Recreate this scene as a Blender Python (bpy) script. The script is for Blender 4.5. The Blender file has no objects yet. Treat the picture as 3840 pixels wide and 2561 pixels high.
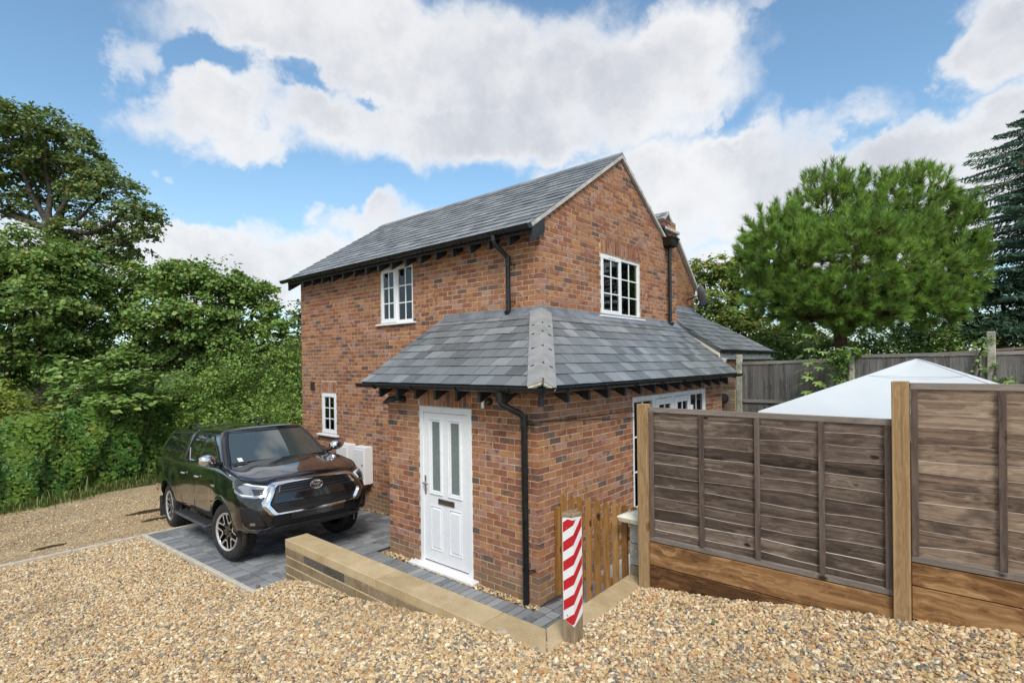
import bpy, bmesh, math, random
import numpy as np
from mathutils import Vector, Matrix
from mathutils.geometry import tessellate_polygon

random.seed(7)
RNG = np.random.default_rng(11)
R = math.radians
PI = math.pi
scene = bpy.context.scene
COL = scene.collection

# ------------------------------------------------------------------ camera
CAMPOS = (-5.796, -4.438, 2.652)
yaw, pitch, roll = -0.861, -0.003, -0.0128
fw = Vector((math.sin(-yaw), math.cos(-yaw), 0)); rt = Vector((math.cos(-yaw), -math.sin(-yaw), 0)); up = Vector((0, 0, 1))
f2 = fw * math.cos(pitch) + up * math.sin(pitch); u2 = up * math.cos(pitch) - fw * math.sin(pitch)
r3 = rt * math.cos(roll) + u2 * math.sin(roll); u3 = u2 * math.cos(roll) - rt * math.sin(roll)
cam = bpy.data.cameras.new('camera'); camo = bpy.data.objects.new('camera', cam); COL.objects.link(camo)
camo.matrix_world = Matrix(((r3.x, u3.x, -f2.x, CAMPOS[0]), (r3.y, u3.y, -f2.y, CAMPOS[1]), (r3.z, u3.z, -f2.z, CAMPOS[2]), (0, 0, 0, 1)))
cam.sensor_width = 36; cam.lens = 18.4595; cam.shift_y = 0.022; cam.clip_end = 3000; cam.clip_start = 0.05
scene.camera = camo

# ------------------------------------------------------------------ light and sky
SUN_EL, SUN_AZ = R(46), R(224)          # azimuth: direction the sun stands in, clockwise from +Y
SKY_STRENGTH = 0.10
world = bpy.data.worlds.new('World'); scene.world = world; world.use_nodes = True
sun = bpy.data.lights.new('sun', 'SUN'); sun.energy = 1.5; sun.angle = R(20); sun.color = (1.0, 0.955, 0.89)
suno = bpy.data.objects.new('sun', sun); COL.objects.link(suno)
sd = Vector((math.sin(SUN_AZ) * math.cos(SUN_EL), math.cos(SUN_AZ) * math.cos(SUN_EL), math.sin(SUN_EL)))
suno.rotation_euler = (-sd).to_track_quat('-Z', 'Y').to_euler()
scene.view_settings.view_transform = 'Standard'; scene.view_settings.look = 'None'
scene.view_settings.exposure = 1.05; scene.view_settings.gamma = 1.0; scene.view_settings.use_curve_mapping = False


class NT:
    """small wrapper that makes node trees short to write"""
    def __init__(s, tree): s.t = tree
    def n(s, typ, _out=0, **kw):
        nd = s.t.nodes.new(typ)
        for k, v in kw.items():
            if k.startswith('i_'):
                key = k[2:]; key = int(key) if key.isdigit() else key
                s.set(nd.inputs[key], v)
            else: setattr(nd, k, v)
        return nd
    def set(s, sock, v):
        if isinstance(v, bpy.types.NodeSocket): s.t.links.new(v, sock)
        elif isinstance(v, bpy.types.Node): s.t.links.new(v.outputs[0], sock)
        else: sock.default_value = v
    def math(s, op, a, b=0.0, c=0.0, clamp=False):
        nd = s.t.nodes.new('ShaderNodeMath'); nd.operation = op; nd.use_clamp = clamp
        for i, v in enumerate((a, b, c)): s.set(nd.inputs[i], v)
        return nd.outputs[0]
    def vmath(s, op, a, b=(0, 0, 0), out=0):
        nd = s.t.nodes.new('ShaderNodeVectorMath'); nd.operation = op
        s.set(nd.inputs[0], a); s.set(nd.inputs[1], b)
        return nd.outputs[out]
    def mix(s, f, a, b, blend='MIX'):
        nd = s.t.nodes.new('ShaderNodeMix'); nd.data_type = 'RGBA'; nd.blend_type = blend
        s.set(nd.inputs[0], f); s.set(nd.inputs[6], c4(a)); s.set(nd.inputs[7], c4(b))
        return nd.outputs[2]
    def ramp(s, f, stops, interp='LINEAR'):
        nd = s.t.nodes.new('ShaderNodeValToRGB'); nd.color_ramp.interpolation = interp
        e = nd.color_ramp.elements
        while len(e) < len(stops): e.new(0.5)
        for el, (p, c) in zip(e, stops):
            el.position = p; el.color = c4(c) if not isinstance(c, (int, float)) else (c, c, c, 1)
        s.set(nd.inputs[0], f)
        return nd.outputs[0]
    def noise(s, vec, scale, detail=3, rough=0.55, dim='3D', out=0):
        nd = s.t.nodes.new('ShaderNodeTexNoise'); nd.noise_dimensions = dim
        if vec is not None: s.set(nd.inputs['Vector'], vec)
        nd.inputs['Scale'].default_value = scale; nd.inputs['Detail'].default_value = detail; nd.inputs['Roughness'].default_value = rough
        return nd.outputs[out]
    def map(s, f, a, b, c=0.0, d=1.0, smooth=True):
        nd = s.t.nodes.new('ShaderNodeMapRange'); nd.interpolation_type = 'SMOOTHSTEP' if smooth else 'LINEAR'
        s.set(nd.inputs[0], f)
        for i, v in enumerate((a, b, c, d)): s.set(nd.inputs[i + 1], v)
        return nd.outputs[0]


def c4(c):
    if isinstance(c, (bpy.types.NodeSocket, bpy.types.Node)): return c
    return (*c, 1.0) if len(c) == 3 else c


# sky: Nishita plus a broken layer of cumulus laid out in azimuth / elevation
def build_sky():
    t = world.node_tree; t.nodes.clear(); N = NT(t)
    out = N.n('ShaderNodeOutputWorld'); bg = N.n('ShaderNodeBackground')
    t.links.new(bg.outputs[0], out.inputs[0])
    sky = N.n('ShaderNodeTexSky', sky_type='NISHITA', sun_disc=False)
    sky.sun_elevation = SUN_EL; sky.sun_rotation = SUN_AZ; sky.air_density = 1.0; sky.dust_density = 0.6; sky.ozone_density = 1.6
    tc = N.n('ShaderNodeTexCoord'); d = tc.outputs['Generated']
    sep = N.n('ShaderNodeSeparateXYZ'); t.links.new(d, sep.inputs[0])
    x, y, z = sep.outputs
    # azimuth measured from the view axis so that the +-pi seam lies behind the camera
    ax, ay = math.sin(-yaw), math.cos(-yaw)
    fwd = N.math('ADD', N.math('MULTIPLY', x, ax), N.math('MULTIPLY', y, ay))
    side = N.math('SUBTRACT', N.math('MULTIPLY', x, ay), N.math('MULTIPLY', y, ax))
    az = N.math('ARCTAN2', side, fwd); el = N.math('ARCSINE', z)
    wn1 = N.n('ShaderNodeTexNoise', i_Scale=4.0, i_Detail=6.0, i_Roughness=0.6); t.links.new(d, wn1.inputs['Vector'])
    wsep = N.n('ShaderNodeSeparateXYZ'); t.links.new(wn1.outputs['Color'], wsep.inputs[0])
    azw = N.math('ADD', az, N.math('MULTIPLY', N.math('SUBTRACT', wsep.outputs[0], 0.5), 0.50))
    elw = N.math('ADD', el, N.math('MULTIPLY', N.math('SUBTRACT', wsep.outputs[1], 0.5), 0.24))
    acc = None
    for (ca, ce, ra, re, ang, wt) in CLOUDS:
        da = N.math('SUBTRACT', azw, ca); de = N.math('SUBTRACT', elw, ce)
        c_, s_ = math.cos(ang), math.sin(ang)
        u = N.math('DIVIDE', N.math('ADD', N.math('MULTIPLY', da, c_), N.math('MULTIPLY', de, s_)), ra)
        v = N.math('DIVIDE', N.math('SUBTRACT', N.math('MULTIPLY', de, c_), N.math('MULTIPLY', da, s_)), re)
        q = N.math('SQRT', N.math('ADD', N.math('MULTIPLY', u, u), N.math('MULTIPLY', v, v)))
        m = N.math('MULTIPLY', N.map(q, 1.45, 0.45), abs(wt))
        acc = m if acc is None else (N.math('MAXIMUM', acc, m) if wt > 0 else N.math('SUBTRACT', acc, m))
    # the rest of the sky carries on with the same broken cover
    far = N.map(N.math('ABSOLUTE', az), 0.75, 1.0)
    high = N.map(el, 0.62, 0.85)
    elsewhere = N.math('MAXIMUM', far, high)
    big = N.noise(d, 2.1, 4, 0.5)
    acc = N.math('MAXIMUM', acc, N.math('MULTIPLY', elsewhere, N.map(big, 0.40, 0.62)))
    fine = N.noise(d, 9.0, 7, 0.62)
    cover = N.math('ADD', acc, N.math('MULTIPLY', N.math('SUBTRACT', fine, 0.5), 1.15))
    mask = N.map(cover, 0.10, 0.92)
    # thick middles of the clouds are greyer than their rims
    bil = N.noise(d, 5.0, 6, 0.55)
    thick = N.map(N.math('ADD', cover, N.math('MULTIPLY', N.math('SUBTRACT', bil, 0.5), 1.3)), 0.55, 1.45)
    cc = N.mix(thick, CLOUD_WHITE, CLOUD_GREY)
    blue = N.mix(1.0, sky.outputs[0], SKY_TINT, 'MULTIPLY')
    veil = N.map(el, 0.42, 0.03, 0.0, 0.45)
    blue = N.mix(veil, blue, HORIZON)
    col = N.mix(N.math('MULTIPLY', mask, 0.95), blue, cc)
    t.links.new(col, bg.inputs[0]); bg.inputs[1].default_value = SKY_STRENGTH


CLOUDS = [(-0.137, 0.512, 0.401, 0.093, 0.00, 1.00), (-0.324, 0.559, 0.242, 0.051, 0.00, 0.90), (0.150, 0.476, 0.299, 0.084, 0.00, 1.00), (0.315, 0.490, 0.142, 0.073, 0.30, 0.95), (-0.015, 0.415, 0.434, 0.062, 0.00, 1.00), (-0.492, 0.419, 0.129, 0.046, 0.25, 0.90), (-0.427, 0.386, 0.117, 0.036, 0.20, 0.85), (-0.611, 0.461, 0.039, 0.033, 0.00, 0.55), (0.448, 0.307, 0.221, 0.115, 0.00, 1.00), (0.667, 0.309, 0.134, 0.044, 0.00, 0.95), (0.754, 0.404, 0.066, 0.061, -0.40, 0.90), (0.730, 0.241, 0.120, 0.081, 0.00, 0.90), (0.267, 0.308, 0.198, 0.080, 0.00, 0.95), (-0.470, 0.190, 0.217, 0.064, 0.00, 0.95), (-0.237, 0.249, 0.117, 0.053, 0.00, 0.90), (-0.496, 0.145, 0.192, 0.043, 0.00, 0.95), (0.575, 0.408, 0.035, 0.012, 0.00, 0.30), (0.458, 0.539, 0.040, 0.016, 0.00, 0.45), (0.444, 0.505, 0.027, 0.007, 0.00, 0.40), (0.572, 0.140, 0.247, 0.048, 0.00, 0.90), (0.355, 0.174, 0.073, 0.045, 0.00, 0.75), (-0.727, 0.151, 0.140, 0.042, 0.00, 0.80), (-0.556, 0.317, 0.015, 0.011, 0.00, 0.35), (-0.455, 0.494, 0.073, 0.022, 0.10, -0.75), (-0.318, 0.462, 0.067, 0.018, -0.25, -0.60), (-0.523, 0.477, 0.043, 0.023, 0.00, -0.50), (0.415, 0.398, 0.049, 0.029, 0.00, -0.60), (0.620, 0.332, 0.027, 0.024, 0.00, -0.50), (0.581, 0.452, 0.087, 0.045, 0.00, -0.60), (-0.568, 0.274, 0.195, 0.029, 0.00, -0.70), (-0.357, 0.307, 0.116, 0.035, 0.00, -0.60)]
CLOUD_WHITE = (4.6, 4.6, 4.62); CLOUD_GREY = (2.95, 3.05, 3.35)
SKY_TINT = (.86, 1.0, .97); HORIZON = (2.5, 3.2, 3.9)
build_sky()

# ------------------------------------------------------------------ helpers
MAT = {}


def newmat(name):
    m = bpy.data.materials.new(name); m.use_nodes = True
    N = NT(m.node_tree); b = m.node_tree.nodes['Principled BSDF']
    MAT[name] = m
    return m, N, b


def simple(name, col, rough=0.5, metal=0.0, spec=0.5, vary=0.0, scale=20, bump=0.0, coat=0.0):
    m, N, b = newmat(name)
    b.inputs['Roughness'].default_value = rough; b.inputs['Metallic'].default_value = metal
    b.inputs['Specular IOR Level'].default_value = spec; b.inputs['Coat Weight'].default_value = coat
    pos = N.n('ShaderNodeNewGeometry').outputs['Position']
    if vary:
        f = N.noise(pos, scale, 4)
        lo = tuple(c * (1 - vary) for c in col); hi = tuple(min(1, c * (1 + vary)) for c in col)
        N.set(b.inputs['Base Color'], N.mix(N.map(f, 0.3, 0.7), lo, hi))
        N.set(b.inputs['Roughness'], N.map(N.noise(pos, scale * 2.3, 3), 0.3, 0.7, max(0.02, rough - 0.12), min(1, rough + 0.12)))
    else: b.inputs['Base Color'].default_value = c4(col)
    if bump:
        bp = N.n('ShaderNodeBump', i_Strength=bump, i_Distance=0.01); N.set(bp.inputs['Height'], N.noise(pos, scale * 3, 4))
        N.set(b.inputs['Normal'], bp)
    return m


def rnd_src(N, src):
    if src == 'obj': return N.n('ShaderNodeObjectInfo').outputs['Random']
    a = N.n('ShaderNodeAttribute', attribute_name='rnd')
    if src == 'inst': a.attribute_type = 'INSTANCER'
    return a.outputs['Fac']


class MB:
    """mesh builder with one random value per piece"""
    def __init__(s): s.v = []; s.f = []; s.r = []
    def add(s, verts, faces, rnd=None):
        o = len(s.v); s.v += [tuple(p) for p in verts]; s.f += [tuple(i + o for i in f) for f in faces]
        s.r += [random.random() if rnd is None else rnd] * len(verts)
    def box(s, x0, x1, y0, y1, z0, z1, rnd=None):
        v = [(x0, y0, z0), (x1, y0, z0), (x1, y1, z0), (x0, y1, z0), (x0, y0, z1), (x1, y0, z1), (x1, y1, z1), (x0, y1, z1)]
        s.add(v, BOXF, rnd)
    def obox(s, F, s0, s1, z0, z1, d0, d1, rnd=None):
        """box in a wall frame: s along, z up, d outward"""
        s.add([F(a, b, c) for a, b, c in ((s0, z0, d0), (s1, z0, d0), (s1, z0, d1), (s0, z0, d1), (s0, z1, d0), (s1, z1, d0), (s1, z1, d1), (s0, z1, d1))], BOXF, rnd)
    def prism(s, poly, top, bot, rnd=None):
        """poly: list of 2-d points; top/bot map a 2-d point to 3-d"""
        n = len(poly)
        s.add([top(p) for p in poly] + [bot(p) for p in poly],
              [tuple(range(n)), tuple(range(2 * n - 1, n - 1, -1))] + [(i, i + n, (i + 1) % n + n, (i + 1) % n) for i in range(n)], rnd)
    def tube(s, pts, rad, seg=8, cap=True, rnd=None):
        pts = [Vector(p) for p in pts]; n = len(pts)
        rad = [rad] * n if isinstance(rad, (int, float)) else rad
        rings = []; prev = None
        for i, p in enumerate(pts):
            d = (pts[min(i + 1, n - 1)] - pts[max(i - 1, 0)]).normalized()
            if prev is None:
                a = d.orthogonal().normalized()
            else:
                a = (prev - d * prev.dot(d)); a = a.normalized() if a.length > 1e-6 else d.orthogonal().normalized()
            prev = a; b = d.cross(a)
            rings.append([p + (a * math.cos(2 * PI * k / seg) + b * math.sin(2 * PI * k / seg)) * rad[i] for k in range(seg)])
        v = [q for r_ in rings for q in r_]
        f = [(i * seg + k, i * seg + (k + 1) % seg, (i + 1) * seg + (k + 1) % seg, (i + 1) * seg + k) for i in range(n - 1) for k in range(seg)]
        if cap: f += [tuple(range(seg - 1, -1, -1)), tuple((n - 1) * seg + k for k in range(seg))]
        s.add(v, f, rnd)
    def lathe(s, prof, M, seg=24, rnd=None, closed=False):
        """prof: (radius, axial) pairs; M maps (x, y, z) with the axis along y"""
        v = []; n = len(prof)
        for k in range(seg):
            a = 2 * PI * k / seg
            for r_, h in prof: v.append(M((r_ * math.cos(a), h, r_ * math.sin(a))))
        f = []
        for k in range(seg):
            k2 = (k + 1) % seg
            for i in range(n - 1 + (1 if closed else 0)):
                j = (i + 1) % n
                f.append((k * n + i, k2 * n + i, k2 * n + j, k * n + j))
        s.add(v, f, rnd)
    def build(s, name, mat, parent=None, smooth=None, bevel=0.0, label=None, kind=None):
        me = bpy.data.meshes.new(name); me.from_pydata(s.v, [], s.f); me.validate()
        bm = bmesh.new(); bm.from_mesh(me); bmesh.ops.recalc_face_normals(bm, faces=bm.faces); bm.to_mesh(me); bm.free()
        if len(me.vertices) == len(s.r):
            at = me.attributes.new('rnd', 'FLOAT', 'POINT'); at.data.foreach_set('value', np.array(s.r, np.float32))
        return link(name, me, mat, parent, smooth, bevel, label, kind)


BOXF = [(0, 3, 2, 1), (4, 5, 6, 7), (0, 1, 5, 4), (1, 2, 6, 5), (2, 3, 7, 6), (3, 0, 4, 7)]


def link(name, me, mat, parent=None, smooth=None, bevel=0.0, label=None, kind=None):
    o = bpy.data.objects.new(name, me); COL.objects.link(o)
    if mat is not None and len(me.materials) == 0: me.materials.append(mat if not isinstance(mat, str) else MAT[mat])
    if smooth is not None:
        me.polygons.foreach_set('use_smooth', np.ones(len(me.polygons), bool))
        if smooth > 0: me.set_sharp_from_angle(angle=R(smooth))
    if bevel:
        b = o.modifiers.new('bevel', 'BEVEL'); b.width = bevel; b.segments = 1; b.limit_method = 'ANGLE'
    if parent is not None: setparent(o, parent)
    if label: o['label'] = label
    if kind: o['kind'] = kind
    return o


def setparent(o, parent):
    o.parent = parent
    if parent.type == 'EMPTY' and not parent.get('local'):
        o.matrix_parent_inverse = Matrix.Translation(-Vector(parent.location))


def thing(name, label, cat, loc=(0, 0, 0), group=None, local=False, rot=None):
    o = bpy.data.objects.new(name, None); COL.objects.link(o); o.location = loc; o.empty_display_size = 0.2
    o['label'] = label; o['category'] = cat
    if group: o['group'] = group
    if local: o['local'] = 1
    if rot: o.rotation_euler = rot
    return o


def tag(o, label, cat, group=None):
    o['label'] = label; o['category'] = cat
    if group: o['group'] = group
    return o


def npmesh(name, verts, tris, rnd=None):
    """fast mesh from numpy arrays of vertices and equal-sized faces"""
    me = bpy.data.meshes.new(name); n, k = tris.shape
    me.vertices.add(len(verts)); me.vertices.foreach_set('co', np.ascontiguousarray(verts, np.float32).ravel())
    me.loops.add(n * k); me.loops.foreach_set('vertex_index', np.ascontiguousarray(tris, np.int32).ravel())
    me.polygons.add(n); me.polygons.foreach_set('loop_start', np.arange(0, n * k, k, dtype=np.int32))
    me.update(calc_edges=True)
    if rnd is not None:
        at = me.attributes.new('rnd', 'FLOAT', 'POINT'); at.data.foreach_set('value', np.ascontiguousarray(rnd, np.float32))
    return me


def frame(P0, du, n):
    P0, du, n = Vector(P0), Vector(du), Vector(n)
    return lambda s, z, d: P0 + du * s + n * d + Vector((0, 0, z))


def clip_poly(poly, a, b, c):
    """keep a*x+b*y<=c"""
    out = []
    for i in range(len(poly)):
        p, q = poly[i], poly[(i + 1) % len(poly)]
        dp, dq = a * p[0] + b * p[1] - c, a * q[0] + b * q[1] - c
        if dp <= 0: out.append(p)
        if (dp < 0) != (dq < 0) and abs(dp - dq) > 1e-12:
            t = dp / (dp - dq); out.append((p[0] + (q[0] - p[0]) * t, p[1] + (q[1] - p[1]) * t))
    return out


def area2(p): return 0.5 * sum(p[i][0] * p[(i + 1) % len(p)][1] - p[(i + 1) % len(p)][0] * p[i][1] for i in range(len(p)))

# ------------------------------------------------------------------ materials
def POS(N): return N.n('ShaderNodeNewGeometry').outputs['Position']


def bumped(N, b, h, strength, dist):
    bp = N.n('ShaderNodeBump', i_Strength=strength, i_Distance=dist); N.set(bp.inputs['Height'], h); N.set(b.inputs['Normal'], bp)


def mat_brick(name, src, old=False):
    m, N, b = newmat(name)
    r = rnd_src(N, src); p = POS(N)
    P = [(0.0, (.092, .072, .070)), (.07, (.14, .098, .088)), (.11, (.22, .098, .066)), (.30, (.30, .122, .070)), (.46, (.37, .172, .088)),
         (.64, (.43, .225, .112)), (.78, (.335, .175, .136)), (.90, (.385, .235, .19)), (1.0, (.285, .138, .088))]
    if old: P = [(q, (c[0] * .72, c[1] * .72, c[2] * .66)) for q, c in P]
    P = [(q, (c[0] * 1.10, c[1] * 1.04, c[2] * .98)) for q, c in P]
    base = N.ramp(r, P)
    r2 = N.math('FRACT', N.math('MULTIPLY', r, 37.7))
    alt = N.ramp(r2, [(0, (.25, .088, .046)), (.4, (.36, .165, .073)), (.75, (.20, .078, .055)), (1, (.12, .07, .062))])
    q = N.vmath('ADD', p, N.n('ShaderNodeCombineXYZ', i_0=N.math('MULTIPLY', r, 13.0)))
    f = N.map(N.noise(q, 9, 2), .50, .60, 0, .8)
    col = N.mix(f, base, alt)
    g = N.noise(p, 70, 4, .7)
    col = N.mix(N.map(g, .3, .7, .72, 1.18), (0, 0, 0), col, 'MIX')
    big = N.noise(p, .55, 4, .6); col = N.mix(N.map(big, .52, .68, 0, .28), col, (.20, .115, .078)); col = N.mix(N.map(big, .46, .32, 0, .22), col, (.46, .30, .20))
    # lime bloom and splash staining with their own ragged shapes
    bl = N.map(N.noise(p, 2.2, 5, .65), .56, .72, 0, .45)
    bl2 = N.map(N.noise(p, 26, 3, .6), .50, .64, 0, 1)
    col = N.mix(N.math('MULTIPLY', bl, bl2), col, (.50, .40, .34))
    z = N.n('ShaderNodeSeparateXYZ', i_0=p).outputs[2]
    low = N.map(N.math('ADD', z, N.math('MULTIPLY', N.noise(p, 3.0, 3), .28)), .50, .22, 0, .62)
    col = N.mix(low, col, N.mix(N.noise(p, 14, 3), (.30, .225, .135), (.22, .15, .10)))
    N.set(b.inputs['Base Color'], col); b.inputs['Roughness'].default_value = .88; b.inputs['Specular IOR Level'].default_value = .25
    bumped(N, b, N.noise(p, 110, 4, .7), .5, .004)
    return m


mat_brick('brick', 'attr'); mat_brick('brick_piece', 'obj'); mat_brick('old_brick', 'attr', True)
simple('mortar', (.50, .425, .295), .95, vary=.22, scale=16, bump=.3)
simple('old_mortar', (.36, .28, .14), .95, vary=.2, scale=16)


def mat_slate(name, src, tone=1.0):
    m, N, b = newmat(name); r = rnd_src(N, src); p = POS(N)
    base = N.ramp(r, [(0, (.060 * tone, .066 * tone, .070 * tone)), (.3, (.10 * tone, .108 * tone, .113 * tone)), (.7, (.125 * tone, .135 * tone, .14 * tone)), (.93, (.16 * tone, .168 * tone, .172 * tone)), (1, (.19 * tone, .195 * tone, .20 * tone))])
    col = N.mix(N.map(N.noise(p, 5, 5, .6), .35, .68), base, N.mix(.5, base, (.175, .186, .190)))
    col = N.mix(N.map(N.noise(p, 1.3, 4, .6), .60, .75, 0, .35), col, (.20, .205, .195))
    col = N.mix(N.map(N.noise(p, 45, 3), .66, .72, 0, .4), col, (.30, .31, .30))
    N.set(b.inputs['Base Color'], col); N.set(b.inputs['Roughness'], N.map(N.noise(p, 9, 3), .3, .7, .30, .50))
    b.inputs['Specular IOR Level'].default_value = .5
    bumped(N, b, N.noise(p, 60, 5, .65), .35, .004)


mat_slate('slate', 'attr', 1.6); mat_slate('old_slate', 'attr', 1.35)
simple('lead', (.17, .185, .21), .5, vary=.25, scale=4, bump=.25)
simple('black_plastic', (.010, .011, .012), .32, vary=.2, scale=8)
simple('black_timber', (.018, .022, .026), .55, vary=.3, scale=15)
simple('soffit', (.035, .038, .04), .8)
simple('white_upvc', (.80, .81, .82), .32, vary=.02, scale=3)
simple('verge_mortar', (.46, .45, .42), .9, vary=.18, scale=9, bump=.3)
simple('hip_tile', (.265, .262, .252), .82, vary=.14, scale=6, bump=.25)
simple('hip_mortar', (.50, .47, .36), .95, vary=.3, scale=18, bump=.6)
simple('steel', (.62, .62, .62), .28, metal=1.0)
simple('chrome', (.80, .80, .81), .09, metal=1.0)
simple('dark_chrome', (.30, .30, .31), .16, metal=1.0)
simple('bronze', (.20, .17, .14), .35, metal=.8, vary=.4, scale=30)
simple('room_dark', (.05, .05, .05), .9)
simple('curtain_grey', (.32, .34, .33), .9, vary=.3, scale=7)
simple('rubber', (.022, .021, .020), .72, vary=.4, scale=14, bump=.4)
simple('dark_trim', (.014, .014, .015), .5, vary=.2, scale=10)
simple('step_trim', (.05, .055, .062), .5, vary=.3, scale=10)
simple('canvas_white', (.56, .59, .60), .6, vary=.03, scale=1.5)
simple('concrete_post', (.33, .32, .25), .93, vary=.35, scale=10, bump=.5)
simple('patio', (.50, .49, .47), .9, vary=.12, scale=3)
simple('kerb', (.52, .47, .38), .92, vary=.16, scale=14, bump=.3)
simple('joint_sand', (.035, .034, .032), .95, vary=.4, scale=20)
simple('pipe_grey', (.04, .042, .045), .4)
simple('soil', (.07, .05, .03), .95, vary=.4, scale=8, bump=.5)
simple('red_lamp', (.45, .01, .01), .15)
simple('paper', (.7, .72, .72), .7)
simple('cream_stone', (.70, .66, .52), .85, vary=.08, scale=12, bump=.2)
simple('dull_green', (.05, .16, .02), .6)
simple('tan_leaf', (.20, .13, .06), .8, vary=.4, scale=20)


def mat_glass(name, tint=(.78, .80, .80), rough=.0):
    m = bpy.data.materials.new(name); m.use_nodes = True; MAT[name] = m
    t = m.node_tree; t.nodes.clear(); N = NT(t)
    o = N.n('ShaderNodeOutputMaterial'); tr = N.n('ShaderNodeBsdfTransparent', i_Color=c4(tint)); gl = N.n('ShaderNodeBsdfGlossy', i_Roughness=rough + .015)
    fr = N.n('ShaderNodeFresnel', i_IOR=1.75); mx = N.n('ShaderNodeMixShader')
    N.set(mx.inputs[0], fr.outputs[0]); t.links.new(tr.outputs[0], mx.inputs[1]); t.links.new(gl.outputs[0], mx.inputs[2]); t.links.new(mx.outputs[0], o.inputs[0])


mat_glass('pane_glass', (.75, .78, .77))
simple('frosted', (.17, .205, .20), .25, vary=.12, scale=40)


def mat_stars():
    """dark curtain printed with small white stars and moons"""
    m, N, b = newmat('star_curtain'); p = POS(N)
    v = N.n('ShaderNodeTexVoronoi', i_Scale=13.0, i_Randomness=1.0); v.inputs['Vector'].default_value = (0, 0, 0); N.set(v.inputs['Vector'], N.vmath('MULTIPLY', p, (1, 1, .8)))
    dn = N.math('ADD', v.outputs['Distance'], N.math('MULTIPLY', N.math('SUBTRACT', N.noise(p, 60, 2), .5), .35))
    f = N.map(dn, .26, .20)
    base = N.mix(N.map(N.noise(p, 22, 3), .45, .62), (.008, .012, .012), (.04, .055, .05))
    N.set(b.inputs['Base Color'], N.mix(f, base, (.85, .87, .86))); b.inputs['Roughness'].default_value = .9


mat_stars()


def mat_wood(name, axis, tones, src='attr', grain=1.0, knots=0.0, rough=.85, fibre=(.6, 28), bump=.35, stain=None, dark=(.03, .018, .01)):
    """axis 0/1/2: the direction the boards run in; tones: dark to light; fibre: frequency along and across"""
    m, N, b = newmat(name); r = rnd_src(N, src); p = POS(N)
    sc = [fibre[1]] * 3; sc[axis] = fibre[0]
    off = N.n('ShaderNodeCombineXYZ', i_0=N.math('MULTIPLY', r, 31.0), i_1=N.math('MULTIPLY', r, 17.0), i_2=N.math('MULTIPLY', r, 23.0))
    pp = N.vmath('ADD', p, off)
    q = N.vmath('MULTIPLY', pp, tuple(sc))
    wob = N.noise(N.vmath('MULTIPLY', pp, tuple(2.2 if i != axis else 1.0 for i in range(3))), 1.6, 3)
    q = N.vmath('ADD', q, N.n('ShaderNodeCombineXYZ', i_0=N.math('MULTIPLY', wob, 5.0), i_1=N.math('MULTIPLY', wob, 5.0), i_2=N.math('MULTIPLY', wob, 5.0)))
    g = N.noise(q, 1.0, 5, .62)
    g2 = N.noise(q, .35, 3, .5)
    g3 = N.noise(N.vmath('MULTIPLY', q, tuple(3.2 if i != axis else 1.6 for i in range(3))), 1.0, 3, .7)
    n = len(tones)
    f = N.math('ADD', N.math('ADD', N.math('MULTIPLY', g, .42), N.math('MULTIPLY', g2, .30)), N.math('MULTIPLY', g3, .28))
    f = N.math('ADD', N.map(f, .37, .64, smooth=False), N.math('MULTIPLY', N.math('SUBTRACT', r, .5), .46), clamp=True)
    col = N.ramp(f, [(i / (n - 1), c) for i, c in enumerate(tones)])
    if knots:
        ks = [1.0] * 3; ks[axis] = .62
        if axis == 1: ks[0] = 0.0
        v = N.n('ShaderNodeTexVoronoi', i_Scale=knots); N.set(v.inputs['Vector'], N.vmath('MULTIPLY', pp, tuple(ks)))
        dd = N.math('ADD', v.outputs['Distance'], N.math('MULTIPLY', N.math('SUBTRACT', N.noise(pp, 30, 2), .5), .1))
        pick = N.math('GREATER_THAN', N.n('ShaderNodeSeparateColor', i_0=v.outputs['Color']).outputs[0], .22)
        col = N.mix(N.math('MULTIPLY', N.map(dd, .15, .06), pick), col, dark)
        ring = N.math('MULTIPLY', N.map(N.math('ABSOLUTE', N.math('SUBTRACT', dd, .16)), .06, .0), .18)
        col = N.mix(N.math('MULTIPLY', ring, pick), col, tones[-1])
    if stain:
        s1 = N.map(N.noise(N.vmath('MULTIPLY', pp, tuple(1.0 if i != axis else .45 for i in range(3))), 4.5, 4, .65), .50, .66, 0, .8)
        col = N.mix(s1, col, stain)
    N.set(b.inputs['Base Color'], col); b.inputs['Roughness'].default_value = rough; b.inputs['Specular IOR Level'].default_value = .3
    bumped(N, b, g, bump, .006)


GREYS = [(.026, .018, .014), (.085, .062, .048), (.155, .115, .090), (.27, .21, .165)]
mat_wood('slat_dark', 1, GREYS, knots=6.5, stain=(.060, .042, .034))
mat_wood('slat_pale', 1, [(.065, .044, .034), (.20, .138, .098), (.33, .24, .172), (.46, .36, .265)], knots=5.0, stain=(.085, .065, .055))
mat_wood('skylit_edge', 1, [(.26, .21, .17), (.50, .43, .36), (.78, .71, .62)])  # sky light caught on the slat top edges, painted as paler wood
mat_wood('batten', 2, [(.055, .038, .030), (.115, .083, .066), (.17, .13, .105)], knots=4.0)
mat_wood('rail_weathered', 1, [(.14, .115, .098), (.22, .185, .158), (.30, .26, .225)], knots=5.0)
mat_wood('new_post', 2, [(.22, .130, .060), (.345, .225, .110), (.45, .315, .165)], knots=3.6, fibre=(.5, 30), dark=(.20, .09, .03))
mat_wood('gravel_board', 1, [(.035, .015, .005), (.125, .058, .021), (.25, .128, .050), (.42, .25, .115)], knots=3.4, fibre=(.55, 17), bump=.4)
mat_wood('picket', 2, [(.16, .072, .018), (.31, .150, .042), (.44, .245, .090)], knots=4.0, fibre=(.6, 34), dark=(.06, .02, .005))
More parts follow.
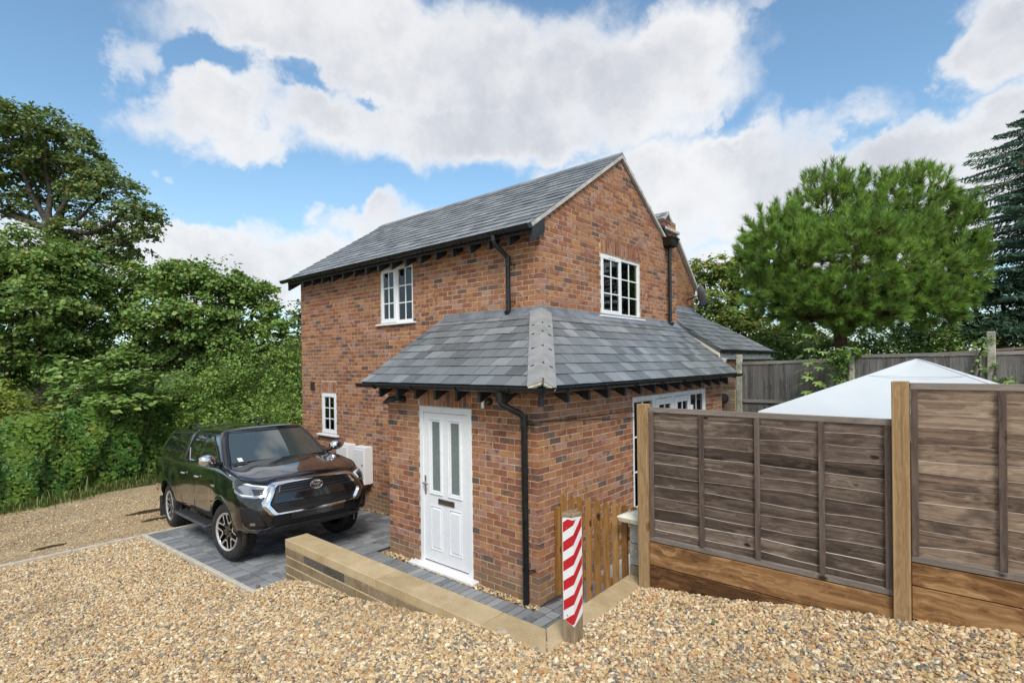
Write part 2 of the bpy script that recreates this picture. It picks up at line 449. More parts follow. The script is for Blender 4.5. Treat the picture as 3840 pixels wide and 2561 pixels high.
mat_wood('old_board', 2, [(.050, .047, .042), (.10, .094, .086), (.155, .148, .138), (.23, .22, .205)], fibre=(1.0, 40), stain=(.12, .12, .10))
mat_wood('old_rail', 1, [(.12, .11, .10), (.20, .188, .17), (.28, .265, .24)], fibre=(1.0, 40))
mat_wood('brown_board', 1, [(.09, .06, .04), (.19, .14, .10), (.27, .21, .16)])
mat_wood('bollard_wood', 2, [(.20, .14, .085), (.33, .25, .16), (.45, .36, .25)], knots=3.0)


def mat_stone(name, tones, src='attr', speck=.5, pits=True, rough=.92):
    m, N, b = newmat(name); r = rnd_src(N, src); p = POS(N)
    f = N.math('ADD', N.math('MULTIPLY', N.noise(p, 5, 5, .6), .75), N.math('MULTIPLY', r, .25))
    col = N.ramp(N.map(f, .3, .75, smooth=False), [(i / (len(tones) - 1), c) for i, c in enumerate(tones)])
    col = N.mix(N.map(N.noise(p, 90, 3, .7), .50, .68, 0, speck), col, tuple(c * .45 for c in tones[0]))
    col = N.mix(N.map(N.noise(p, 55, 2, .6), .62, .70, 0, speck), col, (.62, .55, .42))
    col = N.mix(N.map(N.noise(p, 3.1, 4, .7), .64, .72, 0, .5), col, (.60, .58, .52))
    N.set(b.inputs['Base Color'], col); b.inputs['Roughness'].default_value = rough; b.inputs['Specular IOR Level'].default_value = .2
    bumped(N, b, N.noise(p, 80, 4, .7), .6, .006)


mat_stone('coping', [(.40, .29, .155), (.50, .38, .22), (.58, .46, .29)], speck=.35)
mat_stone('walling', [(.185, .135, .078), (.265, .20, .125), (.33, .255, .165)], speck=.5)
mat_stone('walling_dark', [(.065, .060, .052), (.10, .09, .078), (.13, .12, .10)], speck=.4)
simple('wall_joint', (.66, .53, .28), .95, vary=.2, scale=18)
mat_stone('pillar_block', [(.24, .225, .195), (.36, .34, .30), (.48, .46, .41)], speck=.9)


def mat_paver(name, src):
    m, N, b = newmat(name); r = rnd_src(N, src); p = POS(N)
    col = N.ramp(r, [(0, (.125, .132, .140)), (.35, (.205, .215, .225)), (.75, (.275, .287, .298)), (1, (.35, .36, .366))])
    col = N.mix(N.map(N.noise(p, 18, 4, .65), .35, .7, 0, .6), col, (.27, .28, .287))
    col = N.mix(N.map(N.noise(p, 1.6, 4, .65), .58, .75, 0, .4), col, (.20, .19, .165))
    col = N.mix(N.map(N.noise(p, 120, 3, .7), .56, .68, 0, .5), col, (.05, .052, .055))
    N.set(b.inputs['Base Color'], col); b.inputs['Roughness'].default_value = .85; b.inputs['Specular IOR Level'].default_value = .3
    bumped(N, b, N.noise(p, 70, 4, .7), .5, .004)


mat_paver('paver', 'attr'); mat_paver('paver_piece', 'obj')

PEB = [(0, (0.099, 0.100, 0.094)), (.08, (0.172, 0.172, 0.163)), (.15, (0.310, 0.271, 0.210)), (.26, (0.489, 0.339, 0.163)), (.38, (0.595, 0.438, 0.237)), (.50, (0.616, 0.422, 0.201)), (.59, (0.517, 0.307, 0.115)),
       (.66, (0.352, 0.143, 0.067)), (.70, (0.608, 0.463, 0.279)), (.82, (0.740, 0.604, 0.405)), (.91, (0.661, 0.507, 0.295)), (1, (0.850, 0.807, 0.604))]


def mat_pebble():
    m, N, b = newmat('pebble'); r = rnd_src(N, 'inst'); p = POS(N)
    col = N.ramp(r, PEB)
    col = N.mix(N.map(N.noise(p, 120, 3, .6), .45, .7, 0, .5), col, (.42, .30, .17))
    col = N.mix(N.map(N.noise(p, .9, 4, .65), .50, .70, 0, .42), col, (.20, .145, .085))
    N.set(b.inputs['Base Color'], col); b.inputs['Roughness'].default_value = .7; b.inputs['Specular IOR Level'].default_value = .35


mat_pebble()


def mat_ground():
    m, N, b = newmat('gravel_bed'); p = POS(N)
    v = N.n('ShaderNodeTexVoronoi', i_Scale=42.0); N.set(v.inputs['Vector'], p)
    c = N.n('ShaderNodeSeparateColor', i_0=v.outputs['Color']).outputs[0]
    col = N.ramp(c, PEB)
    col = N.mix(N.map(v.outputs['Distance'], .35, .75, 0, .75), col, (.10, .075, .05))
    sep = N.n('ShaderNodeSeparateXYZ', i_0=p)
    # beyond the lane: grass and leaf litter
    far = N.map(N.math('ADD', sep.outputs[1], N.math('MULTIPLY', N.noise(p, .9, 3), 1.0)), 10.6, 11.2)
    grass = N.mix(N.noise(p, 3, 4), (.035, .055, .018), (.085, .075, .035))
    east = N.map(sep.outputs[0], 5.0, 5.6)
    col = N.mix(N.math('MAXIMUM', far, east), col, grass)
    N.set(b.inputs['Base Color'], col); b.inputs['Roughness'].default_value = .9
    bumped(N, b, v.outputs['Distance'], .8, -.012)
    m, N, b = newmat('lane'); p = POS(N)
    v = N.n('ShaderNodeTexVoronoi', i_Scale=48.0); N.set(v.inputs['Vector'], p)
    c = N.n('ShaderNodeSeparateColor', i_0=v.outputs['Color']).outputs[0]
    col = N.ramp(c, [(0, (.19, .135, .085)), (.3, (.35, .24, .125)), (.6, (.47, .335, .175)), (.85, (.58, .44, .265)), (1, (.70, .59, .44))])
    col = N.mix(N.map(N.noise(p, 60, 4, .7), .4, .65, 0, .45), col, (.20, .14, .08))
    st = N.noise(N.vmath('MULTIPLY', p, (.35, 1.6, 1)), 1.5, 4, .6)
    col = N.mix(N.map(st, .50, .68, 0, .6), col, (.24, .175, .105))
    col = N.mix(N.map(st, .46, .34, 0, .45), col, (.50, .38, .22))
    N.set(b.inputs['Base Color'], col); b.inputs['Roughness'].default_value = .85
    bumped(N, b, N.math('ADD', v.outputs['Distance'], N.math('MULTIPLY', N.noise(p, 7, 4), 2.0)), .5, .02)
    m, N, b = newmat('puddle'); b.inputs['Base Color'].default_value = (.075, .055, .032, 1); b.inputs['Roughness'].default_value = .04


mat_ground()


def mat_leaf(name, stops, trans=.30, rough=.5, spec=.35, patch=None):
    m = bpy.data.materials.new(name); m.use_nodes = True; MAT[name] = m
    t = m.node_tree; N = NT(t); b = t.nodes['Principled BSDF']; out = t.nodes['Material Output']
    r = rnd_src(N, 'attr'); p = POS(N)
    col = N.ramp(r, stops)
    col = N.mix(N.map(N.noise(p, .9, 3), .35, .7), col, N.mix(.55, col, stops[-2][1]))
    if patch: col = N.mix(N.map(N.noise(p, patch[0], 3), patch[1], patch[1] + .09, 0, .9), col, patch[2])
    N.set(b.inputs['Base Color'], col); b.inputs['Roughness'].default_value = rough; b.inputs['Specular IOR Level'].default_value = spec
    tl = N.n('ShaderNodeBsdfTranslucent'); N.set(tl.inputs[0], N.mix(.5, col, (.20, .26, .02)))
    mx = N.n('ShaderNodeMixShader', i_0=trans); t.links.new(b.outputs[0], mx.inputs[1]); t.links.new(tl.outputs[0], mx.inputs[2]); t.links.new(mx.outputs[0], out.inputs[0])


mat_leaf('sycamore', [(0, (0.064, 0.127, 0.038)), (.4, (0.135, 0.255, 0.064)), (.75, (0.211, 0.354, 0.090)), (.93, (0.335, 0.460, 0.113)), (1, (0.460, 0.264, 0.096))])
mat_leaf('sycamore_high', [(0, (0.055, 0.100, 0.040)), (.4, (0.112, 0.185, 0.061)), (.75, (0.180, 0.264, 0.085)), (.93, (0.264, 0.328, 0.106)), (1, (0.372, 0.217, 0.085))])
mat_leaf('ivy', [(0, (0.023, 0.066, 0.016)), (.4, (0.051, 0.128, 0.024)), (.75, (0.093, 0.204, 0.038)), (.965, (0.165, 0.290, 0.061)), (.99, (0.251, 0.348, 0.052)), (1, (0.678, 0.329, 0.052))], trans=.2, rough=.5, spec=.3)
mat_leaf('thicket', [(0, (0.068, 0.134, 0.031)), (.4, (0.134, 0.246, 0.052)), (.75, (0.209, 0.343, 0.074)), (.95, (0.322, 0.443, 0.101)), (1, (0.492, 0.492, 0.089))])
mat_leaf('yellow_bush', [(0, (0.067, 0.126, 0.022)), (.4, (0.134, 0.218, 0.034)), (.75, (0.235, 0.319, 0.046)), (.95, (0.403, 0.420, 0.060)), (1, (0.605, 0.470, 0.060))])
mat_leaf('sapling', [(0, (0.102, 0.206, 0.056)), (.4, (0.175, 0.308, 0.084)), (.75, (0.269, 0.412, 0.130)), (.95, (0.371, 0.515, 0.148)), (1, (0.454, 0.496, 0.092))], trans=.35)
mat_leaf('lime_tree', [(0, (.05, .085, .012)), (.4, (.085, .135, .016)), (.75, (.13, .18, .022)), (.95, (.18, .21, .03)), (1, (.2, .2, .03))], trans=.4)
mat_leaf('autumn', [(0, (0.084, 0.162, 0.042)), (.4, (0.168, 0.286, 0.067)), (.75, (0.286, 0.387, 0.090)), (.95, (0.438, 0.438, 0.104)), (1, (0.739, 0.403, 0.090))], patch=(.75, .56, (.22, .17, .025)))
mat_leaf('pine', [(0, (0.066, 0.123, 0.032)), (.35, (0.141, 0.268, 0.062)), (.7, (0.249, 0.444, 0.087)), (.95, (0.399, 0.598, 0.123)), (1, (0.265, 0.186, 0.077))], trans=.4, rough=.45)
mat_leaf('spruce', [(0, (0.034, 0.084, 0.057)), (.4, (0.064, 0.145, 0.098)), (.75, (0.116, 0.219, 0.150)), (.95, (0.176, 0.295, 0.190)), (1, (0.483, 0.321, 0.174))], trans=.1)
mat_leaf('cypress', [(0, (0.011, 0.035, 0.021)), (.4, (0.022, 0.059, 0.034)), (.75, (0.040, 0.091, 0.051)), (.95, (0.069, 0.130, 0.066)), (1, (0.099, 0.141, 0.054))], trans=.1)
mat_leaf('grass', [(0, (0.069, 0.104, 0.025)), (.4, (0.117, 0.165, 0.037)), (.75, (0.165, 0.220, 0.056)), (.95, (0.247, 0.261, 0.074)), (1, (0.357, 0.261, 0.099))], trans=.3)
simple('bark', (.075, .062, .048), .95, vary=.4, scale=9, bump=.8)
simple('pine_bark', (.085, .050, .036), .95, vary=.4, scale=9, bump=.8)

# ------------------------------------------------------------------ ground
GY = [-60, -20, -9, -6, -4.71, -4.15, -3.9, -2.8, -2.2, -1.47, -1.19, -.59, -.13, .55, 1.42, 1.87, 2.4, 6.2, 10, 14, 60]
GZ = [1.9, 1.9, 1.4, 1.10, .915, .82, .79, .60, .525, .505, .475, .375, .305, .196, .095, .0, -.045, -.24, -.37, -.42, -.5]


def G(y): return float(np.interp(y, GY, GZ))
def PZ(y): return 0.0 if y < 1.95 else -.0488 * (y - 1.95)          # paving level


def ground_z(x, y):
    if x > -1.13 and y < 1.9: return .75 if x > 5.7 else -.09
    if x > -2.6 and y > -2.0 and y < 1.9: return -.09
    if x > -3.12 and 1.885 < y < 6.2: return PZ(y) - .05
    return G(y)


def build_ground():
    xs = sorted(set([-900, -300, -120, -60, -30, -20, -15, -12] + [-10 + .5 * i for i in range(13)] + [-3.125, -3.115, -2.605, -2.595, -1.135, -1.125, 0, 2, 4, 5.695, 5.705, 8, 12, 20, 30, 60, 120, 300, 900]))
    ys = sorted(set([-900, -300, -120, -60, -30, -20, -15] + [round(-12 + .25 * i, 3) for i in range(100)] + [-2.005, -1.995, 1.88, 1.89, 1.895, 1.905, 6.195, 6.205, 16, 20, 30, 60, 120, 300, 900]))
    v = [(x, y, ground_z(x, y)) for y in ys for x in xs]
    nx = len(xs)
    f = [(j * nx + i, j * nx + i + 1, (j + 1) * nx + i + 1, (j + 1) * nx + i) for j in range(len(ys) - 1) for i in range(nx - 1)]
    me = bpy.data.meshes.new('ground'); me.from_pydata(v, [], f)
    link('ground', me, 'gravel_bed', smooth=30, kind='structure')
    # the lane: a sheet a little above the ground beyond the gravel edge
    xs = [-60, -30, -20, -14] + [-12 + .5 * i for i in range(37)] + [8, 14, 40]; ys = [6.24, 6.5, 7, 7.5, 8, 8.5, 9, 9.5, 10, 10.4, 10.8, 11.2]
    def edge(x, y):
        if y > 10.9: y += -.06 * max(-6, min(3, -3 - x)) + .08 * math.sin(x * 2.1)
        return y
    random.seed(3)
    v = []
    for y in ys:
        for x in xs:
            yy = edge(x, y)
            rut = -.03 * (math.exp(-((yy - 7.6) / .25) ** 2) + math.exp(-((yy - 9.3) / .25) ** 2))
            v.append((x, yy, G(yy) + .03 + rut + random.uniform(-.008, .008)))
    nx = len(xs)
    f = [(j * nx + i, j * nx + i + 1, (j + 1) * nx + i + 1, (j + 1) * nx + i) for j in range(len(ys) - 1) for i in range(nx - 1)]
    me = bpy.data.meshes.new('lane'); me.from_pydata(v, [], f)
    link('lane', me, 'lane', smooth=0, kind='structure')
    for pts in ([(-2.95, 8.12), (-2.7, 8.02), (-2.3, 8.0), (-1.9, 7.93), (-1.6, 8.02), (-1.5, 8.16), (-1.9, 8.22), (-2.2, 8.18), (-2.6, 8.25)], [(-2.9, 7.25), (-2.72, 7.17), (-2.5, 7.18), (-2.3, 7.14), (-2.2, 7.22), (-2.5, 7.29), (-2.75, 7.32)], [(-4.5, 6.72), (-4.36, 6.68), (-4.2, 6.72), (-4.1, 6.70), (-4.05, 6.76), (-4.2, 6.81), (-4.4, 6.80)]):
        m = MB(); m.prism(pts, lambda p: (p[0], p[1], G(p[1]) + .046), lambda p: (p[0], p[1], G(p[1]) + .0)); m.build('puddle', 'puddle', kind='structure')


build_ground()


def project(p):
    d = Vector(p) - Vector(CAMPOS); z = d.dot(f2)
    if z < .2: return None
    return 1920 + 1969 * d.dot(r3) / z, 1365 - 1969 * d.dot(u3) / z, z


def in_view(p, m=200):
    q = project(p)
    return q is not None and -m < q[0] < 3840 + m and -m < q[1] < 2561 + m


# ------------------------------------------------------------------ gravel (real pebbles, instanced by geometry nodes)
def pebble_group():
    g = bpy.data.node_groups.new('pebbles', 'GeometryNodeTree')
    g.interface.new_socket('Geometry', in_out='INPUT', socket_type='NodeSocketGeometry'); g.interface.new_socket('Geometry', in_out='OUTPUT', socket_type='NodeSocketGeometry')
    gi = g.nodes.new('NodeGroupInput'); go = g.nodes.new('NodeGroupOutput'); L = g.links.new
    iop = g.nodes.new('GeometryNodeInstanceOnPoints'); L(gi.outputs[0], iop.inputs['Points'])
    join = g.nodes.new('GeometryNodeGeometryToInstance')
    for k in range(4):
        ico = g.nodes.new('GeometryNodeMeshIcoSphere'); ico.inputs['Radius'].default_value = .5; ico.inputs['Subdivisions'].default_value = 2
        sp = g.nodes.new('GeometryNodeSetPosition'); L(ico.outputs[0], sp.inputs['Geometry'])
        nz = g.nodes.new('ShaderNodeTexNoise'); nz.noise_dimensions = '4D'; nz.inputs['W'].default_value = 3.3 * k; nz.inputs['Scale'].default_value = 1.7; nz.inputs['Detail'].default_value = 1
        sub = g.nodes.new('ShaderNodeVectorMath'); sub.operation = 'SUBTRACT'; sub.inputs[1].default_value = (.5, .5, .5); L(nz.outputs['Color'], sub.inputs[0])
        sc = g.nodes.new('ShaderNodeVectorMath'); sc.operation = 'SCALE'; sc.inputs['Scale'].default_value = .75; L(sub.outputs[0], sc.inputs[0]); L(sc.outputs[0], sp.inputs['Offset'])
        sm = g.nodes.new('GeometryNodeSetMaterial'); sm.inputs['Material'].default_value = MAT['pebble']; L(sp.outputs[0], sm.inputs['Geometry'])
        L(sm.outputs[0], join.inputs[0])
    L(join.outputs[0], iop.inputs['Instance']); iop.inputs['Pick Instance'].default_value = True
    def attr(name, typ, sock):
        a = g.nodes.new('GeometryNodeInputNamedAttribute'); a.data_type = typ; a.inputs['Name'].default_value = name
        o = [s for s in a.outputs if s.enabled and s.name == 'Attribute'][0]
        L(o, sock)
    attr('pid', 'INT', iop.inputs['Instance Index']); attr('rot', 'FLOAT_VECTOR', iop.inputs['Rotation']); attr('scl', 'FLOAT_VECTOR', iop.inputs['Scale'])
    L(iop.outputs[0], go.inputs[0])
    return g


def build_gravel():
    def sample(n, x0, x1, y0, y1, ok, size, sigma=.32, zoff=.0):
        x = RNG.uniform(x0, x1, n); y = RNG.uniform(y0, y1, n)
        k = ok(x, y); x, y = x[k], y[k]; z = np.interp(y, GY, GZ) + zoff
        d = np.stack([x - CAMPOS[0], y - CAMPOS[1], z - CAMPOS[2]], 1)
        dz = d @ np.array(f2); px = 1920 + 1969 * (d @ np.array(r3)) / np.maximum(dz, .01); py = 1365 - 1969 * (d @ np.array(u3)) / np.maximum(dz, .01)
        k = (dz > .3) & (px > -500) & (px < 4300) & (py < 3100)
        x, y, z = x[k], y[k], z[k]
        s = size * np.exp(RNG.normal(0, sigma, len(x))); s = np.clip(s, size * .45, size * 2.1)
        return x, y, z, s
    parts = []
    near = lambda x, y: ((y < 6.15) & (x < -3.175)) | ((y < 1.885) & (x < -2.735)) | ((y < -2.115) & (x < -1.19))
    parts.append(sample(480000, -10.5, -1.15, -9.0, 6.15, near, .0192))
    strip = lambda x, y: (y < 1.75) & (y > -.95)
    a = sample(700, -1.41, -1.30, -.95, 1.72, strip, .019); parts.append((a[0], a[1], a[2] * 0 - .005, a[3]))
    a = sample(500, -.10, -.01, 1.8, 6.4, lambda x, y: y > 0, .018); parts.append((a[0], a[1], np.array([PZ(q) for q in a[1]]), a[3]))
    lane = lambda x, y: RNG.uniform(0, 1, len(x)) < np.where(np.abs(y - 8.45) < .45, .9, .5)
    a = sample(42000, -9.0, 2.0, 6.25, 10.6, lane, .0145); parts.append((a[0], a[1], a[2] + .028, a[3]))
    x, y, z, s = [np.concatenate([p[i] for p in parts]) for i in range(4)]
    n = len(x)
    # low drifts where the stones are heaped against the wall end
    z = z + .03 * np.exp(-((x + 2.85) / .22) ** 2) * ((y > .5) & (y < 1.9) & (x < -2.7)) + RNG.uniform(-.006, .010, n)
    me = bpy.data.meshes.new('gravel'); me.vertices.add(n); me.vertices.foreach_set('co', np.stack([x, y, z], 1).astype(np.float32).ravel())
    def at(name, typ, arr, key='value'):
        a_ = me.attributes.new(name, typ, 'POINT'); a_.data.foreach_set(key, np.ascontiguousarray(arr).ravel())
    rot = np.stack([RNG.normal(0, .45, n), RNG.normal(0, .45, n), RNG.uniform(0, 6.283, n)], 1).astype(np.float32)
    scl = np.stack([s * RNG.uniform(1.0, 1.65, n), s * RNG.uniform(.8, 1.15, n), s * RNG.uniform(.5, .85, n)], 1).astype(np.float32)
    at('rot', 'FLOAT_VECTOR', rot, 'vector'); at('scl', 'FLOAT_VECTOR', scl, 'vector'); at('pid', 'INT', RNG.integers(0, 4, n).astype(np.int32)); at('rnd', 'FLOAT', RNG.uniform(0, 1, n).astype(np.float32))
    o = link('gravel', me, 'pebble', kind='stuff')
    md = o.modifiers.new('pebbles', 'NODES'); md.node_group = pebble_group()


build_gravel()


# ------------------------------------------------------------------ block paving and kerbs
def build_paving():
    m = MB()
    ys = [1.93, 3, 4, 5, 6.16]
    for a, b in zip(ys, ys[1:]):
        m.add([(-3.10, a, PZ(a) - .018), (0, a, PZ(a) - .018), (0, b, PZ(b) - .018), (-3.10, b, PZ(b) - .018)], [(0, 1, 2, 3)])
    m.add([(-2.48, -1.91, -.01), (-.95, -1.91, -.01), (-.95, -.9, -.01), (-2.48, -.9, -.01)], [(0, 1, 2, 3)])
    m.add([(-2.48, -.9, -.01), (-1.41, -.9, -.01), (-1.41, 1.93, -.01), (-2.48, 1.93, -.01)], [(0, 1, 2, 3)])
    pav = m.build('paving', 'joint_sand', kind='structure')
    P = []
    def add(x0, x1, y0, y1):
        g = .0070; P.append((x0 + g, x1 - g, y0 + g, y1 - g))
    rr = random.Random(5)
    # soldier run behind the kerb and a second stretcher run, then mixed-size courses
    y = 1.95
    while y < 6.1: add(-3.09, -2.86, y, min(y + .105, 6.14)); y += .105
    y = 1.95
    while y < 6.1: l = rr.choice([.16, .2, .24]); add(-2.86, -2.72, y, min(y + l, 6.14)); y += l
    y = 1.95
    while y < 6.1:
        h = rr.choice([.105, .14, .14, .17]); h = min(h, 6.14 - y) if y + h > 6.0 else h
        x = -2.72 + rr.uniform(-.1, 0)
        while x < -.10:
            l = rr.choice([.14, .17, .21, .24]); x1 = min(x + l, -.10)
            if -.10 - x1 < .06: x1 = -.10
            if x1 > -2.72: add(max(x, -2.72), x1, y, y + h)
            x = x1
        y += h
    # the strip in front of the porch: a soldier run along the house, courses outside it
    y = -.95
    while y < 1.94: add(-1.64, -1.415, y, min(y + .105, 1.945)); y += .105
    for c in range(6):
        x1 = -1.64 - c * .14; y = -1.90 + rr.uniform(-.1, 0)
        while y < 1.94:
            l = rr.choice([.14, .17, .21, .24]); y1 = min(y + l, 1.945)
            if y1 > -1.9: add(x1 - .14, x1, max(y, -1.9), y1)
            y = y1
    for c in range(7):
        y0 = -1.90 + c * .137; x = -1.64 + rr.uniform(-.1, 0)
        while x < -.96:
            l = rr.choice([.14, .17, .21]); x1 = min(x + l, -.96)
            add(max(x, -1.64), x1, y0, y0 + .137); x = x1
    def size(p):
        a = project(((p[0] + p[1]) / 2, (p[2] + p[3]) / 2, 0))
        if a is None: return 0
        hid = (p[0] > -2.47 and p[1] < -1.82 and p[2] < 1.6)          # behind the garden wall
        return 0 if hid else (p[1] - p[0]) * (p[3] - p[2]) / a[2] ** 3
    P.sort(key=size, reverse=True)
    # shared unit paver, scaled to each size
    metas = []
    for k in range(4):
        b = MB(); e = .03; t = .10
        ring = lambda i, z: [(-.5 + i, -.5 + i, z), (.5 - i, -.5 + i, z), (.5 - i, .5 - i, z), (-.5 + i, .5 - i, z)]
        v = ring(0, -.05) + ring(0, -.004) + ring(e, 0)
        v = [(p[0] + rr.uniform(-.006, .006), p[1] + rr.uniform(-.006, .006), p[2]) for p in v]
        f = [(8, 9, 10, 11)] + [(r_ * 4 + i, r_ * 4 + (i + 1) % 4, r_ * 4 + 4 + (i + 1) % 4, r_ * 4 + 4 + i) for r_ in (0, 1) for i in range(4)]
        me = bpy.data.meshes.new('paver'); me.from_pydata(v, [], f); me.materials.append(MAT['paver_piece']); metas.append(me)
    def place(p, k):
        cx, cy = (p[0] + p[1]) / 2, (p[2] + p[3]) / 2
        tilt = -math.atan(.0488) if cy > 1.95 else 0
        return Matrix.Translation((cx, cy, PZ(cy) + rr.uniform(-.0015, .0025))) @ Matrix.Rotation(tilt + rr.uniform(-.006, .006), 4, 'X') @ Matrix.Rotation(rr.uniform(-.006, .006), 4, 'Y') @ Matrix.Diagonal((p[1] - p[0], p[3] - p[2], 1, 1))
    for i, p in enumerate(P[:300]):
        o = bpy.data.objects.new('paver', metas[i % 4]); COL.objects.link(o); o.parent = pav; o.matrix_world = place(p, i)
    b = MB()
    for i, p in enumerate(P[300:]):
        M = place(p, i); me = metas[i % 4]
        b.add([M @ v.co for v in me.vertices], [tuple(q.vertices) for q in me.polygons])
    b.build('pavers', 'paver', pav, kind='stuff')
    # kerbs: concrete edging stones set in the gravel
    kb = thing('kerb', 'pale concrete edging along the outer side of the block paving', 'kerb', (-3.13, 1.9, 0)); kb['kind'] = 'structure'; del kb['category']
    y = 1.86
    while y < 6.15:
        y1 = min(y + .915, 6.2); m = MB()
        q = lambda x, yy, z: (x, yy, PZ(yy) + z)
        m.add([q(-3.16, y + .003, -.15), q(-3.105, y + .003, -.15), q(-3.105, y1 - .003, -.15), q(-3.16, y1 - .003, -.15), q(-3.16, y + .003, .022), q(-3.105, y + .003, .022), q(-3.105, y1 - .003, .022), q(-3.16, y1 - .003, .022)], BOXF)
        m.build('kerb_stone', 'kerb', kb, bevel=.006); y = y1
    x = -3.10
    while x < -.1:
        m = MB(); m.box(x + .003, min(x + .912, -.05), 6.15, 6.2, PZ(6.17) - .15, PZ(6.17) + .012); m.build('kerb_stone', 'kerb', kb, bevel=.006); x += .915
    x = -3.10
    while x > -2.75 - 1.0 and x < -2.7:
        m = MB(); m.box(x, min(x + .4, -2.74), 1.885, 1.935, -.12, .010); m.build('kerb_stone', 'kerb', kb, bevel=.006); x += .403
    for i in range(7):
        x = -3.16 - .915 * i; m = MB(); y = 6.16 + .012 * i
        m.box(x - .912, x - .003, y, y + .055, G(y) - .12, G(y) + .042); m.build('kerb_stone', 'kerb', kb, bevel=.006)
    # light slabs of the garden patio behind the gate
    m = MB(); m.add([(-.95, -6.5, -.012), (5.2, -6.5, -.012), (5.2, -.92, -.012), (-.95, -.92, -.012)], [(0, 1, 2, 3)]); pt = m.build('patio', 'joint_sand', kind='structure')
    for i in range(4):
        for j in range(7):
            x = -.94 + i * .602; y = -.93 - j * .602; m = MB(); m.box(x, x + .594, y - .594, y, -.05, rr.uniform(-.001, .002)); m.build('slab', 'patio', pt, bevel=.004)


build_paving()

# ------------------------------------------------------------------ the brick house
HOUSE_L, HOUSE_W = 6.69, 4.578
PA, PB, PEND, PRIGHT = 1.29, .918, 1.759, 4.472; FLZ = 3.375
ROOFK, RIDGEX, RIDGEZ = .65, 2.289, 6.18
house = thing('brick_house', 'new two-storey red brick house with slate roofs and a white front door', 'house', (0, 0, 0))


def wall_slab(F, w, z0, z1, openings, d0=-.10, d1=-.0042):
    """mortar core of a wall as boxes round its openings"""
    m = MB()
    ss = sorted(set([.006, w] + [v for o in openings for v in (o[0], o[1])])); zs = sorted(set([z0, z1] + [v for o in openings for v in (o[2], o[3])]))
    for a, b in zip(ss, ss[1:]):
        run = None
        for c, d in zip(zs, zs[1:]):
            mid = ((a + b) / 2, (c + d) / 2)
            hole = any(o[0] <= mid[0] <= o[1] and o[2] <= mid[1] <= o[3] for o in openings)
            if hole:
                if run: m.obox(F, a, b, run[0], run[1], d0, d1, .5); run = None
            else: run = (run[0], d) if run else (c, d)
        if run: m.obox(F, a, b, run[0], run[1], d0, d1, .5)
    return m


BR_L, BR_H, BR_D, BJ = .215, .065, .1025, .010
BRICKS = []      # (F, poly, whole stretcher?, projected size)


def lay(F, w, z0, z1, openings=(), par=0, keep=None, clips=(), skip=None, soldiers=(), rr=random.Random(2)):
    """running-bond courses in a wall frame; openings and soldier courses cut the bricks"""
    holes = list(openings) + [(a, b, c, d) for a, b, c, d in soldiers]
    k = 0; z = z0
    while z < z1:
        s = 0.0 if (k + par) % 2 == 0 else .1125
        if (k + par) % 2 == 1 and par < 0: pass
        while s < w:
            e = min(s + BR_L, w); pieces = [(s, e)]
            for a, b, c, d in holes:
                if z + BR_H <= c + .012 or z >= d - .012: continue
                nxt = []
                for p0, p1 in pieces:
                    if p1 <= a or p0 >= b: nxt.append((p0, p1)); continue
                    if p0 < a: nxt.append((p0, a - .004))
                    if p1 > b: nxt.append((b + .004, p1))
                pieces = nxt
            for p0, p1 in pieces:
                if p1 - p0 < .028: continue
                poly = [(p0, z), (p1, z), (p1, z + BR_H), (p0, z + BR_H)]
                for cl in clips:
                    poly = clip_poly(poly, *cl)
                    if len(poly) < 3: break
                if len(poly) < 3 or area2(poly) < .0006: continue
                mx, mz = sum(p[0] for p in poly) / len(poly), sum(p[1] for p in poly) / len(poly)
                if skip and skip(mx, mz): continue
                whole = len(poly) == 4 and abs(p1 - p0 - BR_L) < 1e-4 and area2(poly) > BR_L * BR_H * .999
                q = project(F(mx, mz, 0))
                BRICKS.append((F, poly, whole, 0 if q is None or not (0 < q[0] < 3840 and 0 < q[1] < 2561) else area2(poly) / q[2] ** 2))
            s += BR_L + BJ
        z += BR_H + BJ; k += 1
    for a, b, c, d in soldiers:
        n = max(1, round((b - a) / .075)); st = (b - a) / n
        for i in range(n):
            poly = [(a + i * st + .004, c), (a + (i + 1) * st - .006, c), (a + (i + 1) * st - .006, d), (a + i * st + .004, d)]
            BRICKS.append((F, poly, False, 0))


def brick_shape(poly, d=BR_D, ch=.0022, rr=random):
    """a brick with an eased front arris: poly in wall coordinates"""
    cx, cz = sum(p[0] for p in poly) / len(poly), sum(p[1] for p in poly) / len(poly)
    n = len(poly); j = rr.uniform(-.0018, .0022); tl = rr.uniform(-.006, .006)
    def inset(p): return (p[0] - math.copysign(min(ch, abs(p[0] - cx) * .3), p[0] - cx), p[1] - math.copysign(min(ch, abs(p[1] - cz) * .3), p[1] - cz))
    fr = [(*inset(p), j + tl * (p[0] - cx)) for p in poly]; md = [(*p, j - ch + tl * (p[0] - cx)) for p in poly]; bk = [(*p, -d) for p in poly]
    v = fr + md + bk
    f = [tuple(range(n))] + [(r_ * n + i, r_ * n + n + i, r_ * n + n + (i + 1) % n, r_ * n + (i + 1) % n) for r_ in (0, 1) for i in range(n)]
    return v, f


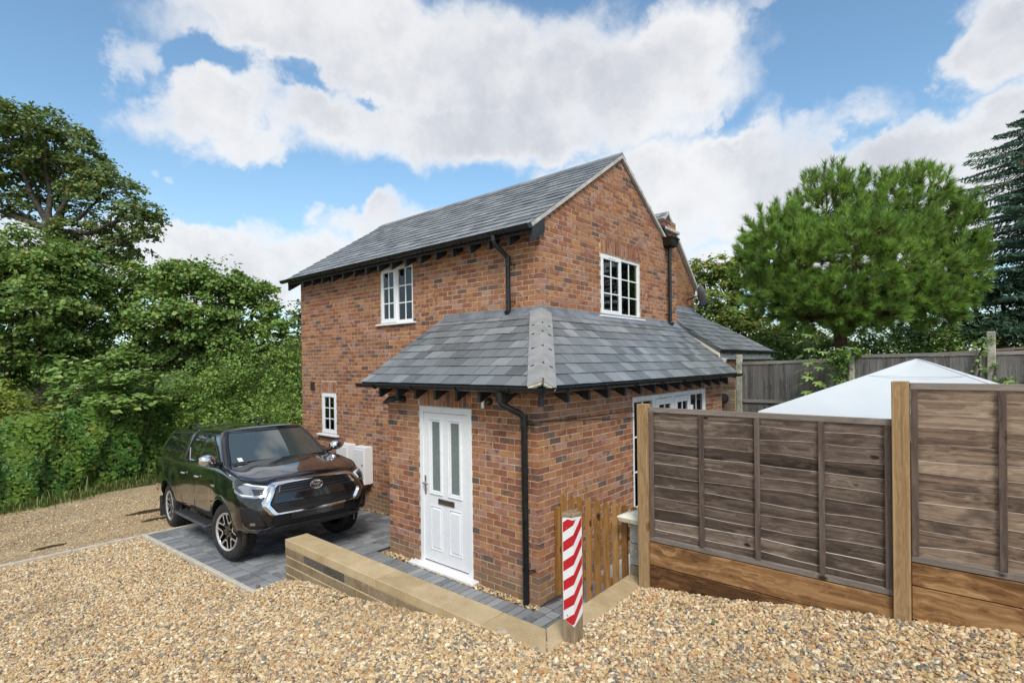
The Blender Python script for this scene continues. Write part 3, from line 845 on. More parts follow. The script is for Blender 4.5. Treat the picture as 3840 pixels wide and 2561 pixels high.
FA = frame((0, 0, 0), (0, 1, 0), (-1, 0, 0)); FB = frame((0, 0, 0), (1, 0, 0), (0, -1, 0))
FP = frame((-PA, -PB, 0), (0, 1, 0), (-1, 0, 0)); FQ = frame((-PA, -PB, 0), (1, 0, 0), (0, -1, 0))
FE = frame((-PA + .105, PEND, 0), (1, 0, 0), (0, 1, 0))
FR = frame((PRIGHT, -PB, 0), (0, 1, 0), (1, 0, 0))
W_UP = (2.79, 3.735, 3.385, 4.40)          # windows: s0, s1, z0, z1
W_LOW = (5.297, 5.873, 1.215, 2.07)
W_GAB = (1.607, 2.971, 3.405, 4.42)
DOOR = (1.017, 1.992, 0.0, 2.09)
FRENCH = (2.18, 4.935, 0.0, 2.135)


def build_walls():
    z0 = -.30
    wm = MB()
    def take(m): wm.add(m.v, m.f, .5)
    take(wall_slab(FA, HOUSE_L, z0, 4.56, [W_UP, W_LOW]))
    take(wall_slab(FB, HOUSE_W, 2.2, 4.56, [W_GAB]))
    g = [(.03, 4.56), (4.55, 4.56), (4.55, 5.05), (3.94, 5.05), (RIDGEX, RIDGEZ - .09)]
    wm.prism(g, lambda p: FB(p[0], p[1], -.0042), lambda p: FB(p[0], p[1], -.10), .5)
    take(wall_slab(FP, PEND + PB, z0, 2.36, [DOOR])); take(wall_slab(FQ, PRIGHT + PA, z0, 2.36, [FRENCH])); wm.prism([(-PA + .105, z0), (-.01, z0), (-.01, FLZ - .12), (-PA + .105, 2.42)], lambda p: (p[0], PEND - .007, p[1]), lambda p: (p[0], PEND - .1, p[1]), .5)
    wm.box(PRIGHT - .10, PRIGHT - .007, -PB + .02, .0, z0, 2.36, .5)
    wm.box(HOUSE_W - .1, HOUSE_W - .003, .1, HOUSE_L, z0, 5.0, .5); wm.box(.11, HOUSE_W - .1, HOUSE_L - .1, HOUSE_L - .003, z0, 4.55, .5)
    wm.prism([(0.05, 4.55), (4.5, 4.55), (RIDGEX, RIDGEZ - .12)], lambda p: (p[0], HOUSE_L - .003, p[1]), lambda p: (p[0], HOUSE_L - .1, p[1]), .5)
    wm.box(.10, HOUSE_W - .1, .1, HOUSE_L - .1, 2.55, 2.65, .5)          # first floor
    wm.box(-PA + .1, PRIGHT - .1, -PB + .1, PEND - .1, -.2, -.02, .5); wm.box(.1, HOUSE_W - .1, PEND - .1, HOUSE_L - .1, -.2, -.02, .5)  # ground floor
    wall = wm.build('wall', 'mortar', house)
    rr = random.Random(4)
    roofcut = [(-ROOFK, 1, RIDGEZ - ROOFK * RIDGEX - .075), (ROOFK, 1, RIDGEZ + ROOFK * RIDGEX - .075)]
    lay(FA, HOUSE_L, -.225, 4.5, [W_UP, W_LOW], 0, skip=lambda s, z: s < 1.72 and z < 2.35, soldiers=[(W_LOW[0], W_LOW[1], W_LOW[3] + .01, W_LOW[3] + .225)])
    sold = [(W_GAB[0], W_GAB[1], W_GAB[3] + .01, W_GAB[3] + .225)]
    lay(FB, HOUSE_W, 3.30, 6.1, [W_GAB], 0, clips=roofcut, skip=lambda s, z: s > 3.94, soldiers=sold)
    lay(FB, HOUSE_W, 3.30, 5.06, [], 0, skip=lambda s, z: s <= 3.94)
    lay(FP, PEND + PB, -.15, 2.33, [DOOR], 0, soldiers=[(DOOR[0], DOOR[1], DOOR[3] + .01, DOOR[3] + .225)])
    lay(FQ, PRIGHT + PA, -.15, 2.33, [FRENCH], 1, soldiers=[(FRENCH[0], FRENCH[1], FRENCH[3] + .01, FRENCH[3] + .205)])
    lay(FE, PA - .11, -.15, 3.2, [], 1, clips=[(-.66, 1, 2.45)])
    # the nearest whole bricks are separate pieces sharing a few meshes, the rest is one mesh
    order = sorted([i for i, b in enumerate(BRICKS) if b[2]], key=lambda i: BRICKS[i][3], reverse=True)
    hid = lambda i: (BRICKS[i][0] is FQ and (BRICKS[i][1][0][0] > 2.9)) or BRICKS[i][0] is FE
    single = [i for i in order if not hid(i)][:300]; sset = set(single)
    metas = []
    for k in range(6):
        v, f = brick_shape([(0, 0), (BR_L, 0), (BR_L, BR_H), (0, BR_H)], rr=rr)
        me = bpy.data.meshes.new('brick'); me.from_pydata([(p[0], -p[2], p[1]) for p in v], [], f)
        bm = bmesh.new(); bm.from_mesh(me); bmesh.ops.recalc_face_normals(bm, faces=bm.faces); bm.to_mesh(me); bm.free()
        me.materials.append(MAT['brick_piece']); metas.append(me)
    for i in single:
        F, poly, _, _ = BRICKS[i]; s, z = poly[0]
        o = bpy.data.objects.new('brick', rr.choice(metas)); COL.objects.link(o); o.parent = wall
        X = F(1, 0, 0) - F(0, 0, 0); Nn = F(0, 0, 1) - F(0, 0, 0); p = F(s, z, 0)
        if X.cross(-Nn).z < 0:           # keep the frame right-handed: run the brick the other way
            p = F(s + BR_L, z, 0); X = -X
        Y = -Nn
        o.matrix_world = Matrix(((X.x, Y.x, 0, p.x), (X.y, Y.y, 0, p.y), (0, 0, 1, p.z), (0, 0, 0, 1)))
    b = MB()
    for i, (F, poly, whole, _) in enumerate(BRICKS):
        if i in sset: continue
        v, f = brick_shape(poly, rr=rr); b.add([F(*p) for p in v], f)
    # the brick pier beside the valley, with its stone cap
    for k in range(5):
        z = 5.075 + k * .075
        if k in (2,): continue
        for s in ((3.97, 4.18), (4.19, 4.40), (4.41, 4.56)) if k % 2 else ((3.97, 4.07), (4.08, 4.29), (4.30, 4.56)):
            v, f = brick_shape([(s[0], z), (s[1], z), (s[1], z + .065), (s[0], z + .065)], d=.45, rr=rr); b.add([FB(*p) for p in v], f)
    b.build('brickwork', 'brick', house, kind='stuff')
    m = MB(); m.box(3.96, 4.64, -.06, .5, 5.215, 5.275); m.build('pier_cap', 'verge_mortar', house, bevel=.012)


build_walls()


# ------------------------------------------------------------------ windows and doors
def leaf(mf, mp, F, s0, s1, z0, z1, d, fw_, cols, rows, bar=.02, glass=None):
    """a glazed sash: frame members into mf, panes returned"""
    mf.obox(F, s0, s1, z0, z0 + fw_, d - .04, d); mf.obox(F, s0, s1, z1 - fw_, z1, d - .04, d)
    mf.obox(F, s0, s0 + fw_, z0 + fw_, z1 - fw_, d - .04, d); mf.obox(F, s1 - fw_, s1, z0 + fw_, z1 - fw_, d - .04, d)
    mp.append((s0 + fw_, s1 - fw_, z0 + fw_, z1 - fw_, d - .022, cols, rows, bar))


def finish_window(F, name, mf, panes, parent, glass='pane_glass', extra=None, label=None):
    w = mf.build(name, 'white_upvc', parent, bevel=.004, label=label)
    for (s0, s1, z0, z1, d, cols, rows, bar) in panes:
        m = MB(); m.obox(F, s0 - .004, s1 + .004, z0 - .004, z1 + .004, d - .006, d); m.build('pane', glass, w)
        b = MB()
        for i in range(1, cols): s = s0 + (s1 - s0) * i / cols; b.obox(F, s - bar / 2, s + bar / 2, z0, z1, d + .001, d + .012)
        for j in range(1, rows):
            z = z0 + (z1 - z0) * j / rows
            for i in range(cols):
                a = s0 + (s1 - s0) * i / cols + (bar / 2 if i else 0); c = s0 + (s1 - s0) * (i + 1) / cols - (bar / 2 if i < cols - 1 else 0)
                b.obox(F, a, c, z - bar / 2, z + bar / 2, d + .001, d + .011)
        if cols * rows > 1: b.build('glazing_bar', 'white_upvc', w)
    return w


def casement_pair(F, o, sash_first=True, label=None):
    s0, s1, z0, z1 = o; mf = MB(); P = []; fw_ = .055; d = -.02
    mf.obox(F, s0, s1, z0, z0 + fw_, d - .07, d); mf.obox(F, s0, s1, z1 - fw_, z1, d - .07, d)
    mf.obox(F, s0, s0 + fw_, z0 + fw_, z1 - fw_, d - .07, d); mf.obox(F, s1 - fw_, s1, z0 + fw_, z1 - fw_, d - .07, d)
    mid = (s0 + s1) / 2; mf.obox(F, mid - .03, mid + .03, z0 + fw_, z1 - fw_, d - .07, d)
    A = (s0 + .02, mid - .005); B = (mid + .03, s1 - fw_)
    if not sash_first: A = (mid + .005, s1 - .02); B = (s0 + fw_, mid - .03)
    leaf(mf, P, F, A[0], A[1], z0 + .02, z1 - .02, d + .018, .07, 2, 3)
    P.append((B[0], B[1], z0 + fw_, z1 - fw_, d - .03, 2, 3, .02))
    c = (A[0] + A[1]) / 2; mf.obox(F, c - .12, c + .12, z1 - .062, z1 - .046, d + .018, d + .026)      # trickle vent
    w = finish_window(F, 'window', mf, P, house, label=label)
    m = MB(); m.obox(F, s0 - .09, s1 + .09, z0 - .032, z0 - .003, -.02, .055); m.build('sill', 'white_upvc', w, bevel=.004)
    return w


wl = casement_pair(FA, W_UP, sash_first=False)
wg = casement_pair(FB, W_GAB)


def curtains(F, o, parent, spans, mat, d=-.16):
    for a, b in spans:
        m = MB(); n = max(4, int((b - a) / .035)); v = []; f = []
        for i in range(n + 1):
            s = a + (b - a) * i / n; q = d + .018 * math.sin(i * 2.1)
            v += [F(s, o[2] + .03, q), F(s, o[3] - .03, q)]
        f = [(2 * i, 2 * i + 2, 2 * i + 3, 2 * i + 1) for i in range(n)]
        m.add(v, f); m.build('curtain', mat, parent, smooth=60)


curtains(FB, W_GAB, wg, [(W_GAB[0] + .05, W_GAB[1] - .05)], 'star_curtain')
curtains(FA, W_UP, wl, [(W_UP[0] + .30, W_UP[0] + .50), (W_UP[1] - .22, W_UP[1] - .06)], 'curtain_grey')

# small ground-floor window
mf = MB(); P = []; s0, s1, z0, z1 = W_LOW
mf.obox(FA, s0, s1, z0, z0 + .045, -.09, -.02); mf.obox(FA, s0, s1, z1 - .045, z1, -.09, -.02); mf.obox(FA, s0, s0 + .045, z0 + .045, z1 - .045, -.09, -.02); mf.obox(FA, s1 - .045, s1, z0 + .045, z1 - .045, -.09, -.02)
leaf(mf, P, FA, s0 + .02, s1 - .02, z0 + .02, z1 - .02, -.004, .075, 2, 3)
mf.obox(FA, s0 + .16, s1 - .16, z1 - .075, z1 - .055, -.004, .006)
w = finish_window(FA, 'window', mf, P, house)
m = MB(); m.obox(FA, s0 - .10, s1 + .10, z0 - .04, z0 - .003, -.02, .07); m.build('sill', 'white_upvc', w, bevel=.004)
m = MB()
for q in range(5): s = s0 + .05 + q * .018; m.obox(FA, s, s + .012, z0 + .08, z1 - .05, -.13, -.12)
for q in range(4): s = s1 - .06 - q * .03; m.obox(FA, s, s + .02, z0 + .08, z1 - .05, -.14, -.12)
m.build('curtain', 'curtain_grey', w)


def build_door():
    s0, s1, z0, z1 = DOOR; F = FP; mf = MB(); d = .004
    mf.obox(F, s0, s0 + .072, .03, z1, -.075, d); mf.obox(F, s1 - .072, s1, .03, z1, -.075, d); mf.obox(F, s0 + .072, s1 - .072, z1 - .078, z1, -.075, d)
    mf.obox(F, s0, s1, .0, .055, -.075, .002)
    fr = mf.build('door_frame', 'white_upvc', house, bevel=.005)
    m = MB(); m.obox(F, s0 - .10, s1 + .13, -.012, .028, -.06, .115); m.build('door_step', 'white_upvc', fr, bevel=.006)
    m = MB(); m.obox(F, s0 + .075, s1 - .075, .057, .066, -.045, -.004); m.build('threshold', 'steel', fr)
    # leaf with four raised mouldings; d of the face = -.012
    a, b = s0 + .078, s1 - .076; c, t = .072, z1 - .084; D = -.012
    cols = [(a + .117, a + .345), (b - .345, b - .117)]
    G_ = (.96, 1.93); L_ = (.225, .80)
    lf = MB(); xs = [a, cols[0][0], cols[0][1], cols[1][0], cols[1][1], b]
    for i in range(5):
        if i in (1, 3):
            for q in ((c, L_[0]), (L_[1], G_[0]), (G_[1], t)): lf.obox(F, xs[i], xs[i + 1], q[0], q[1], D - .044, D)
        else: lf.obox(F, xs[i], xs[i + 1], c, t, D - .044, D)
    door = lf.build('front_door', 'white_upvc', house)
    for (x0, x1) in cols:
        m = MB()
        def ring(o0, o1, z0_, z1_, w_, dd0, dd1, mm):
            mm.obox(F, o0, o1, z0_, z0_ + w_, dd0, dd1); mm.obox(F, o0, o1, z1_ - w_, z1_, dd0, dd1); mm.obox(F, o0, o0 + w_, z0_ + w_, z1_ - w_, dd0, dd1); mm.obox(F, o1 - w_, o1, z0_ + w_, z1_ - w_, dd0, dd1)
        ring(x0 - .012, x1 + .012, G_[0] - .012, G_[1] + .012, .024, D - .03, D + .016, m); ring(x0 + .012, x1 - .012, G_[0] + .012, G_[1] - .012, .026, D - .03, D + .006, m)
        m.build('glazing_bead', 'white_upvc', door, bevel=.007)
        m = MB(); m.obox(F, x0 + .036, x1 - .036, G_[0] + .036, G_[1] - .036, D - .03, D - .010); m.build('pane', 'frosted', door)
        m = MB(); ring(x0, x1, L_[0], L_[1], .012, D - .04, D + .006, m)
        def bev(p0, p1, q0, q1, ins, dlo, dhi):
            o = [(p0, q0), (p1, q0), (p1, q1), (p0, q1)]; i_ = [(p0 + ins, q0 + ins), (p1 - ins, q0 + ins), (p1 - ins, q1 - ins), (p0 + ins, q1 - ins)]
            m.add([F(*p, dlo) for p in o] + [F(*p, dhi) for p in i_], [(4, 5, 6, 7)] + [(k, (k + 1) % 4, 4 + (k + 1) % 4, 4 + k) for k in range(4)])
        bev(x0 + .012, x1 - .012, L_[0] + .012, L_[1] - .012, .03, D - .014, D + .007)
        m.build('panel', 'white_upvc', door)
    mid = (a + b) / 2
    m = MB(); m.obox(F, mid - .165, mid + .135, .838, .908, D, D + .012); lb = m.build('letter_plate', 'bronze', door, bevel=.003)
    m = MB(); m.obox(F, mid - .155, mid + .125, .848, .885, D + .013, D + .019); m.obox(F, mid - .155, mid + .125, .889, .901, D + .013, D + .021); m.build('flap', 'bronze', lb)
    for zz in (): pass
    m = MB(); m.obox(F, b - .043, b - .010, .93, 1.18, D, D + .010); hp = m.build('handle_plate', 'steel', door, bevel=.003)
    m = MB(); q = [F(b - .026, 1.085, D + .01), F(b - .026, 1.085, D + .055), F(b - .04, 1.085, D + .065), F(b - .13, 1.08, D + .062)]
    m.tube(q, .0095, 8); m.build('handle', 'steel', hp, smooth=40)
    m = MB(); m.lathe([(0, .0), (.012, 0), (.012, .006), (0, .006)], lambda p: F(b - .026, .985, D + .01) + Vector((-p[1], p[0], p[2])), 10); m.build('lock', 'steel', hp)
    return door


build_door()


def build_french():
    s0, s1, z0, z1 = FRENCH; F = FQ; mf = MB(); P = []; d = -.01
    mf.obox(F, s0, s1, z1 - .06, z1, -.08, d); mf.obox(F, s0, s0 + .06, .05, z1 - .06, -.08, d); mf.obox(F, s1 - .06, s1, .05, z1 - .06, -.08, d); mf.obox(F, s0, s1, 0, .05, -.08, d)
    ws = [s0 + .06, s0 + .70, (s0 + s1) / 2, s1 - .70, s1 - .06]
    for i in (1, 2, 3): mf.obox(F, ws[i] - .03, ws[i] + .03, .05, z1 - .06, -.08, d)
    for i in range(4):
        a = ws[i] + (.03 if i else 0); b = ws[i + 1] - (.03 if i < 3 else 0)
        f = .095 if i in (1, 2) else .012
        leaf(mf, P, F, a, b, .055, z1 - .065, d + (.02 if i in (1, 2) else -.012), f, 2, 4 if i in (0, 3) else 4)
    mf.obox(F, s0 + .16, s0 + .46, z1 - .048, z1 - .025, d, d + .014)
    w = finish_window(F, 'french_door', mf, P, house)
    m = MB(); m.obox(F, ws[3] - .055, ws[3] + .02, 1.72, 1.90, d + .021, d + .05); m.build('hinge', 'white_upvc', w, bevel=.005)
    curtains(F, (0, 0, .06, z1 - .05), w, [(s1 - .66, s1 - .2), (s0 + .5, s0 + .68)], 'curtain_grey', -.2)


build_french()


# ------------------------------------------------------------------ slate roofs
SLATES = []


def slate_field(parent, E0, du, dup, width, length, gauge, sw, clips=(), par=0, old=False, rr=random.Random(9), v_start=-.02):
    E0, du, dup = Vector(E0), Vector(du).normalized(), Vector(dup).normalized(); nn = du.cross(dup).normalized()
    if nn.z < 0: nn = -nn
    k = 0; v = v_start
    while v < length - .01:
        lap = .045; u = -(sw / 2 if (k + par) % 2 else 0) - sw
        while u < width:
            poly = [(u + .0048, v), (u + sw - .0048, v), (u + sw - .0048, v + gauge + lap), (u + .0048, v + gauge + lap)]
            poly = clip_poly(clip_poly(clip_poly(poly, -1, 0, 0), 1, 0, width), 0, 1, length)
            for c in clips: poly = clip_poly(poly, *c) if len(poly) >= 3 else poly
            if len(poly) >= 3 and area2(poly) > .004:
                j = rr.uniform(-.0015, .0025); tw = rr.uniform(-.008, .008); v0 = v; uc = u + sw / 2; dv = rr.uniform(-.003, .003)
                top = lambda p, v0=v0, j=j, tw=tw, uc=uc: E0 + du * p[0] + dup * (p[1]) + nn * (.019 - (p[1] - v0) / (gauge + lap) * .0145 + j + tw * (p[0] - uc))
                bot = lambda p, t_=top: t_(p) - nn * .0075
                c = top((sum(p[0] for p in poly) / len(poly), sum(p[1] for p in poly) / len(poly))); q = project(c)
                SLATES.append((parent, poly, top, bot, 0 if q is None else area2(poly) / q[2] ** 2, old))
            u += sw
        v += gauge; k += 1


def slab_roof(m, pts, th=.04):
    """roof board under the slates"""
    a, b, c = Vector(pts[0]), Vector(pts[1]), Vector(pts[2]); n = (b - a).cross(c - a).normalized()
    if n.z < 0: n = -n
    k = len(pts)
    m.add([Vector(p) - n * .004 for p in pts] + [Vector(p) - n * th for p in pts], [tuple(range(k)), tuple(range(2 * k - 1, k - 1, -1))] + [(i, i + k, (i + 1) % k + k, (i + 1) % k) for i in range(k)])


EX = -.27; EZ = RIDGEZ - ROOFK * (RIDGEX - EX)                 # main eave edge
ELX, EFY, EAVZ = -1.545, -1.185, 2.405                         # porch eaves
FLZ = 3.375; KL = (FLZ - EAVZ) / -ELX; KF = (FLZ - EAVZ) / -EFY
PL_END, PF_END = 2.02, 4.56


def build_roofs():
    y0, y1 = -.045, HOUSE_L + .16
    m = MB()
    slab_roof(m, [(EX, y0, EZ), (RIDGEX, y0, RIDGEZ), (RIDGEX, y1, RIDGEZ), (EX, y1, EZ)])
    xr = 4.02; slab_roof(m, [(xr, y0, RIDGEZ - ROOFK * (xr - RIDGEX)), (RIDGEX, y0, RIDGEZ), (RIDGEX, y1, RIDGEZ), (xr, y1, RIDGEZ - ROOFK * (xr - RIDGEX))])
    main = m.build('main_roof', 'soffit', house)
    slate_field(main, (EX, y0, EZ), (0, 1, 0), (1, 0, ROOFK), y1 - y0, math.hypot(RIDGEX - EX, RIDGEZ - EZ) - .03, .2, .25)
    slate_field(main, (xr, y1, RIDGEZ - ROOFK * (xr - RIDGEX)), (0, -1, 0), (-1, 0, ROOFK), y1 - y0, math.hypot(xr - RIDGEX, ROOFK * (xr - RIDGEX)) - .03, .2, .25)
    # ridge tiles
    y = y0
    while y < y1 - .05:
        b = MB(); e = min(y + .44, y1)
        pr = [(-.13, -.075), (0, .012), (.13, -.075), (.13, -.095), (0, -.012), (-.13, -.095)]
        b.prism(pr, lambda p: (RIDGEX + p[0], y + .002, RIDGEZ + .028 + p[1]), lambda p: (RIDGEX + p[0], e - .004, RIDGEZ + .028 + p[1])); b.build('ridge_tile', 'slate', main); y = e
    # verge: pale undercloak and mortar along the gable
    b = MB()
    for sgn, xe in ((-1, EX + .03), (1, 4.0)):
        zf = lambda x: RIDGEZ - ROOFK * abs(x - RIDGEX)
        v = []
        for x in (xe, RIDGEX): v += [(x, y0 - .006, zf(x) - .002), (x, y0 - .006, zf(x) - .060), (x, .002, zf(x) - .060), (x, .002, zf(x) - .002)]
        b.add(v, [(0, 1, 5, 4), (1, 2, 6, 5), (2, 3, 7, 6), (3, 0, 4, 7), (0, 3, 2, 1), (4, 5, 6, 7)])
    b.build('verge', 'verge_mortar', main)
    # rafter feet under the main eave
    for i in range(18):
        y = .0 + .385 * i if i else -.02
        y = min(y, HOUSE_L - .02) if i < 17 else HOUSE_L + .1
        b = MB(); x0, x1 = EX + .045, .06
        zt = lambda x: RIDGEZ - ROOFK * (RIDGEX - x) - .045
        pr = [(x0, zt(x0)), (x1, zt(x1)), (x1, zt(x1) - .16), (x0 + .11, zt(x0 + .11) - .20), (x0, zt(x0) - .15)]
        pr = [(x0, zt(x0)), (x1, zt(x1)), (x1, 4.46), (x0 + .02, 4.29), (x0, 4.29)]
        b.prism(pr, lambda p: (p[0], y - .02, p[1]), lambda p: (p[0], y + .025, p[1])); b.build('rafter_foot', 'black_timber', house)
    # corner barge box where the eave meets the gable
    b = MB(); b.prism([(-.225, 4.53), (-.003, 4.64), (-.003, 4.47), (-.215, 4.31)], lambda p: (p[0], -.044, p[1]), lambda p: (p[0], -.015, p[1])); b.build('box_end', 'black_timber', house)
    b = MB(); b.box(EX + .03, EX + .045, 0, HOUSE_L + .1, EZ - .11, EZ - .03); b.build('fascia', 'black_timber', house)

    # porch roof: two lean-to slopes meeting in a hip
    m = MB(); hipT = (0, 0, FLZ); hipB = (ELX, EFY, EAVZ)
    slab_roof(m, [hipB, hipT, (0, PL_END, FLZ), (ELX, PL_END, EAVZ)]); slab_roof(m, [(PF_END, EFY, EAVZ), (PF_END, 0, FLZ), hipT, hipB])
    pr = m.build('porch_roof', 'soffit', house)
    lenL = math.hypot(ELX, FLZ - EAVZ); lenF = math.hypot(EFY, FLZ - EAVZ)
    # u runs from the hip corner along +Y (left slope), hip line: u at v is -EFY*v/lenL
    slate_field(pr, (ELX, EFY, EAVZ), (0, 1, 0), (-ELX, 0, FLZ - EAVZ), PL_END - EFY, lenL - .14, .197, .255, clips=[(-1, -EFY / lenL, 0)])
    slate_field(pr, (ELX, EFY, EAVZ), (1, 0, 0), (0, -EFY, FLZ - EAVZ), PF_END - ELX, lenF - .13, .183, .255, clips=[(-1, -ELX / lenF, 0)], par=1)
    # lead flashing
    b = MB(); t = .16 / lenL; t2 = .15 / lenF
    q = lambda f: ELX * f
    nl = Vector((FLZ - EAVZ, 0, ELX)).normalized(); nl = nl if nl.z > 0 else -nl
    nf = Vector((0, FLZ - EAVZ, EFY)).normalized(); nf = nf if nf.z > 0 else -nf
    for (a0, a1) in ((-.06, .62), (.60, 1.30), (1.28, PL_END - .06)):
        lift = .020 + (.003 if a0 > .5 else 0) + (.003 if a0 > 1 else 0)
        lo = Vector((ELX * t, 0, FLZ - (FLZ - EAVZ) * t)) + nl * lift
        v = [(-.010 - lift * .1, a0, FLZ + .055), (-.010 - lift * .1, a1, FLZ + .055), (-.022, a0, FLZ + .012), (-.022, a1, FLZ + .012), (lo.x, a0, lo.z), (lo.x, a1, lo.z), (lo.x, a0, lo.z - .008), (lo.x, a1, lo.z - .008)]
        b.add(v, [(0, 1, 3, 2), (2, 3, 5, 4), (4, 5, 7, 6)])
    for i, (a0, a1) in enumerate(((-.06, 1.15), (1.13, 2.2), (2.18, 3.3), (3.28, PF_END))):
        lift = .020 + .002 * i
        lo = Vector((0, EFY * t2, FLZ - (FLZ - EAVZ) * t2)) + nf * lift
        v = [(a0, -.010 - lift * .1, FLZ + .055), (a1, -.010 - lift * .1, FLZ + .055), (a0, -.022, FLZ + .012), (a1, -.022, FLZ + .012), (a0, lo.y, lo.z), (a1, lo.y, lo.z), (a0, lo.y, lo.z - .008), (a1, lo.y, lo.z - .008)]
        b.add(v, [(1, 0, 2, 3), (3, 2, 4, 5), (5, 4, 6, 7)])
    b.build('flashing', 'lead', pr)
    # hip tiles: angular concrete tiles, overlapping
    A = Vector(hipB); B = Vector(hipT); ax = (B - A); ln = ax.length; ax.normalize()
    wl_ = Vector((0, 1, 0)); wl_ = (wl_ - ax * wl_.dot(ax)); wl_ -= nl * wl_.dot(nl); wl_.normalize()
    wf_ = Vector((1, 0, 0)); wf_ = (wf_ - ax * wf_.dot(ax)); wf_ -= nf * wf_.dot(nf); wf_.normalize()
    if wl_.y < 0: wl_ = -wl_
    if wf_.x < 0: wf_ = -wf_
    upn = (nl + nf).normalized(); W_ = .152
    def hiptile(t0, t1, l0, l1, name, mat, ww=W_, th=.022):
        bb = MB(); v = []
        for t_, l_ in ((t0, l0), (t1, l1)):
            c = A + ax * t_
            for off in (l_ + th, l_):
                v += [c + wl_ * ww + nl * off, c + upn * (off * 1.25), c + wf_ * ww + nf * off]
        bb.add(v, [(0, 1, 7, 6), (1, 2, 8, 7), (3, 9, 10, 4), (4, 10, 11, 5), (0, 3, 4, 1), (1, 4, 5, 2), (6, 7, 10, 9), (7, 8, 11, 10), (0, 6, 9, 3), (2, 5, 11, 8)])
        return bb.build(name, mat, pr, bevel=.006)
    tt = [.02, .47, .92, 1.34, 1.62, ln - .02]
    for i in range(5): hiptile(tt[i] + (.0 if i == 0 else -.03), tt[i + 1], .0225 if i else .0225, .0195, 'hip_tile', 'hip_tile')
    hiptile(.005, .06, .0, .0, 'hip_mortar', 'hip_mortar', W_ * .96, .03)
    for i in range(1, 5):
        for s_, nrm, wv in ((.25, None, None), (.8, nl, wl_), (.8, nf, wf_)):
            c = A + ax * (tt[i] - .028)
            bb = MB()
            if nrm is None: p = c + upn * .052; bb.tube([p - wl_ * .022, p + upn * .003, p + wf_ * .022], .006, 5)
            else: p = c + wv * (W_ * .60) + nrm * .048; bb.tube([p - wv * .020, p + wv * .020], .006, 5)
            bb.build('clip', 'black_plastic', pr)
    bb = MB(); c = A - ax * .03 + upn * .03
    bb.tube([c + ax * .10 + upn * .01, c, c - ax * .01 + upn * .03, c + upn * .085], .012, 6); bb.build('hip_iron', 'steel', pr, smooth=40)
    # porch rafter feet
    for y in [-.62 + .382 * i for i in range(7)]:
        b = MB(); zt = lambda x: EAVZ + (x - ELX) * KL - .045
        x0 = ELX + .05
        b.prism([(x0, zt(x0)), (-PA, zt(-PA)), (-PA, 2.30), (x0 + .02, 2.20), (x0, 2.20)], lambda p: (p[0], y - .022, p[1]), lambda p: (p[0], y + .022, p[1])); b.build('rafter_foot', 'black_timber', house)
    for x in [-1.0 + .43 * i for i in range(13)]:
        b = MB(); zt = lambda y: EAVZ + (y - EFY) * KF - .05
        q0 = EFY + .05
        b.prism([(q0, zt(q0)), (-PB, zt(-PB)), (-PB, 2.30), (q0 + .02, 2.20), (q0, 2.20)], lambda p: (x - .022, p[0], p[1]), lambda p: (x + .022, p[0], p[1])); b.build('rafter_foot', 'black_timber', house)
    b = MB(); b.tube([(-PA - .01, -PB - .01, 2.36), (ELX + .07, EFY + .07, 2.34), (ELX + .07, EFY + .07, 2.19)], .032, 4); b.build('rafter_foot', 'black_timber', house)


build_roofs()
SLATES.sort(key=lambda s: -s[4])


def emit_slates():
    rest = {}
    for i, (parent, poly, top, bot, _, old) in enumerate(SLATES):
        if i < 300:
            m = MB(); m.prism(poly, top, bot); m.build('slate', 'slate', parent)
        else: rest.setdefault(parent.name, (parent, MB()))[1].prism(poly, top, bot)
    for p, m in rest.values(): m.build('slates', 'slate', p, kind='stuff')


emit_slates()


# ------------------------------------------------------------------ gutters and pipes
def gutter(p0, p1, out, parent, rad=.056, nbr=6):
    """half-round gutter from p0 to p1; out: horizontal direction away from the wall"""
    p0, p1, out = Vector(p0), Vector(p1), Vector(out); d = (p1 - p0).normalized(); m = MB(); seg = 8; v = []
    for r_ in (rad, rad - .006):
        for p in (p0, p1):
            for k in range(seg + 1):
                a = PI * k / seg; v.append(p + out * math.cos(a) * r_ + Vector((0, 0, -math.sin(a) * r_)))
    n = seg + 1; f = []
    for k in range(seg):
        f += [(k, k + 1, n + k + 1, n + k), (2 * n + k, 3 * n + k, 3 * n + k + 1, 2 * n + k + 1)]
    f += [(0, n, 3 * n, 2 * n), (seg, 2 * n + seg, 3 * n + seg, n + seg)] + [(k, 2 * n + k, 2 * n + k + 1, k + 1) for k in range(seg)] + [(n + k, n + k + 1, 3 * n + k + 1, 3 * n + k) for k in range(seg)]
    m.add(v, f)
    m.tube([p0 + out * rad, p1 + out * rad], .007, 6)
    for e in (p0, p1):       # stop ends
        m.prism([(math.cos(PI * k / seg) * rad, -math.sin(PI * k / seg) * rad) for k in range(seg + 1)], lambda q: e + out * q[0] + Vector((0, 0, q[1])) - d * .004, lambda q: e + out * q[0] + Vector((0, 0, q[1])) + d * .004)
    g = m.build('gutter', 'black_plastic', parent, smooth=40)
    for i in range(nbr):
        c = p0 + (p1 - p0) * ((i + .5) / nbr); b = MB()
        b.tube([c + out * math.cos(PI * k / 8) * (rad + .006) + Vector((0, 0, -math.sin(PI * k / 8) * (rad + .006) + .002)) for k in range(9)], .011, 5); b.build('bracket', 'black_plastic', g, smooth=40)
    return g


gutter((EX - .03, -.06, EZ - .018), (EX - .03, HOUSE_L + .26, EZ - .018), (-1, 0, 0), house, nbr=8)
gutter((ELX - .035, EFY - .02, EAVZ - .02), (ELX - .035, PL_END + .03, EAVZ - .02), (-1, 0, 0), house, nbr=4)
gutter((ELX - .02, EFY - .035, EAVZ - .02), (PF_END + .03, EFY - .035, EAVZ - .02), (0, -1, 0), house, nbr=8)


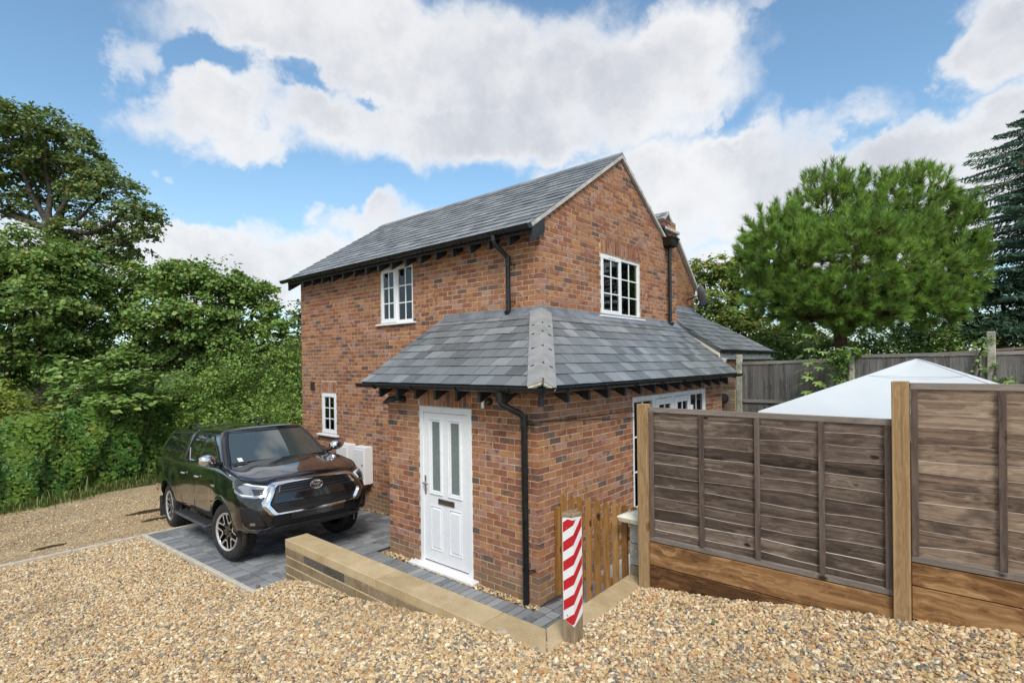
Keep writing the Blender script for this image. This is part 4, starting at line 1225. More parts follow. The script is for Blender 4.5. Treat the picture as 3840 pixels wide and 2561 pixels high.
def downpipe(pts, rad, clips, wallpt, sockets=(), name='downpipe'):
    m = MB(); m.tube(pts, rad, 14)
    for p, h in sockets: m.tube([Vector(p) - Vector((0, 0, h / 2)), Vector(p) + Vector((0, 0, h / 2))], rad * 1.13, 14)
    dp = m.build(name, 'black_plastic', house, smooth=50)
    for c in clips:
        b = MB(); c = Vector(c); b.tube([c - Vector((0, 0, .018)), c + Vector((0, 0, .018))], rad * 1.12, 14)
        w = c + Vector(wallpt); b.tube([c, w], .009, 6); b.tube([w, w + Vector(wallpt).normalized() * -.012], .016, 8); b.build('pipe_clip', 'black_plastic', dp, smooth=50)


downpipe([(-.30, .60, EZ - .07), (-.30, .60, 4.38), (-.28, .595, 4.33), (-.10, .55, 4.20), (-.065, .54, 4.14), (-.065, .54, 3.43), (-.075, .54, 3.39), (-.12, .535, 3.365)], .034, [(-.065, .54, 4.06), (-.065, .54, 3.52)], (.05, -.09, 0), [((-.30, .6, EZ - .10), .09), ((-.065, .54, 4.15), .08), ((-.065, .54, 3.44), .05)])
downpipe([(4.09, -.07, 4.90), (4.09, -.07, 3.43), (4.09, -.085, 3.39), (4.09, -.13, 3.365)], .034, [(4.09, -.07, 4.72), (4.09, -.07, 3.55)], (-.09, .05, 0), [((4.09, -.07, 4.80), .06), ((4.09, -.07, 3.44), .05)])
downpipe([(-1.575, -.63, EAVZ - .06), (-1.575, -.63, 2.24), (-1.56, -.64, 2.20), (-1.40, -.77, 2.09), (-1.36, -.79, 2.03), (-1.36, -.79, -.005)], .0365, [(-1.36, -.79, 1.97), (-1.36, -.79, .38)], (.065, -.09, 0), [((-1.575, -.63, 2.27), .10), ((-1.36, -.79, 2.03), .09)])
# hopper head and the outlet of the valley gutter
m = MB(); v = []
for z, hx, y0_, y1_ in ((4.86, .06, -.125, -.012), (4.90, .15, -.17, -.012), (5.02, .175, -.185, -.012), (5.035, .195, -.20, -.008), (5.055, .195, -.20, -.008)): v += [(4.10 - hx, y0_, z), (4.10 + hx, y0_, z), (4.10 + hx, y1_, z), (4.10 - hx, y1_, z)]
m.add(v, [(3, 2, 1, 0), (16, 17, 18, 19)] + [(r_ * 4 + i, r_ * 4 + (i + 1) % 4, r_ * 4 + 4 + (i + 1) % 4, r_ * 4 + 4 + i) for r_ in range(4) for i in range(4)])
m.build('hopper', 'black_plastic', house)
m = MB(); m.prism([(3.86, 5.235), (3.93, 5.27), (4.16, 5.09), (4.14, 5.03), (4.08, 5.05)], lambda p: (p[0], -.052, p[1]), lambda p: (p[0], -.005, p[1])); m.build('valley_end', 'black_timber', house)

# ------------------------------------------------------------------ fittings on the walls
def meter_box(y0, y1, z0, z1, lab):
    t = thing('meter_box', lab, 'meter box', (0, (y0 + y1) / 2, z0), 'meter boxes on the house wall')
    m = MB(); m.box(-.19, -.004, y0, y1, z0, z1); m.build('case', 'white_upvc', t, bevel=.008)
    m = MB(); m.box(-.20, -.191, y0 + .018, y1 - .018, z0 + .02, z1 - .05); d = m.build('door', 'white_upvc', t, bevel=.003)
    m = MB(); m.box(-.206, -.201, y0 + .05, y0 + .075, (z0 + z1) / 2, (z0 + z1) / 2 + .03); m.build('lock', 'dark_trim', d)


meter_box(4.60, 5.00, .42, 1.10, 'white wall meter box left of its twin, partly behind the black pickup')
meter_box(4.03, 4.40, .40, 1.10, 'white wall meter box nearer the porch, standing clear of the pickup bonnet')

t = thing('wall_vent', 'small black louvred vent high beside the little ground floor window', 'vent', (0, 6.2, 2.13))
m = MB(); m.obox(FA, 6.13, 6.29, 2.11, 2.29, .001, .012); m.build('plate', 'bronze', t)
for i in range(4): m = MB(); m.obox(FA, 6.135, 6.285, 2.12 + i * .042, 2.145 + i * .042, .013, .030); m.build('louvre', 'dark_trim', t)

t = thing('security_camera', 'black security camera under the porch eave left of the white door', 'camera', (-PA, 1.44, 2.17))
m = MB(); m.lathe([(0, 0), (.045, 0), (.045, .03), (.03, .05), (0, .05)], lambda p: (-PA - .003 - p[1], 1.40 + p[0], 2.17 + p[2]), 14); m.build('bracket', 'dark_trim', t, smooth=40)
m = MB(); m.tube([(-PA - .05, 1.41, 2.17), (-PA - .09, 1.44, 2.185), (-PA - .16, 1.50, 2.165)], [.024, .036, .04], 12); b = m.build('body', 'dark_trim', t, smooth=40)
m = MB(); m.prism([(0, 0), (.085, -.065), (.105, -.045), (.03, .03)], lambda p: (-PA - .13 - p[0], 1.44 + p[0] * .4, 2.175 + p[1]), lambda p: (-PA - .13 - p[0], 1.53 + p[0] * .4, 2.175 + p[1])); m.build('sun_shield', 'dark_trim', t)

t = thing('wall_light', 'stainless steel cylinder wall light right of the white door', 'wall light', (-PA, -.20, 2.17))
m = MB(); m.lathe([(0, 0), (.045, 0), (.045, .02), (0, .02)], lambda p: (-PA - .003 - p[1], -.22 + p[0], 2.20 + p[2]), 16); m.build('bracket', 'dark_trim', t, smooth=40)
m = MB(); m.tube([(-PA - .02, -.22, 2.20), (-PA - .06, -.20, 2.19)], .02, 8); m.build('arm', 'steel', t)
m = MB(); m.tube([(-PA - .085, -.185, 2.125), (-PA - .085, -.185, 2.245)], .032, 18); m.build('shade', 'steel', t, smooth=40)

m = MB(); pts = [(-PA - .09, -.80, 2.005)] + [(-PA + .15 * i, -PB - .015, 2.005 - .010 * i + .004 * math.sin(i)) for i in range(1, 20)]
m.tube(pts, .004, 5)
for i in range(1, 90): x = -PA + .03 * i; m.tube([(x, -PB - .018, 2.005 - .002 * i / 3), (x, -PB - .018, 1.99 - .002 * i / 3)], .005, 4)
tag(m.build('light_string', 'dark_trim'), 'thin dark string of small lights tied to the porch downpipe and side wall', 'light string')

m = MB(); m.tube([(-1.30, -.99, .045), (-1.17, -1.01, .055), (-1.06, -1.03, .06)], [.007, .016, .015], 8); m.tube([(-1.10, -1.02, .06), (-1.0, -1.05, .07), (-.93, -1.10, .06), (-.88, -1.22, .04)], .009, 6)
tag(m.build('ground_spike', 'pipe_grey', smooth=40), 'black plastic ground spike lying at the foot of the porch corner', 'spike')

# ------------------------------------------------------------------ garden wall
gw = thing('garden_wall', 'low retaining wall of buff blocks with pale flat coping round the porch', 'wall', (-2.6, 0, 0))
CZ = .527
m = MB(); m.box(-2.744, -2.475, -2.09, 1.88, -.3, CZ - .10); m.box(-2.475, -.86, -2.09, -1.905, -.3, CZ - .10); m.build('wall_core', 'wall_joint', gw)
ys = [1.885, 1.43, .955, .49, .01, -.50, -.985, -1.44]
for a, b in zip(ys, ys[1:]):
    m = MB(); m.box(-2.752, -2.462, b + .003, a - .003, CZ - .10, CZ); m.build('coping_slab', 'coping', gw, bevel=.007)
m = MB(); m.prism([(-2.752, -1.446), (-2.752, -2.118), (-2.462, -1.895), (-2.462, -1.446)], lambda p: (*p, CZ), lambda p: (*p, CZ - .1)); m.build('coping_slab', 'coping', gw, bevel=.007)
xs = [-2.45, -1.83, -1.25, -.86]
m = MB(); m.prism([(-2.742, -2.122), (-1.835, -2.122), (-1.835, -1.89), (-2.450, -1.89)], lambda p: (*p, CZ + .001), lambda p: (*p, CZ - .1)); m.build('coping_slab', 'coping', gw, bevel=.007)
for a, b in zip(xs[1:], xs[2:]): m = MB(); m.box(a + .003, b - .003, -2.118, -1.89, CZ - .1, CZ); m.build('coping_slab', 'coping', gw, bevel=.007)
rr = random.Random(8)
for c in range(6):
    z1 = CZ - .103 - c * .107; y = 1.885 if c % 2 == 0 else 1.885 - .22
    if c % 2: m = MB(); m.box(-2.748, -2.47, y + .005, 1.885, z1 - .097, z1); m.build('block', 'walling', gw, bevel=.004)
    k = 0
    while y > -2.1:
        e = max(y - .44, -2.118); m = MB(); m.box(-2.749 + rr.uniform(-.001, .001), -2.47, e + .006, y, z1 - .094, z1)
        dark = c == 0 and k in (1, 2)
        m.build('block', 'walling_dark' if dark else 'walling', gw, bevel=.004, label='dark grey block near the free end of the wall' if dark else None); y = e; k += 1

pil = thing('stone_pillar', 'short speckled block pillar with a cream stone cap behind the picket gate', 'pillar', (-.93, -2.0, CZ))
z = CZ
for k, h in enumerate((.10, .215, .215)):
    m = MB(); m.box(-1.075, -.80, -2.10, -1.90, z + .004, z + h - .004); m.build('block', 'pillar_block' if k else 'walling', pil, bevel=.004); z += h
m = MB(); v = []
for zz, g in ((z, .035), (z + .055, .045), (z + .10, -.02)): v += [(-1.075 - g * 2.2, -2.10 + .02, zz), (-.80 + g, -2.10 + .02, zz), (-.80 + g, -1.90 + g * 2, zz), (-1.075 - g * 2.2, -1.90 + g * 2, zz)]
m.add(v, [(3, 2, 1, 0), (8, 9, 10, 11)] + [(r_ * 4 + i, r_ * 4 + (i + 1) % 4, r_ * 4 + 4 + (i + 1) % 4, r_ * 4 + 4 + i) for r_ in (0, 1) for i in range(4)]); m.build('cap', 'cream_stone', pil, bevel=.006)

# ------------------------------------------------------------------ picket gate
m = MB(); m.box(-1.005, -.935, -.992, -.925, 0, 1.015); tag(m.build('gate_post', 'picket', bevel=.004), 'square golden timber post carrying the picket gate beside the porch corner', 'post')
gate = thing('picket_gate', 'low golden timber picket gate with rounded tops between post and pillar', 'gate', (-.97, -1.4, 0))
for i in range(9):
    y = -1.035 - .1085 * i; zt = 1.178
    m = MB(); w_ = .034; pr = [(-w_, .07), (w_, .07), (w_, zt - .03)] + [(w_ * math.cos(a), zt - .03 + .03 * math.sin(a)) for a in (PI * .25, PI * .5, PI * .75)] + [(-w_, zt - .03)]
    m.prism(pr, lambda p: (-.99, y + p[0], p[1]), lambda p: (-.970, y + p[0], p[1])); m.build('picket', 'picket', gate)
for z in (.30, .88): m = MB(); m.box(-.969, -.942, -1.94, -1.0, z, z + .075); m.build('rail', 'picket', gate)
m = MB(); m.prism([(-1.05, .378), (-1.13, .378), (-1.92, .872), (-1.84, .872)], lambda p: (-.968, p[0], p[1]), lambda p: (-.944, p[0], p[1])); m.build('brace', 'picket', gate)
for z in (.93, .36): m = MB(); m.box(-.966, -.936, -1.03, -.975, z - .025, z + .025); m.build('hinge', 'dark_trim', gate)

# ------------------------------------------------------------------ marker post
post = thing('marker_post', 'square timber post with a bent red and white striped plate at the wall corner', 'bollard', (-2.46, -2.16, .48))
bx0, bx1, by0, by1, bz0, bz1 = -2.528, -2.405, -2.212, -2.106, .30, 1.505
m = MB(); v = []
for z, g in ((bz0, 0), (bz1 - .012, 0), (bz1, .004)): v += [(bx0 + g, by0 + g, z), (bx1 - g, by0 + g, z), (bx1 - g, by1 - g, z), (bx0 + g, by1 - g, z)]
m.add(v, [(3, 2, 1, 0), (8, 9, 10, 11)] + [(r_ * 4 + i, r_ * 4 + (i + 1) % 4, r_ * 4 + 4 + (i + 1) % 4, r_ * 4 + 4 + i) for r_ in (0, 1) for i in range(4)]); m.build('timber', 'bollard_wood', post, bevel=.004)
PLW = .098; PLW2 = .116; PZ0, PZ1 = .665, 1.472


def plate_pt(w, z, o):
    """w<0: on the face towards the drive, w>0: round the corner; o: outward offset"""
    return (bx0 - .004 - o, by0 - .004 - o - w if w < 0 else by0 - .004 - o, z) if w < 0 else (bx0 - .004 - o + w, by0 - .004 - o, z)


def strip_poly(poly, o, m):
    """a flat print wrapped round the bend"""
    for a, b, c in ((1, 0, -.0001), (-1, 0, -.0001)):
        q = clip_poly(poly, a, b, c)
        if len(q) >= 3: m.add([plate_pt(p[0], p[1], o) for p in q], [tuple(range(len(q)))])


m = MB(); outline = [(-PLW, PZ0 + .035), (0, PZ0), (PLW2 - .012, PZ0 + .06), (PLW2, PZ0 + .075), (PLW2, PZ1 - .008), (PLW2 - .01, PZ1), (.02, PZ1 + .012), (-.02, PZ1 + .008), (-PLW + .01, PZ1), (-PLW, PZ1 - .01)]
strip_poly(outline, 0, m); strip_poly(outline, -.002, m)
pl = m.build('plate', 'white_upvc', post)
simple('sign_red', (.52, .012, .022), .38, vary=.08, scale=12)
m = MB()
for k in range(-3, 9):
    zc = PZ0 - .05 + k * .148
    poly = [(-PLW, zc), (0, zc + .075), (PLW2, zc + .195), (PLW2, zc + .270), (0, zc + .152), (-PLW, zc + .076)]
    hull = [(-PLW + .004, PZ0 + .038), (0, PZ0 + .006), (PLW2 - .004, PZ0 + .07), (PLW2 - .004, PZ1 - .0), (0, PZ1 - .036), (-PLW + .004, PZ1 - .012)]
    for half in ((1, 0, 0), (-1, 0, 0)):
        q = clip_poly(poly, *half)
        if len(q) < 3: continue
        if half[0] == 1: cl = [(-1, 0, PLW - .003), (.34, -1, -(PZ0 + .006) + 0) if False else (-.345, -1, -(PZ0 + .004)), (0, 1, PZ1 - .006)]
        else: cl = [(1, 0, PLW2 - .003), (.5, -1, -(PZ0 + .006)), (0, 1, PZ1 - .006)]
        for c in cl:
            q = clip_poly(q, *c)
            if len(q) < 3: break
        if len(q) >= 3: strip_poly(q, .0012, m)
m.build('stripe', 'sign_red', pl)
m = MB()
for (w_, z_) in ((-.06, 1.40), (.07, 1.42), (-.06, .74), (.06, .78)):
    p = Vector(plate_pt(w_, z_, .002)); m.tube([p, p + (Vector((-.003, 0, 0)) if w_ < 0 else Vector((0, -.003, 0)))], .005, 8)
m.build('screw', 'steel', pl)

# ------------------------------------------------------------------ lapped garden fence
gf = thing('garden_fence', 'weathered lap panel fence with golden posts stepping up the gravel slope', 'fence', (-1.21, -4, .6))
for (y, z0, z1, w_) in ((-2.145, .2, 2.245, .05), (-4.103, .5, 2.485, .05), (-6.06, .7, 2.50, .05)):
    m = MB(); m.box(-1.275, -1.175, y - w_, y + w_, z0, z1); m.build('post', 'new_post', gf, bevel=.005)


def lap_panel(ya, yb, z0, z1, nslat, battens, mat, seed):
    rr = random.Random(seed)
    m = MB(); m.box(-1.235, -1.195, yb, ya, z1 - .045, z1); pan = m.build('fence_panel', 'rail_weathered', gf, bevel=.003)
    m = MB(); m.box(-1.238, -1.232, yb, ya, z1 - .002, z1 + .006)
    m = MB(); m.box(-1.236, -1.196, yb, ya, z0, z0 + .045); m.build('rail', 'rail_weathered', pan, bevel=.003)
    for y in battens: m = MB(); m.box(-1.24, -1.218, y - .02, y + .02, z0 + .045, z1 - .045); m.build('batten', 'batten', pan, bevel=.002)
    st = (z1 - z0 - .02) / nslat
    for k in range(nslat):
        zl = z0 + .0 + k * st; zh = min(zl + st + .035, z1 - .005); n = 26; v = []; f = []
        ph = [rr.uniform(0, 6.28) for _ in range(4)]; am = .006 + rr.random() * .007
        for i in range(n + 1):
            y = ya + (yb - ya) * i / n
            wv = am * (math.sin(y * 2.3 + ph[0]) + .6 * math.sin(y * 5.1 + ph[1]) + .35 * math.sin(y * 11 + ph[2])); bow = .003 * math.sin(y * 3.1 + ph[3])
            lo, hi = max(zl - .03, z0 + .002), min(zh - .03 + wv, z1 - .004)
            # the top edge of each board stands proud of the board above it
            v += [(-1.2000 - bow, y, lo), (-1.222 - bow, y, hi), (-1.2065 - bow, y, hi), (-1.1930 - bow, y, lo)]
        for i in range(n): f += [(4 * i + a, 4 * i + 4 + a, 4 * i + 4 + (a + 1) % 4, 4 * i + (a + 1) % 4) for a in range(4)]
        f += [(0, 1, 2, 3), (4 * n + 3, 4 * n + 2, 4 * n + 1, 4 * n)]
        m = MB(); m.add(v, f); so = m.build('slat', mat, pan); so.data.materials.append(MAT['skylit_edge'])
        for po in so.data.polygons:
            if po.normal.z > .8: po.material_index = 1  # upward faces get the painted sky highlight


lap_panel(-2.198, -4.05, .965, 2.215, 12, (-2.222, -2.69, -3.15, -3.613, -4.028), 'slat_dark', 1)
lap_panel(-4.156, -6.0, 1.235, 2.475, 12, (-4.178, -4.625, -5.09, -5.55, -5.98), 'slat_pale', 2)
for (ya, yb, z0, z1) in ((-2.197, -4.05, .745, .958), (-2.197, -4.05, .50, .738), (-4.156, -6.0, 1.075, 1.228), (-4.156, -6.0, .84, 1.068)):
    m = MB(); m.box(-1.243, -1.195, yb, ya, z0, z1); m.build('gravel_board', 'gravel_board', gf, bevel=.004)

# ------------------------------------------------------------------ old boundary fence
bf = thing('boundary_fence', 'old grey closeboard fence with concrete posts behind the white gazebo', 'fence', (5.4, -3, .7))
AX = [(5.20, -1.02), (5.40, -2.90), (5.60, -4.78), (5.80, -6.66), (6.0, -8.54)]
tops = [2.60, 2.71, 2.73, 2.74]; posttop = [2.75, 2.84, 3.05, 2.95, 2.9]
for (x, y), zt in zip(AX, posttop):
    m = MB(); m.box(x - .05, x + .05, y - .055, y + .055, .0, zt); m.build('post', 'concrete_post', bf, bevel=.012)
rr = random.Random(21)
for k in range(4):
    (xa, ya), (xb, yb) = AX[k], AX[k + 1]; dx, dy = (xb - xa), (yb - ya); ln = math.hypot(dx, dy); ux, uy = dx / ln, dy / ln; zt = tops[k]
    F = lambda s, z, d, xa=xa, ya=ya, ux=ux, uy=uy: Vector((xa + ux * s + uy * d, ya + uy * s - ux * d, z))
    s = .06; up_ = .0 + (.05 if k == 0 else .02)
    while s < ln - .06:
        w_ = min(rr.uniform(.085, .115), ln - .06 - s); m = MB(); sl = up_ * s / ln
        m.obox(F, s + .002, s + w_ + .004, .3, zt - .06 + sl + rr.uniform(-.004, .003), .0, .012 + .006 * (rr.random())); m.build('board', 'old_board', bf); s += w_ * .96
    m = MB(); m.add([F(*p) for p in ((.05, zt - .055, -.02), (ln - .05, zt - .055 + up_, -.02), (ln - .05, zt - .055 + up_, .035), (.05, zt - .055, .035), (.05, zt, -.02), (ln - .05, zt + up_, -.02), (ln - .05, zt + up_, .035), (.05, zt, .035))], BOXF); m.build('capping', 'old_rail', bf)
    m = MB(); m.obox(F, .05, ln - .05, 1.80, 1.86, .02, .05); m.build('rail', 'old_rail', bf)
m = MB()
for k in range(7): m.box(5.0, 5.02, -.95, -.55, 1.3 + k * .19, 1.47 + k * .19)
sf = thing('slatted_screen', 'dark slatted timber screen in the gap between the porch and the old fence', 'screen', (5.0, -.7, 0))
for k in range(7):
    m = MB(); m.box(5.03, 5.05, -.98, -.1, 1.30 + k * .185, 1.47 + k * .185); m.build('slat', 'brown_board', sf)
m = MB(); m.tube([(4.62, -.75, 1.88), (4.92, -.80, 1.88)], .085, 14); m.tube([(4.9, -.8, 1.88), (4.94, -.805, 1.88)], .10, 14)
tag(m.build('flue_pipe', 'pipe_grey', smooth=40), 'short black flue pipe poking out past the end of the porch wall', 'pipe')
# a further fence, seen over the top of the old one
ff = thing('boundary_fence', 'brown timber fence farther back showing above the old grey fence', 'fence', (7.4, -6, .8))
for k in range(34):
    y = -3.6 - .14 * k; x = 7.0 + .12 * (k * .14); zt = 2.665 + .0092 * k; m = MB(); m.box(x, x + .02, y - .13, y, .8, zt); m.build('board', 'brown_board', ff)
m = MB(); m.add([(6.97, -3.55, 2.66), (7.55, -8.4, 2.98), (7.09, -3.55, 2.66), (7.67, -8.4, 2.98), (6.97, -3.55, 2.70), (7.55, -8.4, 3.02), (7.09, -3.55, 2.70), (7.67, -8.4, 3.02)], [(0, 1, 5, 4), (2, 6, 7, 3), (4, 5, 7, 6), (0, 2, 3, 1), (0, 4, 6, 2), (1, 3, 7, 5)]); m.build('capping', 'brown_board', ff)

# ------------------------------------------------------------------ white gazebo in the garden
gz = thing('gazebo', 'white pitched fabric gazebo roof standing behind the lap fence', 'gazebo', (2.5, -4.0, 0))
gx, gy, hw, ez, az_ = 2.5, -4.0, 1.47, 2.01, 2.64
m = MB(); n = 10; v = []; f = []
crn = [(-hw, -hw), (hw, -hw), (hw, hw), (-hw, hw)]
for q in range(4):
    a, b = crn[q], crn[(q + 1) % 4]; o = len(v)
    for i in range(n + 1):
        t_ = i / n
        for j in range(n + 1):
            u_ = j / n; ex, ey = a[0] + (b[0] - a[0]) * u_, a[1] + (b[1] - a[1]) * u_
            sag = -.05 * math.sin(PI * t_) * math.sin(PI * u_) - .03 * math.sin(PI * u_) * t_ + .006 * math.sin(9 * t_ + 5 * u_ + q) * math.sin(PI * u_)
            x, y = ex * t_, ey * t_; z = az_ - (az_ - ez) * (t_ ** .97) + sag
            if t_ < .08: z -= .012 * (1 - t_ / .08)
            v.append((gx + x, gy + y, z))
    for i in range(n):
        for j in range(n): f.append((o + i * (n + 1) + j, o + (i + 1) * (n + 1) + j, o + (i + 1) * (n + 1) + j + 1, o + i * (n + 1) + j + 1))
    o = len(v)
    for j in range(n + 1):
        u_ = j / n; ex, ey = a[0] + (b[0] - a[0]) * u_, a[1] + (b[1] - a[1]) * u_; zz = ez - .03 * math.sin(PI * u_)
        v += [(gx + ex, gy + ey, zz), (gx + ex * 1.005, gy + ey * 1.005, zz - .20)]
    for j in range(n): f.append((o + 2 * j, o + 2 * j + 1, o + 2 * j + 3, o + 2 * j + 2))
m.add(v, f, .5); can = m.build('canopy', 'canvas_white', gz, smooth=32)
for cx, cy in crn:
    m = MB(); m.tube([(gx + cx * q, gy + cy * q, az_ - (az_ - ez) * q ** .97 + .002 - (.012 * (1 - q / .08) if q < .08 else 0)) for q in (.0, .08, .25, .5, .75, 1.0)], .006, 5); m.build('seam', 'canvas_white', can, smooth=60)
m = MB(); m.tube([(gx + a * .32 * hw, gy + b * .32 * hw, az_ - (az_ - ez) * .32 ** .97 - .012 * (1 - abs(a * b))) for a, b in ((-1, -1), (0, -1), (1, -1), (1, 0), (1, 1), (0, 1), (-1, 1), (-1, 0), (-1, -1))], .004, 4); m.build('seam', 'canvas_white', can)
for cx, cy in crn: m = MB(); m.box(gx + cx * .98 - .02, gx + cx * .98 + .02, gy + cy * .98 - .02, gy + cy * .98 + .02, -.03, ez - .03); m.build('leg', 'white_upvc', gz)

# ------------------------------------------------------------------ the neighbouring house
nh = thing('brick_house', 'older brown brick house whose gable and lean-to show past the new one', 'house', (6, 2, 0))
NY = .8; NAX, NAZ, NRX = 5.82, 6.10, 7.53; NK = (NAZ - 4.42) / (7.68 - NAX); NLX = 4.62
FN = frame((NLX, NY, 0), (1, 0, 0), (0, -1, 0))
zr = lambda x: NAZ - NK * abs(x - NAX)
m = MB(); m.prism([(0.0, -.1), (NRX - NLX, -.1), (NRX - NLX, zr(NRX) - .08), (NAX - NLX, NAZ - .08), (0, zr(NLX) - .08)], lambda p: FN(p[0], p[1], -.0042), lambda p: FN(p[0], p[1], -.12), .5)
m.box(NRX - .12, NRX - .007, NY + .1, NY + 7, -.1, zr(NRX) - .1, .5)
nwall = m.build('wall', 'old_mortar', nh)
save = BRICKS[:]; BRICKS.clear()
lay(FN, NRX - NLX, 3.0, 6.1, [], 0, clips=[(NK, 1, NAZ + NK * (NAX - NLX) - .09), (-NK, 1, NAZ - NK * (NAX - NLX) - .09)])
rest = MB(); cnt = 0; vis = sorted(BRICKS, key=lambda b: -b[3])
for (F, poly, whole, q) in vis:
    v, f = brick_shape(poly); sc = project(F(*poly[0], 0))
    if cnt < 160 and sc and sc[0] > 2530 and sc[1] < 1190: mm = MB(); mm.add([F(*p) for p in v], f); mm.build('brick', 'old_brick', nwall); cnt += 1
    else: rest.add([F(*p) for p in v], f)
rest.build('brickwork', 'old_brick', nh, kind='stuff')
m = MB(); slab_roof(m, [(7.72, NY - .08, zr(7.72)), (NAX, NY - .08, NAZ), (NAX, NY + 7, NAZ), (7.72, NY + 7, zr(7.72))]); slab_roof(m, [(NLX + .02, NY - .08, zr(NLX + .02)), (NAX, NY - .08, NAZ), (NAX, NY + 7, NAZ), (NLX + .02, NY + 7, zr(NLX + .02))])
nr = m.build('roof', 'old_slate', nh)
m = MB()
for sx, xe in ((1, 7.70), (-1, NLX + .03)):
    v = []
    for x in (xe, NAX): v += [(x, NY - .09, zr(x) + .012), (x, NY - .09, zr(x) - .07), (x, NY, zr(x) - .07), (x, NY, zr(x) + .012)]
    m.add(v, [(0, 1, 5, 4), (1, 2, 6, 5), (2, 3, 7, 6), (3, 0, 4, 7), (0, 3, 2, 1), (4, 5, 6, 7)])
m.build('verge', 'verge_mortar', nr)
SLATES.clear()
slate_field(nr, (NLX + .02, NY - .08, zr(NLX + .02)), (0, 1, 0), (1, 0, NK), 5, math.hypot(NAX - NLX, NAZ - zr(NLX + .02)) - .06, .2, .25)
# lean-to
LT = [(4.95, -.75, 2.86), (8.9, -.75, 2.86), (NRX, NY, 3.86), (4.95, NY, 3.86)]
m = MB(); slab_roof(m, LT, .09); lt = m.build('lean_to_roof', 'old_slate', nh)
lenT = math.hypot(NY + .75, 1.0)
slate_field(lt, LT[0], (1, 0, 0), (0, NY + .75, 1.0), 3.95, lenT - .02, .20, .25, clips=[(1, (8.9 - NRX) / lenT, 3.95)])
m = MB(); m.add([(4.95, NY - .012, 3.98), (NRX, NY - .012, 3.98), (NRX, NY - .16, 3.79), (4.95, NY - .16, 3.79), (4.95, NY - .03, 3.88), (NRX, NY - .03, 3.88)], [(0, 1, 5, 4), (4, 5, 2, 3)]); m.build('flashing', 'lead', lt)
for i, (parent, poly, top, bot, _, old) in enumerate(sorted(SLATES, key=lambda s: -s[4])):
    if parent is lt and i < 230: m = MB(); m.prism(poly, top, bot); m.build('slate', 'old_slate', lt)
m = MB()
for (parent, poly, top, bot, _, old) in SLATES:
    if parent is nr: m.prism(poly, top, bot)
m.build('slates', 'old_slate', nr, kind='stuff')
m = MB(); m.box(5.05, 8.6, -.62, NY, -.1, 2.66, .5); m.prism([(-.62, 2.66), (NY, 2.66), (NY, 3.72), (-.62, 2.78)], lambda p: (5.05, *p), lambda p: (5.15, *p), .5); m.build('lean_to_wall', 'old_mortar', nh)
BRICKS.clear(); F2 = frame((5.045, NY, 0), (0, -1, 0), (-1, 0, 0)); F3 = frame((5.05, -.625, 0), (1, 0, 0), (0, -1, 0))
lay(F2, 1.42, 2.0, 3.7, [], 0, clips=[(.66, 1, 3.74)]); lay(F3, 3.5, 2.0, 2.66, [], 1)
m = MB()
for (F, poly, whole, q) in BRICKS: v, f = brick_shape(poly, d=.02); m.add([F(*p) for p in v], f)
m.build('lean_to_brickwork', 'old_brick', nh, kind='stuff')
m = MB(); m.box(5.0, 8.75, -.70, -.675, 2.66, 2.80); m.build('fascia', 'white_upvc', nh)
m = MB(); m.prism([(-.72, 2.79), (NY, 3.77), (NY, 3.70), (-.72, 2.72)], lambda p: (4.945, *p), lambda p: (4.965, *p)); m.build('bargeboard', 'cream_stone', nh)
m = MB(); m.prism([(-.64, 2.47), (-.64, 2.68), (-.84, 2.68), (-.76, 2.47)], lambda p: (4.93, *p), lambda p: (5.05, *p)); m.build('corbel', 'cream_stone', nh, bevel=.006)
gutter((4.97, -.80, 2.835), (8.9, -.80, 2.835), (0, -1, 0), nh, nbr=4)
m = MB(); m.tube([(8.85, -.8, 2.80), (8.85, -.78, 2.65), (8.75, -.66, 2.5), (8.75, -.66, 2.1)], .035, 8); m.build('downpipe', 'black_plastic', nh, smooth=50)
m = MB(); m.box(NRX + .01, NRX + .13, NY - .05, NY - .02, 4.25, 4.42); m.build('bargeboard_end', 'white_upvc', nh)

t = thing('satellite_dish', 'grey satellite dish on the gable of the older brick house', 'satellite dish', (7.2, NY, 4.2))
dn = Vector((.66, -.72, .20)).normalized(); da = dn.orthogonal().normalized(); db = dn.cross(da); dc = Vector((7.12, NY - .28, 4.24))
m = MB(); m.lathe([(0, 0), (.10, .008), (.20, .032), (.30, .072), (.305, .075), (.30, .068), (.20, .026), (.10, .002), (0, -.006)], lambda p: dc + da * p[0] * .78 + db * p[2] * .88 + dn * p[1], 24); m.build('reflector', 'lead', t, smooth=40)
m = MB(); m.tube([dc - dn * .01, dc - dn * .10, (7.02, NY - .02, 4.15)], .022, 8); m.build('bracket', 'dark_trim', t)
m = MB(); tip = dc + dn * .38 - Vector((0, 0, .16)); m.tube([dc - Vector((0, 0, .30)), tip], .012, 6); m.tube([tip - dn * .05, tip + dn * .05], .03, 8); m.build('feed_arm', 'dark_trim', t)

